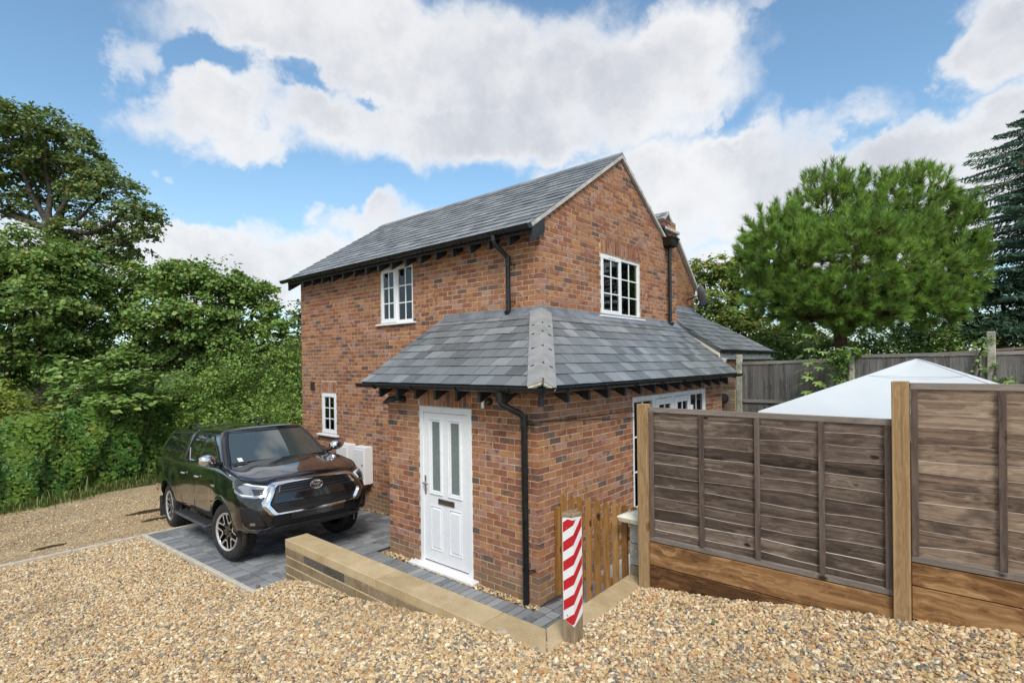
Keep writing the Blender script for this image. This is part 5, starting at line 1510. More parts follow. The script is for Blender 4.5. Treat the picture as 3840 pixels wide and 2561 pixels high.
# ------------------------------------------------------------------ the pickup
def build_pickup():
    m, N, b = newmat('car_paint'); p = POS(N)
    b.inputs['Base Color'].default_value = (.0065, .0065, .008, 1); b.inputs['Roughness'].default_value = .16; b.inputs['Coat Weight'].default_value = 1.0; b.inputs['Coat Roughness'].default_value = .03
    dust = N.map(N.noise(p, 3.5, 5, .6), .35, .75, .0, .035)
    N.set(b.inputs['Base Color'], N.mix(dust, (.0050, .0050, .0062), (.13, .115, .10)))
    simple('car_glass', (.008, .011, .011), .03, spec=.75)
    m, N, b = newmat('windscreen'); b.inputs['Base Color'].default_value = (.045, .058, .055, 1); b.inputs['Roughness'].default_value = .02; b.inputs['IOR'].default_value = 2.3
    m, N, b = newmat('lamp_glass'); b.inputs['Base Color'].default_value = (.36, .38, .40, 1); b.inputs['Roughness'].default_value = .16; b.inputs['Metallic'].default_value = .75; b.inputs['Coat Weight'].default_value = 1
    simple('lamp_black', (.012, .012, .013), .10, spec=.6, coat=1.0)
    simple('lamp_white', (.72, .76, .78), .15, coat=1.0)
    simple('rim_black', (.012, .012, .013), .25, coat=.6)
    simple('rim_bright', (.55, .55, .55), .3, metal=.45)
    simple('mesh_black', (.006, .006, .007), .55)
    car = thing('pickup_truck', 'black double-cab pickup with canopy and chrome grille parked on the grey block paving', 'pickup truck', CARLOC, local=True, rot=CARROT)

    # --- lower body: level t in 0..1 from sill to shoulder line
    T = [0, .06, .16, .30, .46, .60, .72, .82, .90, .955, 1.0]
    wT = np.array([.81, .862, .892, .902, .903, .899, .894, .890, .882, .866, .825])
    xT = np.array([.80, .89, .965, 1.0, 1.0, .99, .97, .94, .905, .865, .80])
    def wside(x, t):
        w = float(np.interp(t, T, wT))
        for xw in (0.0, -3.085):
            w += .042 * math.exp(-((x - xw) / .50) ** 4) * (1 - max(0, min(1, (t - .62) / .25)))
        w -= .012 * math.exp(-((t - .38) / .10) ** 2) * (1 if -2.5 < x < -.6 else .2)
        if x < -3.6: w -= .03 * ((-3.6 - x) / .7) ** 2
        return w
    def zb(x): return float(np.interp(x, [-4.4, -3.6, -2.6, -.5, .3, .98], [.52, .50, .45, .44, .40, .40]))
    def zt(x): return float(np.interp(x, [-4.4, -2.6, -.75, -.3, 0, .45, .7, .85], [1.24, 1.245, 1.26, 1.26, 1.23, 1.16, 1.11, 1.08]))
    def front_x(s, t):
        xc = float(np.interp(t, T, xT)); return xc - .085 * s * s - .36 * abs(s) ** 9
    def FX(y, z):
        """front surface: x for given y, z"""
        t = max(0, min(1, (z - .40) / (1.083 - .40))); w = wside(.45, t); s = max(-1, min(1, y / w)); return front_x(s, t)
    side_x = [.40, .30, .2, .1, 0, -.1, -.2, -.3, -.42, -.6, -.8, -1.1, -1.5, -1.9, -2.3, -2.55, -2.7, -2.8, -2.9, -3.0, -3.085, -3.2, -3.3, -3.4, -3.55, -3.8, -4.05, -4.25]
    S = [0, .15, .3, .45, .58, .70, .79, .86, .91, .95, .98, 1.0]
    rings = []
    for t in T:
        pts = []
        for s_ in S:
            x = front_x(s_, t); y = wside(.45, t) * s_; pts.append((x, y, zb(x) + t * (zt(x) - zb(x))))
        for x in side_x: pts.append((x, wside(x, t), zb(x) + t * (zt(x) - zb(x))))
        wr = wside(-4.25, t); pts += [(-4.31, wr - .03, zb(-4.3) + t * (zt(-4.3) - zb(-4.3))), (-4.34, wr - .10, zb(-4.3) + t * (zt(-4.3) - zb(-4.3))), (-4.35, wr * .5, zb(-4.3) + t * (zt(-4.3) - zb(-4.3))), (-4.35, 0, zb(-4.3) + t * (zt(-4.3) - zb(-4.3)))]
        rings.append(pts)
    n = len(rings[0]); v = []; f = []
    full = lambda pts: pts + [(x, -y, z) for (x, y, z) in reversed(pts[1:-1])]
    fr = [full(r_) for r_ in rings]; M_ = len(fr[0])
    for r_ in fr: v += r_
    for i in range(len(fr) - 1):
        for k in range(M_): f.append((i * M_ + k, i * M_ + (k + 1) % M_, (i + 1) * M_ + (k + 1) % M_, (i + 1) * M_ + k))
    # caps across the car: bonnet on top, floor below
    def cap(ri, crown):
        base = ri * M_; rows = []
        fr_ = [1, .86, .70, .55, .36, .18, 0]
        for i in range(n):
            x, y, z = rings[ri][i]
            row = []
            for sg in (1, -1):
                for q in (fr_ if sg == 1 else fr_[-2::-1]):
                    if q == 1: row.append(base + i if sg == 1 else base + (M_ - i) % M_); continue
                    if abs(y) < 1e-6: row.append(base + i); continue
                    zz = z
                    if crown and x > -.5:
                        k = min(1, y / .55); a = abs(q * y)
                        bulge = .030 * (1 - q * q) * k
                        ridge = .014 * max(0, min(1, (.52 - a) / .06)) * k
                        zz += bulge + ridge
                    v.append((x, y * q * sg, zz)); row.append(len(v) - 1)
            rows.append(row)
        for i in range(n - 1):
            a, b_ = rows[i], rows[i + 1]
            for k in range(len(a) - 1):
                fc = [a[k], a[k + 1], b_[k + 1], b_[k]]; fc = [q for j, q in enumerate(fc) if q not in fc[:j]]
                if len(fc) >= 3: f.append(tuple(fc) if crown else tuple(reversed(fc)))
    cap(len(fr) - 1, True); cap(0, False)
    bm = bmesh.new(); bv = [bm.verts.new(p) for p in v]
    for q in f:
        try: bm.faces.new([bv[i] for i in q])
        except ValueError: pass
    bmesh.ops.remove_doubles(bm, verts=bm.verts, dist=1e-5); bmesh.ops.recalc_face_normals(bm, faces=bm.faces)
    me = bpy.data.meshes.new('body'); bm.to_mesh(me); bm.free()
    body = link('body', me, 'car_paint', None)
    ss = body.modifiers.new('s', 'SUBSURF'); ss.levels = 2; ss.render_levels = 2
    dg = bpy.context.evaluated_depsgraph_get(); nm = bpy.data.meshes.new_from_object(body.evaluated_get(dg)); body.modifiers.clear(); body.data = nm; nm.name = 'body'
    # open the wheel arches: drop the skin inside each arch and pull the rim of the hole to a clean circle
    bm = bmesh.new(); bm.from_mesh(nm); RW, ZW = .468, .388
    def arch(co): return min(math.hypot(co.x - xw, co.z - ZW) for xw in (0.0, -3.085))
    dead = [q for q in bm.verts if abs(q.co.y) > .60 and arch(q.co) < RW - .012]
    bmesh.ops.delete(bm, geom=dead, context='VERTS')
    for q in bm.verts:
        if abs(q.co.y) > .60 and arch(q.co) < RW + .035 and q.is_boundary:
            xw = 0.0 if q.co.x > -1.5 else -3.085; d = Vector((q.co.x - xw, q.co.z - ZW)); d = d.normalized() * RW; q.co.x = xw + d.x; q.co.z = ZW + d.y
    bm.to_mesh(nm); bm.free()
    nm.materials.clear(); nm.materials.append(MAT['car_paint'])
    nm.polygons.foreach_set('use_smooth', np.ones(len(nm.polygons), bool)); nm.set_sharp_from_angle(angle=R(34)); body.parent = car
    def ybody(x, t):
        t = max(0, min(1, t))
        if x <= .40: return wside(x, t)
        lo, hi = 0.0, 1.0
        for _ in range(24):
            md_ = (lo + hi) / 2
            if front_x(md_, t) > x: lo = md_
            else: hi = md_
        return wside(.45, t) * lo
    def part(mb, name, mat, parent=car, smooth=None, bevel=0.0): return mb.build(name, mat, parent, smooth, bevel)

    for sg in (1, -1):
        m = MB(); m.tube([(x, sg * (wside(x, .985) - .004), zb(x) + .988 * (zt(x) - zb(x)) + .001) for x in np.linspace(-.22, .40, 12)] + [(front_x(q, .97), sg * wside(.45, .97) * q, zb(.8) + .975 * (zt(front_x(q, .97)) - zb(.8)) + .002) for q in (.97, .93, .88, .82, .76, .70)], .005, 4); part(m, 'shut_line', 'mesh_black')
    # wheel-arch lips
    for xw in (0.0, -3.085):
        for sg in (1, -1):
            m = MB(); v = []; K = 26
            for k in range(K + 1):
                a = R(-16) + (PI + R(32)) * k / K
                for r_, dy in ((.455, -.035), (.457, .010), (.488, .009), (.513, -.006)):
                    x, z = xw + r_ * math.cos(a), .388 + r_ * math.sin(a); t = (z - zb(x)) / (zt(x) - zb(x)); v.append((x, sg * (ybody(x, t) + dy), z))
            m.add(v, [(4 * k + i, 4 * k + i + 1, 4 * k + 5 + i, 4 * k + 4 + i) for k in range(K) for i in range(3)]); part(m, 'wheel_arch', 'car_paint', smooth=50)
            m = MB(); v = []; K2 = 20
            for k in range(K2 + 1):
                a = R(-1) + (PI + R(2)) * k / K2
                for yy in (.90, .52): v.append((xw + .470 * math.cos(a), sg * min(yy, ybody(xw + .470 * math.cos(a), .3) - .015) if yy > .6 else sg * yy, .388 + .470 * math.sin(a)))
            m.add(v, [(2 * k, 2 * k + 1, 2 * k + 3, 2 * k + 2) for k in range(K2)] + [tuple(2 * k + 1 for k in range(K2 + 1))]); part(m, 'arch_liner', 'mesh_black')

    # --- cab and canopy
    def gy(vv): return .802 - .135 * vv - .055 * vv ** 5
    def gz_(vv): return 1.24 + .485 * vv
    def xF(vv): return -.27 - .58 * vv - .05 * vv * vv
    def bulge(y, vv): return .13 * (1 - (abs(y) / max(.3, gy(vv))) ** 2.4)
    def glasshouse(x_front, x_rear, has_screen, top, name):
        V = [0, .12, .3, .5, .7, .86, .95, 1.0]; rs = []
        for vv in V:
            w = gy(vv); z = gz_(vv) ; pts = []
            if has_screen:
                for q in (0, .25, .5, .72, .88, .97): y = w * q; pts.append((xF(vv) + bulge(y, vv) * (1 if q < .95 else .6), y, z))
                pts.append((xF(vv) - .035, w, z)); xa = xF(vv) - .09
            else:
                for q in (0, .25, .5, .72, .88, .98): pts.append((x_front(vv), w * q, z))
                pts.append((x_front(vv) - .01, w, z)); xa = x_front(vv) - .06
            xr_ = x_rear(vv)
            for k in range(9): pts.append((xa + (xr_ + .06 - xa) * k / 8, w, z))
            pts += [(xr_ + .01, w - .012, z), (xr_, w * .9, z), (xr_ - .03, w * .5, z), (xr_ - .035, 0, z)]
            rs.append(pts)
        nn_ = len(rs[0]); v = []; f = []
        F_ = [full(r_) for r_ in rs]; Q = len(F_[0])
        for r_ in F_: v += r_
        for i in range(len(F_) - 1):
            for k in range(Q): f.append((i * Q + k, i * Q + (k + 1) % Q, (i + 1) * Q + (k + 1) % Q, (i + 1) * Q + k))
        base = (len(F_) - 1) * Q; fr_ = [1, .93, .8, .55, .28, 0]; rows = []
        xm = (rs[-1][0][0] + rs[-1][-1][0]) / 2; hl = (rs[-1][0][0] - rs[-1][-1][0]) / 2
        for i in range(nn_):
            x, y, z = rs[-1][i]; row = []
            for sg in (1, -1):
                for q in (fr_ if sg == 1 else fr_[-2::-1]):
                    if q == 1: row.append(base + i if sg == 1 else base + (Q - i) % Q); continue
                    if abs(y) < 1e-6: row.append(base + i); continue
                    ed = max(0, 1 - (abs(x - xm) / hl) ** 6)
                    v.append((x, y * q * sg, z + (top * (1 - q ** 2.6)) * (.35 + .65 * ed))); row.append(len(v) - 1)
            rows.append(row)
        for i in range(nn_ - 1):
            a, b_ = rows[i], rows[i + 1]
            for k in range(len(a) - 1):
                fc = [a[k], a[k + 1], b_[k + 1], b_[k]]; fc = [q for j, q in enumerate(fc) if q not in fc[:j]]
                if len(fc) >= 3: f.append(tuple(fc))
        bm = bmesh.new(); bv = [bm.verts.new(p) for p in v]
        for q in f:
            try: bm.faces.new([bv[i] for i in q])
            except ValueError: pass
        bmesh.ops.remove_doubles(bm, verts=bm.verts, dist=1e-5); bmesh.ops.recalc_face_normals(bm, faces=bm.faces)
        me = bpy.data.meshes.new(name); bm.to_mesh(me); bm.free()
        o = link(name, me, 'car_paint', car, smooth=50); o.modifiers.new('s', 'SUBSURF').levels = 1; o.modifiers['s'].render_levels = 1
        return o
    cab = glasshouse(None, lambda vv: -2.285 + .12 * vv, True, .055, 'cab')
    cr = lambda vv: -4.26 + .34 * vv + .08 * vv * vv
    can = glasshouse(lambda vv: -2.325 + .12 * vv, cr, False, .062, 'canopy')

    # --- glass panels laid on the sides
    def side_pane(poly, name, mat, sg, off, parent, frame_w=0, frame_mat=None):
        zs = sorted(set([p[1] for p in poly] + list(np.arange(1.25, 1.70, .04)))); m = MB()
        for a, b_ in zip(zs, zs[1:]):
            q = clip_poly(clip_poly(poly, 0, -1, -a), 0, 1, b_)
            if len(q) >= 3 and area2(q) != 0: m.add([(x, sg * (gy((z - 1.24) / .485) + off), z) for x, z in q], [tuple(range(len(q)))])
        o = part(m, name, mat, parent, smooth=60)
        if frame_mat:
            t_ = MB(); loop = poly + [poly[0]]; t_.tube([(x, sg * (gy((z - 1.24) / .485) + off + .001), z) for x, z in loop], frame_w, 5, cap=False); part(t_, 'window_trim', frame_mat, o, smooth=50)
        return o
    for sg in (1, -1):
        side_pane([(-.46, 1.290), (-1.385, 1.280), (-1.37, 1.653), (-1.25, 1.673), (-1.13, 1.658), (-.80, 1.503)], 'side_window', 'car_glass', sg, .006, cab, .011, 'dark_trim')
        side_pane([(-1.48, 1.280), (-1.93, 1.275), (-2.10, 1.448), (-2.05, 1.623), (-1.88, 1.668), (-1.48, 1.668)], 'side_window', 'car_glass', sg, .006, cab, .011, 'dark_trim')
        side_pane([(-2.50, 1.358), (-3.86, 1.378), (-3.72, 1.528), (-3.52, 1.663), (-2.46, 1.668)], 'side_window', 'car_glass', sg, .006, can, .013, 'dark_trim')
        m = MB(); m.tube([(-.42, sg * .812, 1.27), (-1.43, sg * .810, 1.262), (-1.95, sg * .810, 1.258), (-2.13, sg * .756, 1.445)], .012, 6); part(m, 'belt_moulding', 'chrome', cab, smooth=50)
        # door shut lines, handles, mirrors, steps, badge
        for pts in ([(-.46, 1.21), (-.50, .95), (-.52, .60), (-.58, .48)], [(-1.43, 1.21), (-1.44, .80), (-1.46, .48)], [(-2.20, 1.21), (-2.21, .95), (-2.22, .72), (-2.20, .50)], [(-2.30, 1.21), (-2.31, .9), (-2.32, .6)]):
            m = MB(); pp = []
            for (x0, z0), (x1, z1) in zip(pts, pts[1:]):
                for q in (0, .25, .5, .75): x, z = x0 + (x1 - x0) * q, z0 + (z1 - z0) * q; pp.append((x, z))
            pp.append(pts[-1]); m.tube([(x, sg * (wside(x, (z - zb(x)) / (zt(x) - zb(x))) - .001), z) for x, z in pp], .0045, 4); part(m, 'shut_line', 'mesh_black')
        for x in (-1.27, -2.06):
            m = MB(); yy = wside(x, .78); m.tube([(x + .11, sg * (yy + .004), 1.055), (x + .08, sg * (yy + .028), 1.057), (x - .07, sg * (yy + .028), 1.06), (x - .11, sg * (yy + .004), 1.06)], [.010, .017, .017, .011], 8); part(m, 'door_handle', 'chrome', smooth=50)
            m = MB(); m.tube([(x - .02, sg * (yy - .006), 1.055), (x + .02, sg * (yy - .004), 1.055)], .034, 10); part(m, 'handle_recess', 'mesh_black', smooth=50)
        m = MB(); v = []
        for q, (hx, hz) in enumerate(((.035, .045), (.075, .075), (.085, .085), (.075, .078), (.03, .04))):
            yy = .865 + q * .058
            for k in range(12): a = 2 * PI * k / 12; v.append((-.34 + q * .004 + hx * .95 * math.cos(a) - .02, sg * yy, 1.345 + .006 * q + hz * math.sin(a)))
        m.add(v, [(q * 12 + k, q * 12 + (k + 1) % 12, q * 12 + 12 + (k + 1) % 12, q * 12 + 12 + k) for q in range(4) for k in range(12)] + [tuple(range(11, -1, -1)), tuple(48 + k for k in range(12))])
        mr = part(m, 'mirror', 'chrome', smooth=60)
        m = MB(); m.tube([(-.40, sg * .79, 1.28), (-.37, sg * .90, 1.295)], [.035, .028], 8); part(m, 'mirror_arm', 'dark_trim', mr, smooth=50)
        m = MB(); m.box(-2.30, -.56, min(sg * .80, sg * 1.0), max(sg * .80, sg * 1.0), .365, .41); st = part(m, 'side_step', 'step_trim', bevel=.02)
        for k in range(4): m = MB(); y0 = sg * (.84 + k * .034); m.box(-2.24, -.62, min(y0, y0 + sg * .016), max(y0, y0 + sg * .016), .411, .417); part(m, 'tread', 'dark_trim', st)
        for x in (-.85, -2.25): m = MB(); m.tube([(x, sg * .6, .50), (x, sg * .88, .39)], .022, 6); part(m, 'step_bracket', 'mesh_black', st)
        m = MB(); m.box(-.47, -.32, min(sg * .902, sg * .925), max(sg * .902, sg * .925), .975, 1.01); part(m, 'badge', 'chrome', bevel=.004)
        m = MB(); m.box(-.57, -.555, min(sg * .62, sg * .93), max(sg * .62, sg * .93), .18, .50) if False else m.box(-3.585, -3.57, min(sg * .64, sg * .94), max(sg * .64, sg * .94), .15, .52); part(m, 'mud_flap', 'rubber')
        m = MB(); m.tube([(-3.15, sg * .52, 1.73), (-3.05, sg * .52, 1.80), (-2.62, sg * .52, 1.81), (-2.48, sg * .52, 1.73)], [.026, .02, .02, .026], 6)
        part(m, 'roof_rail', 'dark_trim', can, smooth=50)
        m = MB(); m.tube([(-1.95, sg * .53, 1.765), (-1.87, sg * .53, 1.805), (-1.60, sg * .53, 1.81), (-1.50, sg * .53, 1.765)], [.02, .016, .016, .02], 6)
        m = MB(); m.prism([(-4.345, .78), (-4.345, 1.17), (-4.20, 1.17), (-4.24, .78)], lambda p: (p[0] - .008, sg * (.832), p[1]), lambda p: (p[0] + .004, sg * .72, p[1])); part(m, 'tail_lamp', 'red_lamp', bevel=.01)
    m = MB(); m.tube([(-3.60, .46, 1.80), (-3.60, -.46, 1.80)], .004, 4)
    m = MB(); m.tube([(-4.40, -.80, .58), (-4.43, -.6, .56), (-4.43, .6, .56), (-4.40, .80, .58)], .06, 8); part(m, 'rear_bumper', 'chrome', smooth=50)
    m = MB(); m.tube([(-1.02, .0, 1.765), (-1.06, .0, 1.815), (-1.16, .0, 1.775)], .012, 5); part(m, 'aerial', 'dark_trim', cab)

    # --- windscreen
    m = MB(); v = []; a_, b_ = 16, 10
    for i in range(b_ + 1):
        vv = .045 + (.93 - .045) * i / b_; w = gy(vv) - .085 + .012 * vv
        for j in range(a_ + 1):
            y = w * (2 * j / a_ - 1); yl = min(abs(y), gy(vv) * .97); e = .0095
            v.append((xF(vv) + bulge(yl, vv) + e, y, gz_(vv) + e * .7))
    m.add(v, [(i * (a_ + 1) + j, i * (a_ + 1) + j + 1, (i + 1) * (a_ + 1) + j + 1, (i + 1) * (a_ + 1) + j) for i in range(b_) for j in range(a_)])
    ws = part(m, 'windscreen', 'windscreen', cab, smooth=60)
    loop = [v[j] for j in range(a_ + 1)] + [v[i * (a_ + 1) + a_] for i in range(1, b_ + 1)] + [v[b_ * (a_ + 1) + j] for j in range(a_ - 1, -1, -1)] + [v[i * (a_ + 1)] for i in range(b_ - 1, -1, -1)]
    m = MB(); m.tube(loop, .016, 5, cap=False); part(m, 'windscreen_seal', 'mesh_black', ws, smooth=60)
    m = MB(); m.add([(xF(.09) + bulge(.60, .09) + .014, -.60, gz_(.09) + .012), (xF(.09) + bulge(.54, .09) + .014, -.54, gz_(.09) + .012), (xF(.19) + bulge(.54, .19) + .016, -.55, gz_(.19) + .012), (xF(.19) + bulge(.60, .19) + .016, -.61, gz_(.19) + .012)], [(0, 1, 2, 3)]); part(m, 'sticker', 'paper', ws)
    m = MB(); v = [(xF(.0) + bulge(y, 0) + dx, y, 1.258 + dz) for y in np.linspace(-.70, .70, 15) for dx, dz in ((.03, .012), (.10, .006))]
    m.add(v, [(2 * k, 2 * k + 1, 2 * k + 3, 2 * k + 2) for k in range(14)]); part(m, 'cowl', 'mesh_black', smooth=50)
    for y0, y1 in ((.10, -.50), (.52, .0)):
        m = MB(); m.tube([(xF(.05) + bulge(y, .05) + .022, y, gz_(.055 + .02 * abs(y - y0)) + .012) for y in np.linspace(y0, y1, 7)], .008, 5); part(m, 'wiper', 'mesh_black', ws)

    # --- front: patches laid over the nose in (y, z)
    def patch(poly, name, mat, off, parent=car, step=.05, thick=.03, smooth=40):
        poly = [(p[0] * 1.02, p[1] + .048) for p in poly]; bm = bmesh.new(); vs = [bm.verts.new((0, p[0], p[1])) for p in poly]; bm.faces.new(vs)
        lo = [min(p[k] for p in poly) for k in (0, 1)]; hi = [max(p[k] for p in poly) for k in (0, 1)]
        for k, nrm in ((0, (0, 1, 0)), (1, (0, 0, 1))):
            c = lo[k] + step
            while c < hi[k] - .002:
                pt = [0, 0, 0]; pt[k + 1] = c
                bmesh.ops.bisect_plane(bm, geom=bm.verts[:] + bm.edges[:] + bm.faces[:], plane_co=pt, plane_no=nrm); c += step
        e = bmesh.ops.extrude_face_region(bm, geom=bm.faces[:]); back = [q for q in e['geom'] if isinstance(q, bmesh.types.BMVert)]; bs = set(back)
        for q in bm.verts:
            y, z = q.co.y, q.co.z; d = .004; x = FX(y, z); nx = Vector((1, -(FX(y + d, z) - FX(y - d, z)) / (2 * d), -(FX(y, z + d) - FX(y, z - d)) / (2 * d)))
            if nx.length > 6: nx = Vector((nx.x, nx.y, nx.z)) * (6 / nx.length)
            nx.normalize(); q.co = Vector((x, y, z)) + nx * (off if q in bs else off - thick)
        bmesh.ops.recalc_face_normals(bm, faces=bm.faces); me = bpy.data.meshes.new(name); bm.to_mesh(me); bm.free()
        return link(name, me, mat, parent, smooth=smooth)
    mir = lambda poly: [(-y, z) for y, z in reversed(poly)]
    HEX_O = [(0, 1.022), (.30, 1.016), (.50, 1.006), (.560, .984), (.665, .800), (.672, .755), (.60, .655), (.565, .635), (.30, .635), (0, .632)]
    HEX_I = [(0, .984), (.30, .978), (.445, .968), (.465, .950), (.555, .800), (.560, .775), (.50, .690), (.48, .678), (.30, .672), (0, .669)]
    HEX_O = [(y * 1.04, .845 + (z - .845) * 1.09) for y, z in HEX_O]; HEX_I = [(y * 1.05, .845 + (z - .845) * 1.10) for y, z in HEX_I]
    loopO = HEX_O + [(-y, z) for y, z in reversed(HEX_O[1:-1])]; loopI = HEX_I + [(-y, z) for y, z in reversed(HEX_I[1:-1])]
    gr = patch(loopI, 'grille', 'mesh_black', .012, step=.05, thick=.02)
    m = MB(); v = []; NL = len(loopO)
    den = []
    for (o_, i_), (o2, i2) in zip(zip(loopO, loopI), zip(loopO[1:] + loopO[:1], loopI[1:] + loopI[:1])):
        for q in (0, .25, .5, .75): den.append(((o_[0] + (o2[0] - o_[0]) * q, o_[1] + (o2[1] - o_[1]) * q), (i_[0] + (i2[0] - i_[0]) * q, i_[1] + (i2[1] - i_[1]) * q)))
    for o_, i_ in den:
        for q, off in ((-.04, .004), (.0, .036), (.30, .058), (.72, .050), (1.0, .014)):
            y, z = (o_[0] + (i_[0] - o_[0]) * q) * 1.02, o_[1] + (i_[1] - o_[1]) * q + .048; v.append((FX(y, z) + off, y, z))
    K = len(den); m.add(v, [(5 * k + i, 5 * k + i + 1, 5 * ((k + 1) % K) + i + 1, 5 * ((k + 1) % K) + i) for k in range(K) for i in range(4)]); part(m, 'grille_surround', 'chrome', smooth=40)
    patch([(-.548, .815), (-.553, .765), (.553, .765), (.548, .815), (.525, .858), (-.525, .858)], 'grille_bar', 'car_paint', .030, thick=.03)
    for z, yw in ((.955, .455), (.925, .47), (.895, .485)): patch([(-yw, z), (yw, z), (yw - .008, z + .012), (-yw + .008, z + .012)], 'grille_slat', 'rim_black', .026, gr)
    for z, yw in ((.742, .515), (.718, .50), (.697, .485)): patch([(-yw, z), (yw, z), (yw, z + .008), (-yw, z + .008)], 'grille_slat', 'rim_black', .022, gr)
    for sg in (1, -1):
        q = [(.30, .905), (.49, .885), (.46, .972), (.44, .972)]; q2 = [(.475, .895), (.488, .886), (.462, .965), (.448, .965)]
        patch(q2 if sg > 0 else mir(q2), 'grille_trim', 'dark_chrome', .030, gr)
    # emblem: three interlocking ovals
    em = MB(); cx = FX(0, .975) + .045
    def oval(rz, ry, cz_, rad, ang0=0): em.tube([(cx, ry * math.cos(a), cz_ + rz * math.sin(a)) for a in [2 * PI * k / 28 for k in range(29)]], rad, 6, cap=False)
    oval(.054, .086, .979, .0085); oval(.052, .027, .979, .0062); oval(.0190, .062, 1.001, .0062)
    part(em, 'emblem', 'chrome', gr, smooth=60)
    m = MB(); m.lathe([(0, .0), (.075, 0), (.075, -.02), (0, -.02)], lambda p: (cx - .006 + p[1], p[0], .979 + p[2] * .66), 24); part(m, 'emblem_disc', 'rim_black', gr, smooth=50)
    # lamps
    for sg in (1, -1):
        fx = (lambda q: q) if sg > 0 else mir
        hl = patch(fx([(.580, .965), (.640, .862), (.74, .850), (.835, .872), (.868, .92), (.880, 1.0), (.865, 1.045), (.82, 1.030), (.72, 1.000)]), 'headlamp', 'lamp_glass', .026, thick=.05, step=.03)
        patch(fx([(.585, .966), (.605, .975), (.72, 1.000), (.82, 1.028), (.862, 1.043), (.868, 1.034), (.82, 1.014), (.72, .985), (.625, .960), (.655, .905), (.645, .890), (.60, .955)]), 'light_bar', 'lamp_white', .031, hl, step=.04, thick=.004)
        patch(fx([(.655, .885), (.74, .885), (.745, .960), (.640, .945)]), 'reflector', 'lamp_black', .0295, hl, thick=.004)
        patch(fx([(.756, .910), (.795, .918), (.815, .945), (.80, .972), (.760, .962)]), 'lens', 'lamp_glass', .0325, hl, thick=.006)
        patch(fx([(.815, .905), (.845, .92), (.862, .975), (.838, .995), (.825, .95)]), 'reflector', 'lamp_black', .0295, hl, thick=.004)
        patch(fx([(.745, .868), (.828, .885), (.84, .905), (.75, .885)]), 'reflector', 'lamp_white', .031, hl, thick=.004)
        # bumper corner: fog lamp pocket and its bright edge
        rc = patch(fx([(.640, .50), (.69, .465), (.83, .478), (.868, .56), (.875, .725), (.80, .735), (.745, .70), (.70, .60)]), 'fog_lamp_pocket', 'mesh_black', .005, thick=.02, step=.03)
        patch(fx([(.66, .522), (.70, .503), (.80, .510), (.825, .535), (.80, .57), (.70, .568)]), 'fog_lamp_bezel', 'rim_black', .016, rc, thick=.012)
        patch(fx([(.755, .522), (.795, .526), (.80, .555), (.758, .556)]), 'fog_lamp', 'lamp_glass', .022, rc, thick=.006)
        patch(fx([(.50, .487), (.68, .452), (.80, .458), (.848, .50), (.855, .55), (.846, .548), (.836, .508), (.795, .471), (.685, .464), (.50, .496)]), 'bumper_trim', 'dark_chrome', .016, rc, thick=.01)
    patch([(-.60, .47), (.60, .47), (.55, .60), (-.55, .60)], 'lower_grille', 'mesh_black', .006, thick=.02)
    patch([(-.36, .54), (.36, .54), (.37, .618), (-.37, .618)], 'plate_holder', 'rim_black', .026, thick=.03)
    patch([(-.37, .606), (.37, .606), (.365, .620), (-.365, .620)], 'plate_trim', 'dark_chrome', .036, thick=.02)
    patch([(-.70, .375), (.70, .375), (.66, .455), (-.66, .455)], 'skid_plate', 'dark_trim', .014, thick=.02)
    m = MB(); m.box(-4.2, .55, -.62, .62, .36, .52); part(m, 'chassis', 'mesh_black', bevel=.03)
    m = MB(); m.tube([(-3.085, -.7, .36), (-3.085, .7, .36)], .05, 8); m.tube([(0, -.7, .36), (0, .7, .36)], .04, 8); part(m, 'axle', 'mesh_black')

    # --- wheels
    def wheel(cx, sg):
        steer = R(0)
        steer = R(13) if cx > -1 else 0
        def Mx(p):
            p = (p[0], p[1], p[2]); x, y = p[0], sg * (.185 + p[1])          # turn about the kingpin
            return Vector((cx + x * math.cos(steer) - y * math.sin(steer), sg * .705 + x * math.sin(steer) + y * math.cos(steer), .387 + p[2]))
        m = MB(); prof = [(.245, -.21), (.31, -.235), (.355, -.23), (.378, -.20), (.387, -.16), (.388, -.05), (.380, -.018), (.355, .006), (.315, .010), (.275, .004), (.258, -.010), (.245, -.06)]
        m.lathe(prof, Mx, 44); ty = part(m, 'tyre', 'rubber', smooth=50)
        m = MB()
        for k in range(44):
            a0 = 2 * PI * k / 44; da = .085
            for (y0, y1) in ((-.03, -.085), (-.10, -.15), (-.165, -.205)):
                sk = .02 if y0 > -.09 else -.02; q = []
                for r_ in (.386, .3945):
                    q += [Mx((r_ * math.cos(a0), y0, r_ * math.sin(a0))), Mx((r_ * math.cos(a0 + da), y0, r_ * math.sin(a0 + da))), Mx((r_ * math.cos(a0 + da + sk), y1, r_ * math.sin(a0 + da + sk))), Mx((r_ * math.cos(a0 + sk), y1, r_ * math.sin(a0 + sk)))]
                m.add(q, BOXF)
        part(m, 'tread', 'rubber', ty)
        m = MB(); m.lathe([(.0, -.10), (.21, -.10), (.240, -.05), (.242, -.014), (.258, -.004), (.262, -.010)], Mx, 36); wh = part(m, 'wheel', 'rim_black', smooth=40)
        m = MB(); m.lathe([(.232, -.014), (.240, -.002), (.258, .004), (.264, -.006)], Mx, 40); part(m, 'rim', 'rim_bright', wh, smooth=40)
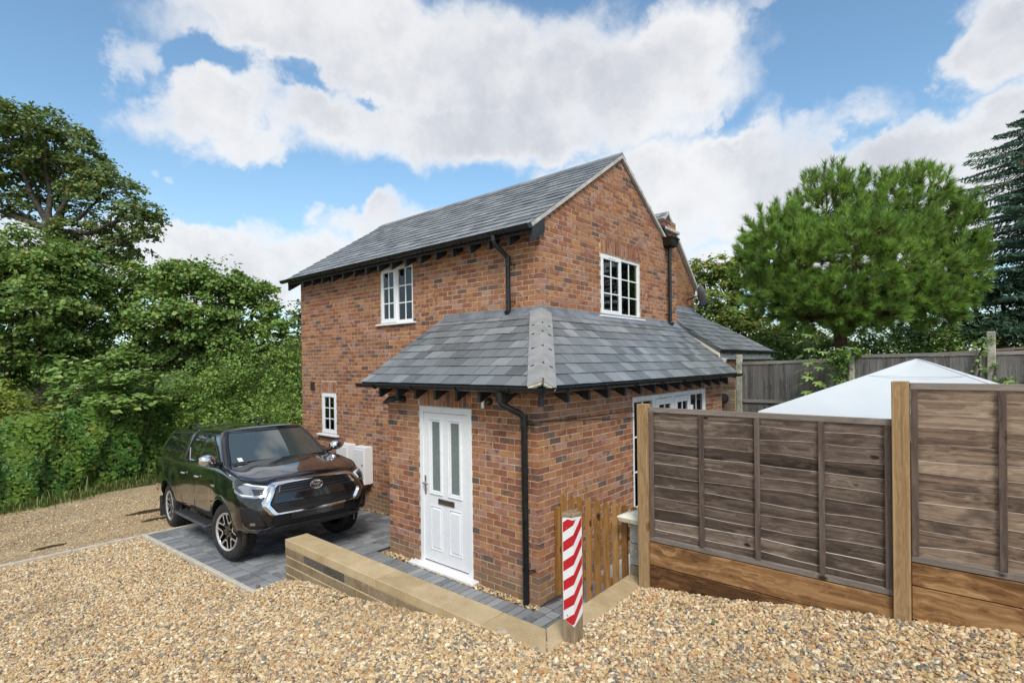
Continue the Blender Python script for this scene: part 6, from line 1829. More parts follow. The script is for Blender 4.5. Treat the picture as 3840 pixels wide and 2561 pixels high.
        for k in range(6):
            a = 2 * PI * k / 6 + .2; m = MB()
            P2 = lambda r_, th, y: Mx((r_ * math.cos(a + th), y, r_ * math.sin(a + th)))
            # dark Y-shaped spoke with bright faces on its outer fork
            m.add([P2(.05, -.55, -.03), P2(.05, .55, -.03), P2(.135, .20, -.018), P2(.135, -.20, -.018), P2(.05, -.55, -.07), P2(.05, .55, -.07), P2(.135, .20, -.06), P2(.135, -.20, -.06)], BOXF)
            for s_ in (1, -1): m.add([P2(.125, .0, -.018), P2(.135, .22 * s_, -.018), P2(.242, .40 * s_, -.010), P2(.242, .22 * s_, -.010), P2(.125, 0, -.06), P2(.135, .22 * s_, -.06), P2(.242, .40 * s_, -.06), P2(.242, .22 * s_, -.06)], BOXF)
            part(m, 'spoke', 'rim_black', wh)
            m = MB()
            for s_ in (1, -1): m.add([P2(.130, .13 * s_, -.0165), P2(.138, .24 * s_, -.0165), P2(.236, .41 * s_, -.0085), P2(.236, .31 * s_, -.0085)], [(0, 1, 2, 3)])
            m.add([P2(.120, -.23, -.0160), P2(.142, -.215, -.0160), P2(.142, .215, -.0160), P2(.120, .23, -.0160)], [(0, 1, 2, 3)])
            part(m, 'spoke_face', 'rim_bright', wh)
        m = MB(); m.lathe([(0, -.006), (.030, -.010), (.036, -.03), (.07, -.035), (.07, -.08)], Mx, 18); part(m, 'hub_cap', 'rim_black', wh, smooth=40)
        for k in range(6): a = 2 * PI * k / 6 + .72; m = MB(); c = Mx((.055 * math.cos(a), -.03, .055 * math.sin(a))); m.tube([c, Mx((.055 * math.cos(a), -.015, .055 * math.sin(a)))], .010, 6); part(m, 'wheel_nut', 'steel', wh)
    for cx in (0.0, -3.085):
        for sg in (1, -1): wheel(cx, sg)
    return car


CARLOC = (-2.00, 3.27, -.03); CARROT = (0, R(-3.7), R(-94.1))
build_pickup()

# ------------------------------------------------------------------ foliage
def unit(a): return a / np.maximum(np.linalg.norm(a, axis=-1, keepdims=True), 1e-9)


def leaf_quads(c, nrm, size, aspect=.80, fold=.12, tangent=None):
    """folded diamond leaves; returns vertices and triangles"""
    n = len(c); nrm = unit(nrm); t = RNG.normal(size=(n, 3)) if tangent is None else tangent
    t = unit(t - nrm * np.sum(t * nrm, 1, keepdims=True)); b = np.cross(nrm, t); s = np.broadcast_to(size, (n,))[:, None]
    v = np.empty((n, 4, 3)); v[:, 0] = c - t * s * .5; v[:, 2] = c + t * s * .5
    v[:, 1] = c + b * s * .5 * aspect + nrm * s * fold - t * s * .05; v[:, 3] = c - b * s * .5 * aspect + nrm * s * fold - t * s * .05
    i = np.arange(n)[:, None] * 4; tri = np.concatenate([i + np.array([[0, 1, 2]]), i + np.array([[0, 2, 3]])], 1).reshape(-1, 3)
    return v.reshape(-1, 3), tri


def leaf_mesh(name, mat, parent, c, nrm, size, aspect=.8, fold=.12, tangent=None, rnd=None, kind='stuff'):
    v, t = leaf_quads(c, nrm, size, aspect, fold, tangent)
    r = RNG.uniform(0, 1, len(c)) if rnd is None else rnd
    if parent is not None and parent.type == 'EMPTY': pass
    return link(name, npmesh(name, v, t, np.repeat(r, 4)), mat, parent, kind=kind)


def blob_leaves(blobs, per_m2, sub_r=.42, flat=.38, inner=.35, up=.9, outw=.5, jit=.45, top_only=-.45):
    """leaves gathered in pads spread over and through a set of ellipsoids"""
    C, Nn, subs = [], [], []
    for c, r in blobs:
        c = np.array(c); r = np.array(r); a = 4 * PI * (r[0] * r[2] * .5 + r[0] * r[0] * .5)
        rm = float(np.mean(r)); sr = sub_r * rm ** .5
        k = max(5, int(a / (PI * sr * sr) * 1.15))
        d = unit(RNG.normal(size=(k, 3))); d = d[(d[:, 2] > top_only) | (RNG.uniform(size=len(d)) < .45)]
        f = np.where(RNG.uniform(size=len(d)) < inner, RNG.uniform(.25, .75, len(d)), RNG.uniform(.78, 1.08, len(d)))
        sc = c + d * r * f[:, None]; subs.append((c, sc))
        m = int(per_m2 * PI * sr * sr)
        q = sr * np.exp(RNG.normal(0, .25, len(d)))
        g = RNG.normal(size=(len(d), m, 3)) * np.array([.5, .5, .5 * flat]) * q[:, None, None]
        tilt = d[:, None, :] * np.array([1, 1, 0]); g[:, :, 2] -= .45 * np.sum(g * tilt, 2)
        p = sc[:, None, :] + g; C.append(p.reshape(-1, 3))
        nn = np.array([0, 0, up]) + d[:, None, :] * outw + RNG.normal(size=(len(d), m, 3)) * jit
        Nn.append(nn.reshape(-1, 3))
    return np.concatenate(C), np.concatenate(Nn), subs


def limb(m, p, q, r0, r1, rr, sag=.1, seg=6, n=7):
    p, q = Vector(p), Vector(q); L = (q - p).length; pts = []; off = Vector((rr.uniform(-1, 1), rr.uniform(-1, 1), rr.uniform(-.2, 1))) * L * sag
    for i in range(n):
        t = i / (n - 1); pts.append(p.lerp(q, t) + off * math.sin(PI * t) + Vector((rr.uniform(-1, 1), rr.uniform(-1, 1), rr.uniform(-1, 1))) * L * .018 * (0 < i < n - 1))
    m.tube(pts, [r0 + (r1 - r0) * (i / (n - 1)) ** .7 for i in range(n)], seg); return pts


def tree(name, label, base, fork, blobs, mat, size, per_m2, trunk_r=.25, group=None, bark='bark', aspect=.8, seed=1, twigs=7, **kw):
    rr = random.Random(seed); t = thing(name, label, 'tree', base, group)
    C, Nn, subs = blob_leaves(blobs, per_m2, **kw)
    m = MB(); limb(m, base, fork, trunk_r, trunk_r * .72, rr, .04, 9)
    for c, sc in subs:
        mid = Vector(fork).lerp(Vector(c), .5) - Vector((0, 0, .12 * (Vector(c) - Vector(fork)).length)); pts = limb(m, fork, mid, trunk_r * .5, trunk_r * .3, rr, .08); limb(m, mid, c, trunk_r * .3, trunk_r * .12, rr, .12)
        for j in rr.sample(range(len(sc)), min(twigs, len(sc))): limb(m, Vector(c).lerp(mid, rr.uniform(0, .7)), sc[j], trunk_r * .13, .012, rr, .14, 5, 6)
    m.build('trunk', bark, t, smooth=60)
    leaf_mesh('crown', mat, t, C, Nn, size * np.exp(RNG.normal(0, .22, len(C))), aspect)
    return t


def BB(*l): return [((c[0], c[1], c[2]), (r[0], r[0] * .95, r[1])) for c, r in l]


# the sycamores on the left
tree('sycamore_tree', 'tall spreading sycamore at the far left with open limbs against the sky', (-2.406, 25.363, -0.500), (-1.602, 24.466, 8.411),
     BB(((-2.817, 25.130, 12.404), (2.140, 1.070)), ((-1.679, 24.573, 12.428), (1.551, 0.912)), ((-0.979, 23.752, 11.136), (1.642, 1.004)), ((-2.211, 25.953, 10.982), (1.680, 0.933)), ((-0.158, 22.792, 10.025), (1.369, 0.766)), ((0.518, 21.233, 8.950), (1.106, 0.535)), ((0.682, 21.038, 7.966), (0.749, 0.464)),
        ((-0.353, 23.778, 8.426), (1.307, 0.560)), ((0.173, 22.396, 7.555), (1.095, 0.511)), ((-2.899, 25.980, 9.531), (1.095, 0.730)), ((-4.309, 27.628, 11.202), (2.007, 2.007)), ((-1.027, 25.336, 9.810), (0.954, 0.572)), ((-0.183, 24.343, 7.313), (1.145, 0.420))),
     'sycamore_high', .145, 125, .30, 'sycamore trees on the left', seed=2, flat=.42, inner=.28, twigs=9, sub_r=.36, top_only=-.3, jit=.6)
tree('sycamore_tree', 'dense dark sycamore crown at the left edge above the ivy bank', (-3.801, 20.850, -0.500), (-3.385, 20.378, 2.904),
     BB(((-3.321, 19.551, 6.379), (1.597, 0.900)), ((-2.280, 19.106, 6.167), (1.269, 0.747)), ((-1.594, 19.070, 5.179), (0.998, 0.921)), ((-3.052, 19.232, 4.922), (1.597, 0.944)), ((-2.007, 19.546, 3.959), (1.228, 0.767)), ((-4.369, 20.768, 5.673), (1.597, 1.597)), ((-3.473, 20.484, 3.801), (1.045, 0.747)), ((-2.920, 20.603, 2.749), (1.381, 0.767)), ((-1.608, 19.844, 2.886), (1.261, 0.709)), ((-3.974, 21.061, 2.467), (1.195, 0.896))),
     'sycamore', .135, 230, .24, 'sycamore trees on the left', seed=3, flat=.5, sub_r=.36, twigs=5, jit=.6)
tree('sycamore_tree', 'broad domed sycamore beyond the hedge, between far left trees and house', (0.204, 19.256, -0.500), (0.342, 19.108, 2.864),
     BB(((-0.060, 19.589, 5.775), (0.995, 0.697)), ((0.916, 18.455, 6.005), (1.410, 0.747)), ((1.886, 17.324, 5.737), (1.410, 0.796)), ((2.745, 16.322, 5.140), (1.244, 0.830)), ((3.385, 15.574, 4.298), (0.747, 0.796)), ((1.051, 17.524, 4.621), (1.537, 0.971)), ((2.501, 17.368, 3.850), (1.530, 0.714)), ((-0.075, 19.600, 4.365), (1.327, 0.995)), ((3.825, 15.824, 3.314), (0.765, 0.595)), ((0.944, 19.177, 3.371), (1.530, 0.595)), ((2.240, 18.435, 3.018), (1.916, 0.697)), ((3.600, 16.851, 2.817), (1.394, 0.697)), ((-0.259, 21.343, 2.892), (1.568, 0.784))),
     'sycamore', .135, 230, .30, 'sycamore trees on the left', seed=5, flat=.5, sub_r=.36, twigs=8, jit=.6)
tree('lime_tree', 'bright yellow green tree just past the far left corner of the house', (6.704, 19.360, -0.500), (6.735, 19.337, 2.199),
     BB(((6.628, 19.474, 4.898), (0.539, 0.747)), ((6.750, 19.326, 3.651), (0.830, 0.830)), ((6.073, 19.346, 3.436), (0.528, 0.610)), ((7.007, 19.021, 2.401), (0.933, 1.037))), 'lime_tree', .15, 110, .16, seed=6)

# hedge bank of ivy along the lane
def ivy_bank():
    P_ = np.array([(-11, 8.2), (-7, 10.0), (-4.45, 11.05), (-3.03, 11.7), (-1.18, 12.5), (1.5, 13.5), (5.0, 14.8)]); seg = np.linalg.norm(np.diff(P_, axis=0), axis=1); L = np.concatenate([[0], np.cumsum(seg)])
    n = 46000; s = RNG.uniform(0, L[-1], n); x = np.interp(s, L, P_[:, 0]); y = np.interp(s, L, P_[:, 1]); dx = np.interp(s + .01, L, P_[:, 0]) - np.interp(s - .01, L, P_[:, 0]); dy = np.interp(s + .01, L, P_[:, 1]) - np.interp(s - .01, L, P_[:, 1])
    tn = unit(np.stack([dx, dy, 0 * dx], 1)); out = np.stack([tn[:, 1], -tn[:, 0], 0 * dx], 1)
    H = 2.30 + .25 * np.sin(s * 1.3) + .18 * np.sin(s * 3.1 + 1) - .55 * np.clip((-2.6 - x) / 1.5, 0, 1)
    u = RNG.uniform(0, 1, n) ** .85; z = u * H
    back = .10 + .75 * u ** 2.2 + .16 * np.sin(s * 2.3 + z * 1.7) + .12 * np.sin(s * 5.7 - z * 3.1) + .07 * np.sin(s * 11 + z * 6)
    lay_ = RNG.exponential(.10, n)
    c = np.stack([x, y, z - .38], 1) - out * (back + lay_)[:, None]
    nrm = out * 1.0 + np.array([0, 0, .75]) + RNG.normal(size=(n, 3)) * .38; tg = np.array([0, 0, -1.0]) + out * .4 + RNG.normal(size=(n, 3)) * .35
    t = thing('ivy_hedge', 'long dark ivy covered hedge bank beside the gravel lane', 'hedge', (-3, 12, -.38))
    leaf_mesh('foliage', 'ivy', t, c, nrm, .085 * np.exp(RNG.normal(0, .3, n)), .95, .06, tg)
    m = MB(); rr = random.Random(3)
    for i in range(70):
        k = rr.randrange(n); b0 = Vector((x[k], y[k], -.4)) - Vector(out[k]) * .45; m_ = Vector(c[k]) - Vector(out[k]) * .12; limb(m, b0, m_, .014, .006, rr, .2, 5)
    m.build('stem', 'bark', t, smooth=60)
    # solid shade of stems and dead leaves behind the ivy
    k = 26000; j = RNG.integers(0, n, k); cc = c[j] - out[j] * RNG.uniform(.25, .7, (k, 1)) - np.array([0, 0, .1])
    leaf_mesh('inner_foliage', 'ivy', t, cc, nrm[j] + RNG.normal(size=(k, 3)) * .5, .12, .95, .06)


ivy_bank()


def bush(name, label, blobs, mat, size, per_m2, group=None, stems=6, cat='bush', seed=4, **kw):
    rr = random.Random(seed); c0 = np.mean([b[0] for b in blobs], 0); base = (c0[0], c0[1], -.4 if c0[1] > 5 else .7)
    t = thing(name, label, cat, base, group); C, Nn, subs = blob_leaves(blobs, per_m2, **kw)
    m = MB()
    for c, sc in subs:
        limb(m, (c[0] + rr.uniform(-.3, .3), c[1] + (1.2 if c[1] > 5 else 0), base[2]), c, .03, .014, rr, .1, 5)
        for j in rr.sample(range(len(sc)), min(stems, len(sc))): limb(m, c, sc[j], .012, .005, rr, .12, 4, 5)
    m.build('stem', 'bark', t, smooth=60); leaf_mesh('foliage', mat, t, C, Nn, size * np.exp(RNG.normal(0, .25, len(C))), .8)
    return t


bush('thicket', 'mid green thicket with upright shoots left of the house', BB(((0.156, 12.877, 2.077), (0.917, 0.629)), ((0.882, 12.340, 2.256), (0.863, 0.730)), ((1.621, 11.786, 2.104), (0.873, 0.739)), ((2.432, 11.456, 2.078), (0.826, 0.826)), ((0.168, 11.939, 1.274), (1.009, 0.567)), ((1.077, 11.187, 1.112), (1.086, 0.575)), ((1.925, 10.506, 1.077), (0.776, 0.647)), ((-0.344, 13.151, 1.834), (0.582, 0.518)),
     ((1.064, 12.285, 3.186), (0.294, 0.374)), ((1.633, 11.777, 3.313), (0.242, 0.430)), ((0.500, 12.787, 2.994), (0.265, 0.319)), ((2.077, 11.566, 3.042), (0.299, 0.463))), 'thicket', .075, 240, flat=.7, sub_r=.28, jit=.6)
bush('yellow_shrub', 'yellow green shrub crowding the hedge top at the left edge', BB(((-4.058, 14.405, 1.885), (0.564, 0.406)), ((-3.653, 13.625, 1.499), (0.556, 0.356)), ((-4.520, 14.635, 1.738), (0.667, 0.667)), ((-3.988, 13.553, 1.150), (0.598, 0.326)), ((-3.181, 13.382, 1.360), (0.451, 0.293)), ((-3.389, 13.160, 0.840), (0.496, 0.287))), 'yellow_bush', .085, 190, flat=.5, sub_r=.26, jit=.5)
bush('sycamore_sapling', 'young sycamore with broad pale leaves growing up through the hedge', BB(((-2.973, 14.067, 2.833), (0.306, 0.188)), ((-2.806, 13.717, 2.477), (0.491, 0.234)), ((-1.898, 12.816, 2.870), (0.542, 0.212)), ((-2.337, 13.017, 2.352), (0.557, 0.255)), ((-1.702, 12.432, 2.338), (0.561, 0.281)), ((-1.226, 12.338, 2.324), (0.430, 0.263)), ((-2.742, 13.333, 1.901), (0.634, 0.277)), ((-2.019, 12.338, 1.777), (0.687, 0.275)), ((-3.134, 13.944, 2.136), (0.255, 0.232)), ((-1.404, 12.082, 1.747), (0.468, 0.234))),
     'sapling', .165, 75, seed=8, flat=.30, sub_r=.30, jit=.28, up=1.3, outw=.35)

# rough grass along the foot of the hedge
def verge():
    n = 15000; s = RNG.uniform(0, 1, n); x = -9 + 12 * s; y0 = np.interp(x, [-9, -7, -4.45, -3.03, -1.18, 3], [8.95, 9.85, 10.85, 11.45, 12.2, 13.7]); y = y0 + .15 - np.abs(RNG.normal(0, .28, n)) + .12 * np.sin(x * 2.3) + .05 * np.sin(x * 7)
    z = np.interp(y, GY, GZ) + .01; h = np.clip(RNG.gamma(3, .035, n), .03, .34) * np.where(RNG.uniform(size=n) < .04, 1.9, 1); a = RNG.uniform(0, 6.28, n); w = RNG.uniform(.005, .012, n)
    ln = RNG.uniform(.25, .95, n); b0 = np.stack([x, y, z], 1); sd = np.stack([np.cos(a), np.sin(a), 0 * a], 1); fd = np.stack([-np.sin(a), np.cos(a), 0 * a], 1)
    v = np.empty((n, 5, 3)); v[:, 0] = b0 - sd * w[:, None]; v[:, 1] = b0 + sd * w[:, None]; md = b0 + np.array([0, 0, 1]) * (h * .65)[:, None] + fd * (h * ln * .3)[:, None]
    v[:, 2] = md + sd * (w * .8)[:, None]; v[:, 3] = md - sd * (w * .8)[:, None]; v[:, 4] = b0 + np.array([0, 0, 1]) * (h * (1 - .35 * ln))[:, None] + fd * (h * ln)[:, None]
    i = np.arange(n)[:, None] * 5; tri = np.concatenate([i + np.array([[0, 1, 2]]), i + np.array([[0, 2, 3]]), i + np.array([[3, 2, 4]])], 1).reshape(-1, 3)
    link('grass_verge', npmesh('grass_verge', v.reshape(-1, 3), tri, np.repeat(RNG.uniform(0, 1, n), 5)), 'grass', kind='stuff')


verge()

# pine: long shoots of needles at the ends of its branches
def needle_shoots(base, axis, length, nn, nl, w, spread=.75):
    k = len(base); axis = unit(axis); t = RNG.uniform(0, 1, (k, nn)) ** .8
    o = unit(np.cross(axis, RNG.normal(size=(k, 3))))[:, None, :]; p = np.cross(axis, o[:, 0])[:, None, :]
    a = RNG.uniform(0, 2 * PI, (k, nn)); rad = o * np.cos(a)[..., None] + p * np.sin(a)[..., None]
    c = base[:, None, :] + axis[:, None, :] * (t * length[:, None])[..., None]
    sp = spread * (1.15 - .55 * t)[..., None]; d = unit(axis[:, None, :] + rad * sp + RNG.normal(size=rad.shape) * .12)
    tip = c + d * (nl * RNG.uniform(.75, 1.2, t.shape))[..., None]; sd = unit(np.cross(d, RNG.normal(size=d.shape))) * w
    v = np.stack([c - sd, c + sd, tip], 2).reshape(-1, 3); tri = np.arange(len(v)).reshape(-1, 3); return v, tri, t


def pine():
    rr = random.Random(31); t = thing('pine_tree', 'broad bushy green pine with upright needle tufts behind the old fence', 'tree', (11.184, -1.802, 0.700))
    bl = BB(((9.949, -0.652, 5.761), (0.999, 0.884)), ((10.788, -1.625, 6.580), (0.953, 1.027)), ((11.580, -2.547, 6.445), (1.021, 1.051)), ((12.627, -3.458, 6.700), (0.920, 1.042)), ((13.570, -4.252, 5.969), (0.723, 1.056)), ((9.778, -0.149, 5.206), (0.667, 0.727)), ((9.611, -1.184, 4.938), (1.196, 1.030)), ((10.199, -2.327, 5.094), (1.277, 1.120)), ((11.619, -3.366, 5.033), (1.205, 1.153)), ((13.337, -4.292, 5.015), (0.690, 0.848)), ((10.442, -2.001, 4.018), (1.643, 0.634)), ((11.909, -3.248, 4.025), (1.231, 0.589)), ((9.751, -0.736, 4.185), (0.839, 0.530)), ((9.565, -1.442, 3.818), (0.790, 0.361)), ((10.520, -2.553, 3.709), (0.903, 0.338)), ((11.858, -3.650, 3.863), (0.922, 0.415)), ((9.189, -0.388, 4.333), (0.465, 0.511)), ((13.371, -4.488, 4.562), (0.409, 0.601)))
    fork = Vector((11.089, -1.835, 3.705)); m = MB(); limb(m, (11.184, -1.802, 0.700), fork, .20, .16, rr, .03, 10)
    Bs, Ax, Ln = [], [], []
    for c, r in bl:
        c = np.array(c); r = np.array(r); mid = fork.lerp(Vector(c), .5) - Vector((0, 0, .25)); limb(m, fork, mid, .12, .08, rr, .1); limb(m, mid, c, .08, .035, rr, .1)
        k = int(150 * r[0] * r[2]) + 26; d = unit(RNG.normal(size=(k, 3)) + np.array([0, 0, .18])); f = np.where(RNG.uniform(size=k) < .38, RNG.uniform(.3, .8, k), RNG.uniform(.82, 1.0, k))
        b = c + d * r * f[:, None]; ax = d * .9 + np.array([0, 0, .55]) + RNG.normal(size=(k, 3)) * .25; upm = d[:, 2] > .35; ax[upm] += np.array([0, 0, .9])
        Bs.append(b); Ax.append(ax); Ln.append(np.where(upm, RNG.uniform(.22, .50, k), RNG.uniform(.10, .24, k)))
        for j in rr.sample(range(k), 16): limb(m, c, b[j], .022, .008, rr, .12, 4, 5)
    m.build('trunk', 'pine_bark', t, smooth=60)
    b, ax, ln = np.concatenate(Bs), np.concatenate(Ax), np.concatenate(Ln)
    v, tri, tt = needle_shoots(b, ax, ln, 105, .20, .0085, 1.0)
    rs = (RNG.uniform(0, .95, len(b)) ** 1.1)[:, None] * .80 + RNG.uniform(0, .15, tt.shape); old = (RNG.uniform(size=tt.shape) < .30) & (tt < .40); rs = np.where(old, 1.0, np.clip(rs, 0, .95))
    link('crown', npmesh('crown', v, tri, np.repeat(rs.ravel(), 3)), 'pine', t, kind='stuff')


pine()
tree('autumn_tree', 'leafy tree turning yellow behind the older brick house', (15.024, 2.011, 0.600), (14.942, 2.118, 3.076),
     BB(((14.159, 3.041, 5.746), (0.531, 0.597)), ((14.649, 2.472, 6.068), (0.664, 0.697)), ((14.554, 1.812, 5.489), (0.890, 0.971)), ((13.408, 2.375, 4.640), (0.867, 0.709)), ((14.225, 1.423, 4.152), (1.024, 0.788)), ((12.993, 2.087, 3.665), (0.921, 0.614)), ((14.088, 0.810, 3.184), (0.998, 0.614)), ((14.990, 3.610, 6.252), (0.383, 0.453)), ((15.346, 0.114, 3.341), (0.946, 0.630)), ((16.637, -0.623, 3.022), (0.971, 0.647))),
     'autumn', .13, 190, .18, seed=9, flat=.55, sub_r=.32)
bush('laurel_hedge', 'dark glossy bushes filling the gap under the pine', BB(((11.920, 1.029, 2.728), (0.987, 0.423)), ((12.840, -0.041, 2.851), (1.128, 0.564)), ((14.681, -2.182, 3.097), (1.128, 0.705)), ((15.599, -3.251, 2.938), (1.128, 0.705)), ((13.666, -1.003, 2.694), (0.987, 0.564)), ((15.032, -4.126, 2.908), (0.796, 0.597))), 'ivy', .10, 130, flat=.7, seed=12)
tree('cypress_tree', 'very dark dense conifer at the right edge behind the old fence', (17.414, -5.374, 0.600), (17.442, -5.394, 3.466),
     BB(((16.622, -3.668, 4.391), (0.871, 0.726)), ((16.719, -4.548, 4.609), (0.987, 0.733)), ((16.860, -5.479, 4.535), (1.095, 0.821)), ((16.079, -4.115, 3.478), (1.115, 0.697)), ((16.260, -5.246, 3.295), (1.209, 0.739)), ((17.656, -6.409, 3.972), (1.232, 1.369)), ((15.855, -3.240, 3.370), (0.713, 0.642))),
     'cypress', .16, 150, .2, bark='pine_bark', aspect=.28, seed=10, flat=.4, up=.3, outw=.6, jit=.5, sub_r=.36)


def spruce():
    rr = random.Random(12); base = (17.363, -6.849, 0.600); t = thing('spruce_tree', 'tall blue green spruce with drooping tiers cut off by the right edge', 'tree', base)
    top = Vector((base[0], base[1], 11.6)); m = MB(); m.tube([base, top], [.24, .03], 9); C, T, R_, cones = [], [], [], []
    z = 3.6
    while z < 11.1:
        L = max(.2, min(2.75 + .25 * math.sin(z * 4.1), 1.15 * (11.25 - z))); k = 9
        for i in range(k):
            a = 2 * PI * (i + rr.random() * .7) / k + z; d = Vector((math.cos(a), math.sin(a), 0)); Lb = L * rr.uniform(.78, 1.08); p0 = Vector((base[0], base[1], z))
            pts = [p0 + d * Lb * q + Vector((0, 0, .22 * Lb * q - .42 * Lb * q * q + .16 * Lb * q ** 4)) for q in np.linspace(0, 1, 9)]; m.tube(pts, [.035 * (1 - .85 * q) for q in np.linspace(0, 1, 9)], 5)
            sd = d.cross(Vector((0, 0, 1)))
            for q in np.arange(.12, 1.0, .045):
                j = min(7, int(q * 8)); p = pts[j].lerp(pts[j + 1], q * 8 - j); tl = .50 * (1.1 - q) * Lb * .55 + .10
                for sg in (1, -1):
                    e = p + sd * sg * tl * rr.uniform(.6, 1.1) + d * tl * .55 - Vector((0, 0, tl * .38)); n = int(22 * tl + 6)
                    for w in range(n): u_ = (w + rr.random()) / n; C.append(p.lerp(e, u_)); T.append((e - p) + Vector((rr.uniform(-1, 1), rr.uniform(-1, 1), rr.uniform(-.7, .7))) * tl * .75); R_.append(rr.random() * .94)
                if z > 7.6 and q > .35 and rr.random() < .6: cones.append(p - Vector((0, 0, .10)))
        z += .44
    m.build('trunk', 'pine_bark', t, smooth=60)
    c = np.array(C); leaf_mesh('crown', 'spruce', t, c, RNG.normal(size=(len(c), 3)) + np.array([0, 0, .8]), .17, .24, .02, np.array(T), np.array(R_))
    if cones:
        m = MB()
        for p in cones[:140]: m.tube([p + Vector((0, 0, .06)), p, p - Vector((0, 0, .08))], [.015, .030, .012], 5)
        m.build('cones', 'tan_leaf', t, kind='stuff')


spruce()

# woodland seen through the gaps, far away
def woodland():
    n = 46000; a = RNG.uniform(-2.0, 1.75, n); d = RNG.uniform(46, 62, n); zz = RNG.uniform(-1, 1, n); H = 3.9 + 1.1 * np.sin(a * 17) + .8 * np.sin(a * 41 + 1)
    x = CAMPOS[0] + np.sin(-yaw + a) * d; y = CAMPOS[1] + np.cos(-yaw + a) * d; z = -.6 + (zz * .5 + .5) * H
    leaf_mesh('woodland', 'sycamore', None, np.stack([x, y, z], 1), RNG.normal(size=(n, 3)) + np.array([0, 0, .5]), .42)


woodland()

# maple-like seedling by the old fence: every leaf is big enough to be its own piece
def fence_sapling():
    t = thing('sapling', 'spindly leafy sycamore sapling in front of the old grey fence', 'sapling', (4.945, -2.366, 0.000)); rr = random.Random(17)
    out = []
    for k in range(5):
        a = [-1.15, -.6, 0, .6, 1.15][k]; L = [.34, .46, .56, .46, .34][k]
        if k: out.append((.16 * math.sin(a - .29), .16 * math.cos(a - .29)))
        out += [(L * .8 * math.sin(a - .13), L * .8 * math.cos(a - .13)), (L * math.sin(a), L * math.cos(a)), (L * .8 * math.sin(a + .13), L * .8 * math.cos(a + .13))]
    pts = [(0, -.06)] + out
    metas = []
    for k in range(3):
        vv = [(0, .05, .0)] + [(p[0], p[1], .10 * abs(p[0]) * (1 + k * .6) - .12 * max(0, p[1]) ** 2) for p in pts]
        me = bpy.data.meshes.new('leaf'); me.from_pydata(vv, [], [(0, i + 1, i) for i in range(1, len(pts))] + [(0, 1, len(pts))])
        at = me.attributes.new('rnd', 'FLOAT', 'POINT'); at.data.foreach_set('value', np.full(len(vv), [.45, .75, .93][k], np.float32)); me.materials.append(MAT['sapling']); metas.append(me)
    m = MB()
    for (x0, y0), top, n in (((1868, 900), (1856, 775), 9), ((1875, 900), (1888, 815), 6), ((1860, 905), (1850, 860), 4)):
        pass
    stems = [((4.955, -2.378, 0.000), (4.904, -2.312, 3.057), 13), ((4.903, -2.471, 0.000), (4.956, -2.527, 2.738), 11), ((5.016, -2.296, 0.000), (5.048, -2.328, 2.559), 8)]
    for b, e, n in stems:
        b, e = Vector(b), Vector(e); m.tube([b, b.lerp(e, .5) + Vector((.03, 0, 0)), e], [.010, .008, .004], 5)
        for i in range(n):
            u_ = .50 + .50 * i / (n - 1)
            for sg in (1, -1):
                p = b.lerp(e, u_); a = i * 1.57 + (0 if sg > 0 else PI) + rr.uniform(-.3, .3); L = .16 * (1.15 - u_) + .05; q = p + Vector((math.cos(a) * L, math.sin(a) * L, .03)); m.tube([p, q], .003, 4)
                o = bpy.data.objects.new('leaf', rr.choice(metas)); COL.objects.link(o); setparent(o, t); s = rr.uniform(.30, .40) * (1.15 - .3 * u_)
                dv = Vector((math.cos(a), math.sin(a), -.35)); nz = Vector((rr.uniform(-.35, .1), rr.uniform(-.35, .1), 1)); Y = dv.normalized(); X = Y.cross(nz).normalized(); Z = X.cross(Y)
                o.matrix_basis = Matrix(((X.x * s, Y.x * s, Z.x * s, q.x), (X.y * s, Y.y * s, Z.y * s, q.y), (X.z * s, Y.z * s, Z.z * s, q.z), (0, 0, 0, 1)))
    m.build('stem', 'bark', t, smooth=60)


fence_sapling()
bush('ivy', 'mound of ivy smothering the second concrete post of the old fence', BB(((5.026, -2.763, 2.610), (0.201, 0.170)), ((4.999, -2.810, 2.287), (0.123, 0.261)), ((5.245, -2.864, 2.709), (0.203, 0.101)), ((5.491, -2.997, 2.731), (0.173, 0.055))), 'ivy', .06, 620, cat='ivy', seed=22, flat=.8, sub_r=.2, jit=.6)
bush('ivy', 'ivy climbing the tall concrete post near the gazebo peak', BB(((5.412, -4.669, 2.779), (0.090, 0.125)), ((5.571, -4.777, 2.917), (0.098, 0.070)), ((5.319, -4.639, 2.435), (0.069, 0.179)), ((5.544, -4.824, 2.430), (0.055, 0.194))), 'sapling', .05, 420, cat='ivy', seed=23, flat=.8, sub_r=.2, jit=.6)
bush('weeds', 'nettle-like weeds at the foot of the old fence right of the gazebo', BB(((5.449, -4.944, 2.214), (0.190, 0.048)), ((5.604, -5.125, 2.225), (0.095, 0.054)), ((5.518, -4.948, 2.294), (0.055, 0.055))), 'sapling', .055, 300, cat='weeds', seed=24, flat=.8, sub_r=.2)
for lab, c in (('tiny green seedling in the gravel near the left fence post', (-1.488, -2.658, 0.545)), ('second tiny green sprout in the gravel nearer the camera', (-1.768, -2.980, 0.600))):
    m = MB(); rr = random.Random(5)
    for k in range(7): a = k * 2.4; p = Vector(c) + Vector((0, 0, .005)); q = p + Vector((math.cos(a) * .028, math.sin(a) * .028, .05)); sd = Vector((-math.sin(a), math.cos(a), 0)) * .011; m.add([p, p.lerp(q, .6) + sd, q, p.lerp(q, .6) - sd], [(0, 1, 2, 3)])
    tag(m.build('seedling', 'dull_green'), lab, 'seedling', 'seedlings in the gravel')
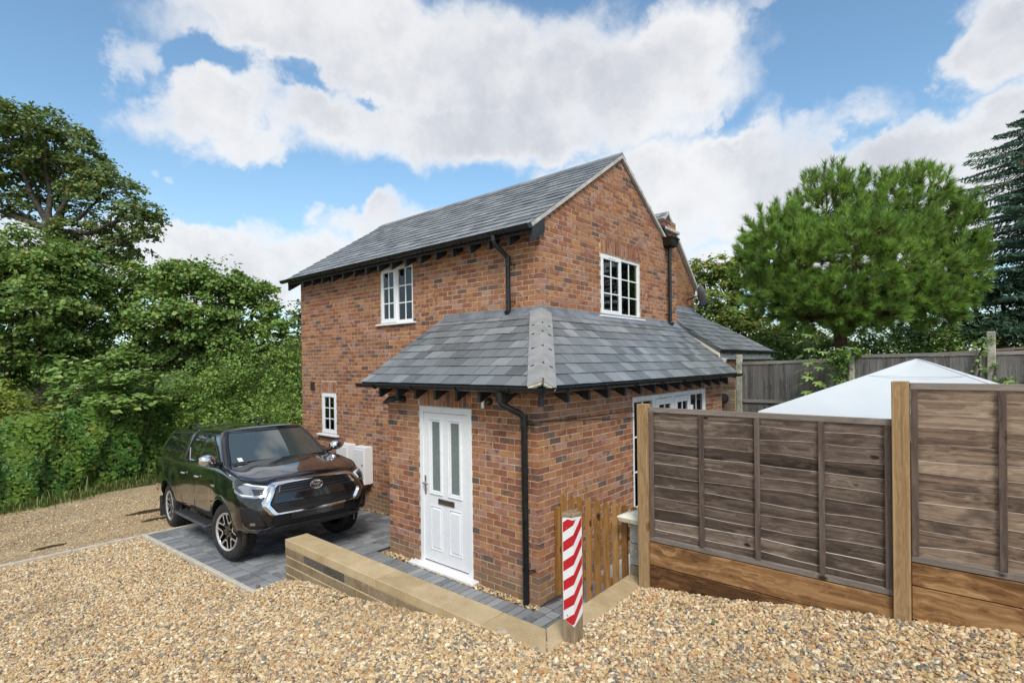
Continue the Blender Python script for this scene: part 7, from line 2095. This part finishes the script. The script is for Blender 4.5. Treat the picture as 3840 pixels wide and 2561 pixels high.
m = MB(); c = Vector((-3.038, 1.990, 0.000)); m.add([c + Vector(p) for p in ((-.03, -.01, .004), (0, -.03, .02), (.035, 0, .008), (.01, .03, .03), (-.02, .02, .016), (0, 0, .035))], [(0, 1, 5), (1, 2, 5), (2, 3, 5), (3, 4, 5), (4, 0, 5)]); tag(m.build('dry_leaf', 'tan_leaf'), 'curled brown leaf lying on the near corner of the paving', 'leaf')

# a scatter of blown leaves on the stones
n = 260; x = RNG.uniform(-9.5, -1.4, n); y = RNG.uniform(-6, 10.4, n); k = (y > 6.3) | (x < -3.2) | ((x < -2.8) & (y < 1.8)); x, y = x[k], y[k]
leaf_mesh('fallen_leaves', 'tan_leaf', None, np.stack([x, y, np.interp(y, GY, GZ) + .045], 1), RNG.normal(size=(len(x), 3)) * .3 + np.array([0, 0, 1.0]), RNG.uniform(.03, .06, len(x)), .7, .15)

# a house far off behind the trees at the left
dh = thing('distant_house', 'far brick house glimpsed between the left hand trees', 'house', (2.420, 59.645, -0.500)); hx, hy, hz = (2.420, 59.645, -0.500)
m = MB(); m.box(hx - 5, hx + 4, hy, hy + 7, hz, hz + 2.6, .3); m.build('wall', 'old_brick', dh)
m = MB(); m.prism([(-5.3, 2.55), (4.3, 2.55), (4.3, 2.6), (-5.3, 2.6)], lambda p: (hx + p[0], hy - .3, hz + p[1]), lambda p: (hx + p[0], hy + 7.3, hz + p[1])); m.add([(hx - 5.3, hy - .3, hz + 2.62), (hx + 4.3, hy - .3, hz + 2.62), (hx + 4.3, hy + 3.5, hz + 4.7), (hx - 5.3, hy + 3.5, hz + 4.7), (hx + 4.3, hy + 7.3, hz + 2.62), (hx - 5.3, hy + 7.3, hz + 2.62)], [(0, 1, 2, 3), (3, 2, 4, 5), (0, 3, 5), (1, 4, 2)]); m.build('roof', 'old_brick', dh)
for k in range(3): m = MB(); m.box(hx - 4 + k * 3, hx - 2.8 + k * 3, hy - .05, hy - .01, hz + 1.2, hz + 2.2); w_ = m.build('window', 'white_upvc', dh); m = MB(); m.box(hx - 3.9 + k * 3, hx - 2.9 + k * 3, hy - .07, hy - .051, hz + 1.3, hz + 2.1); m.build('pane', 'car_glass', w_)
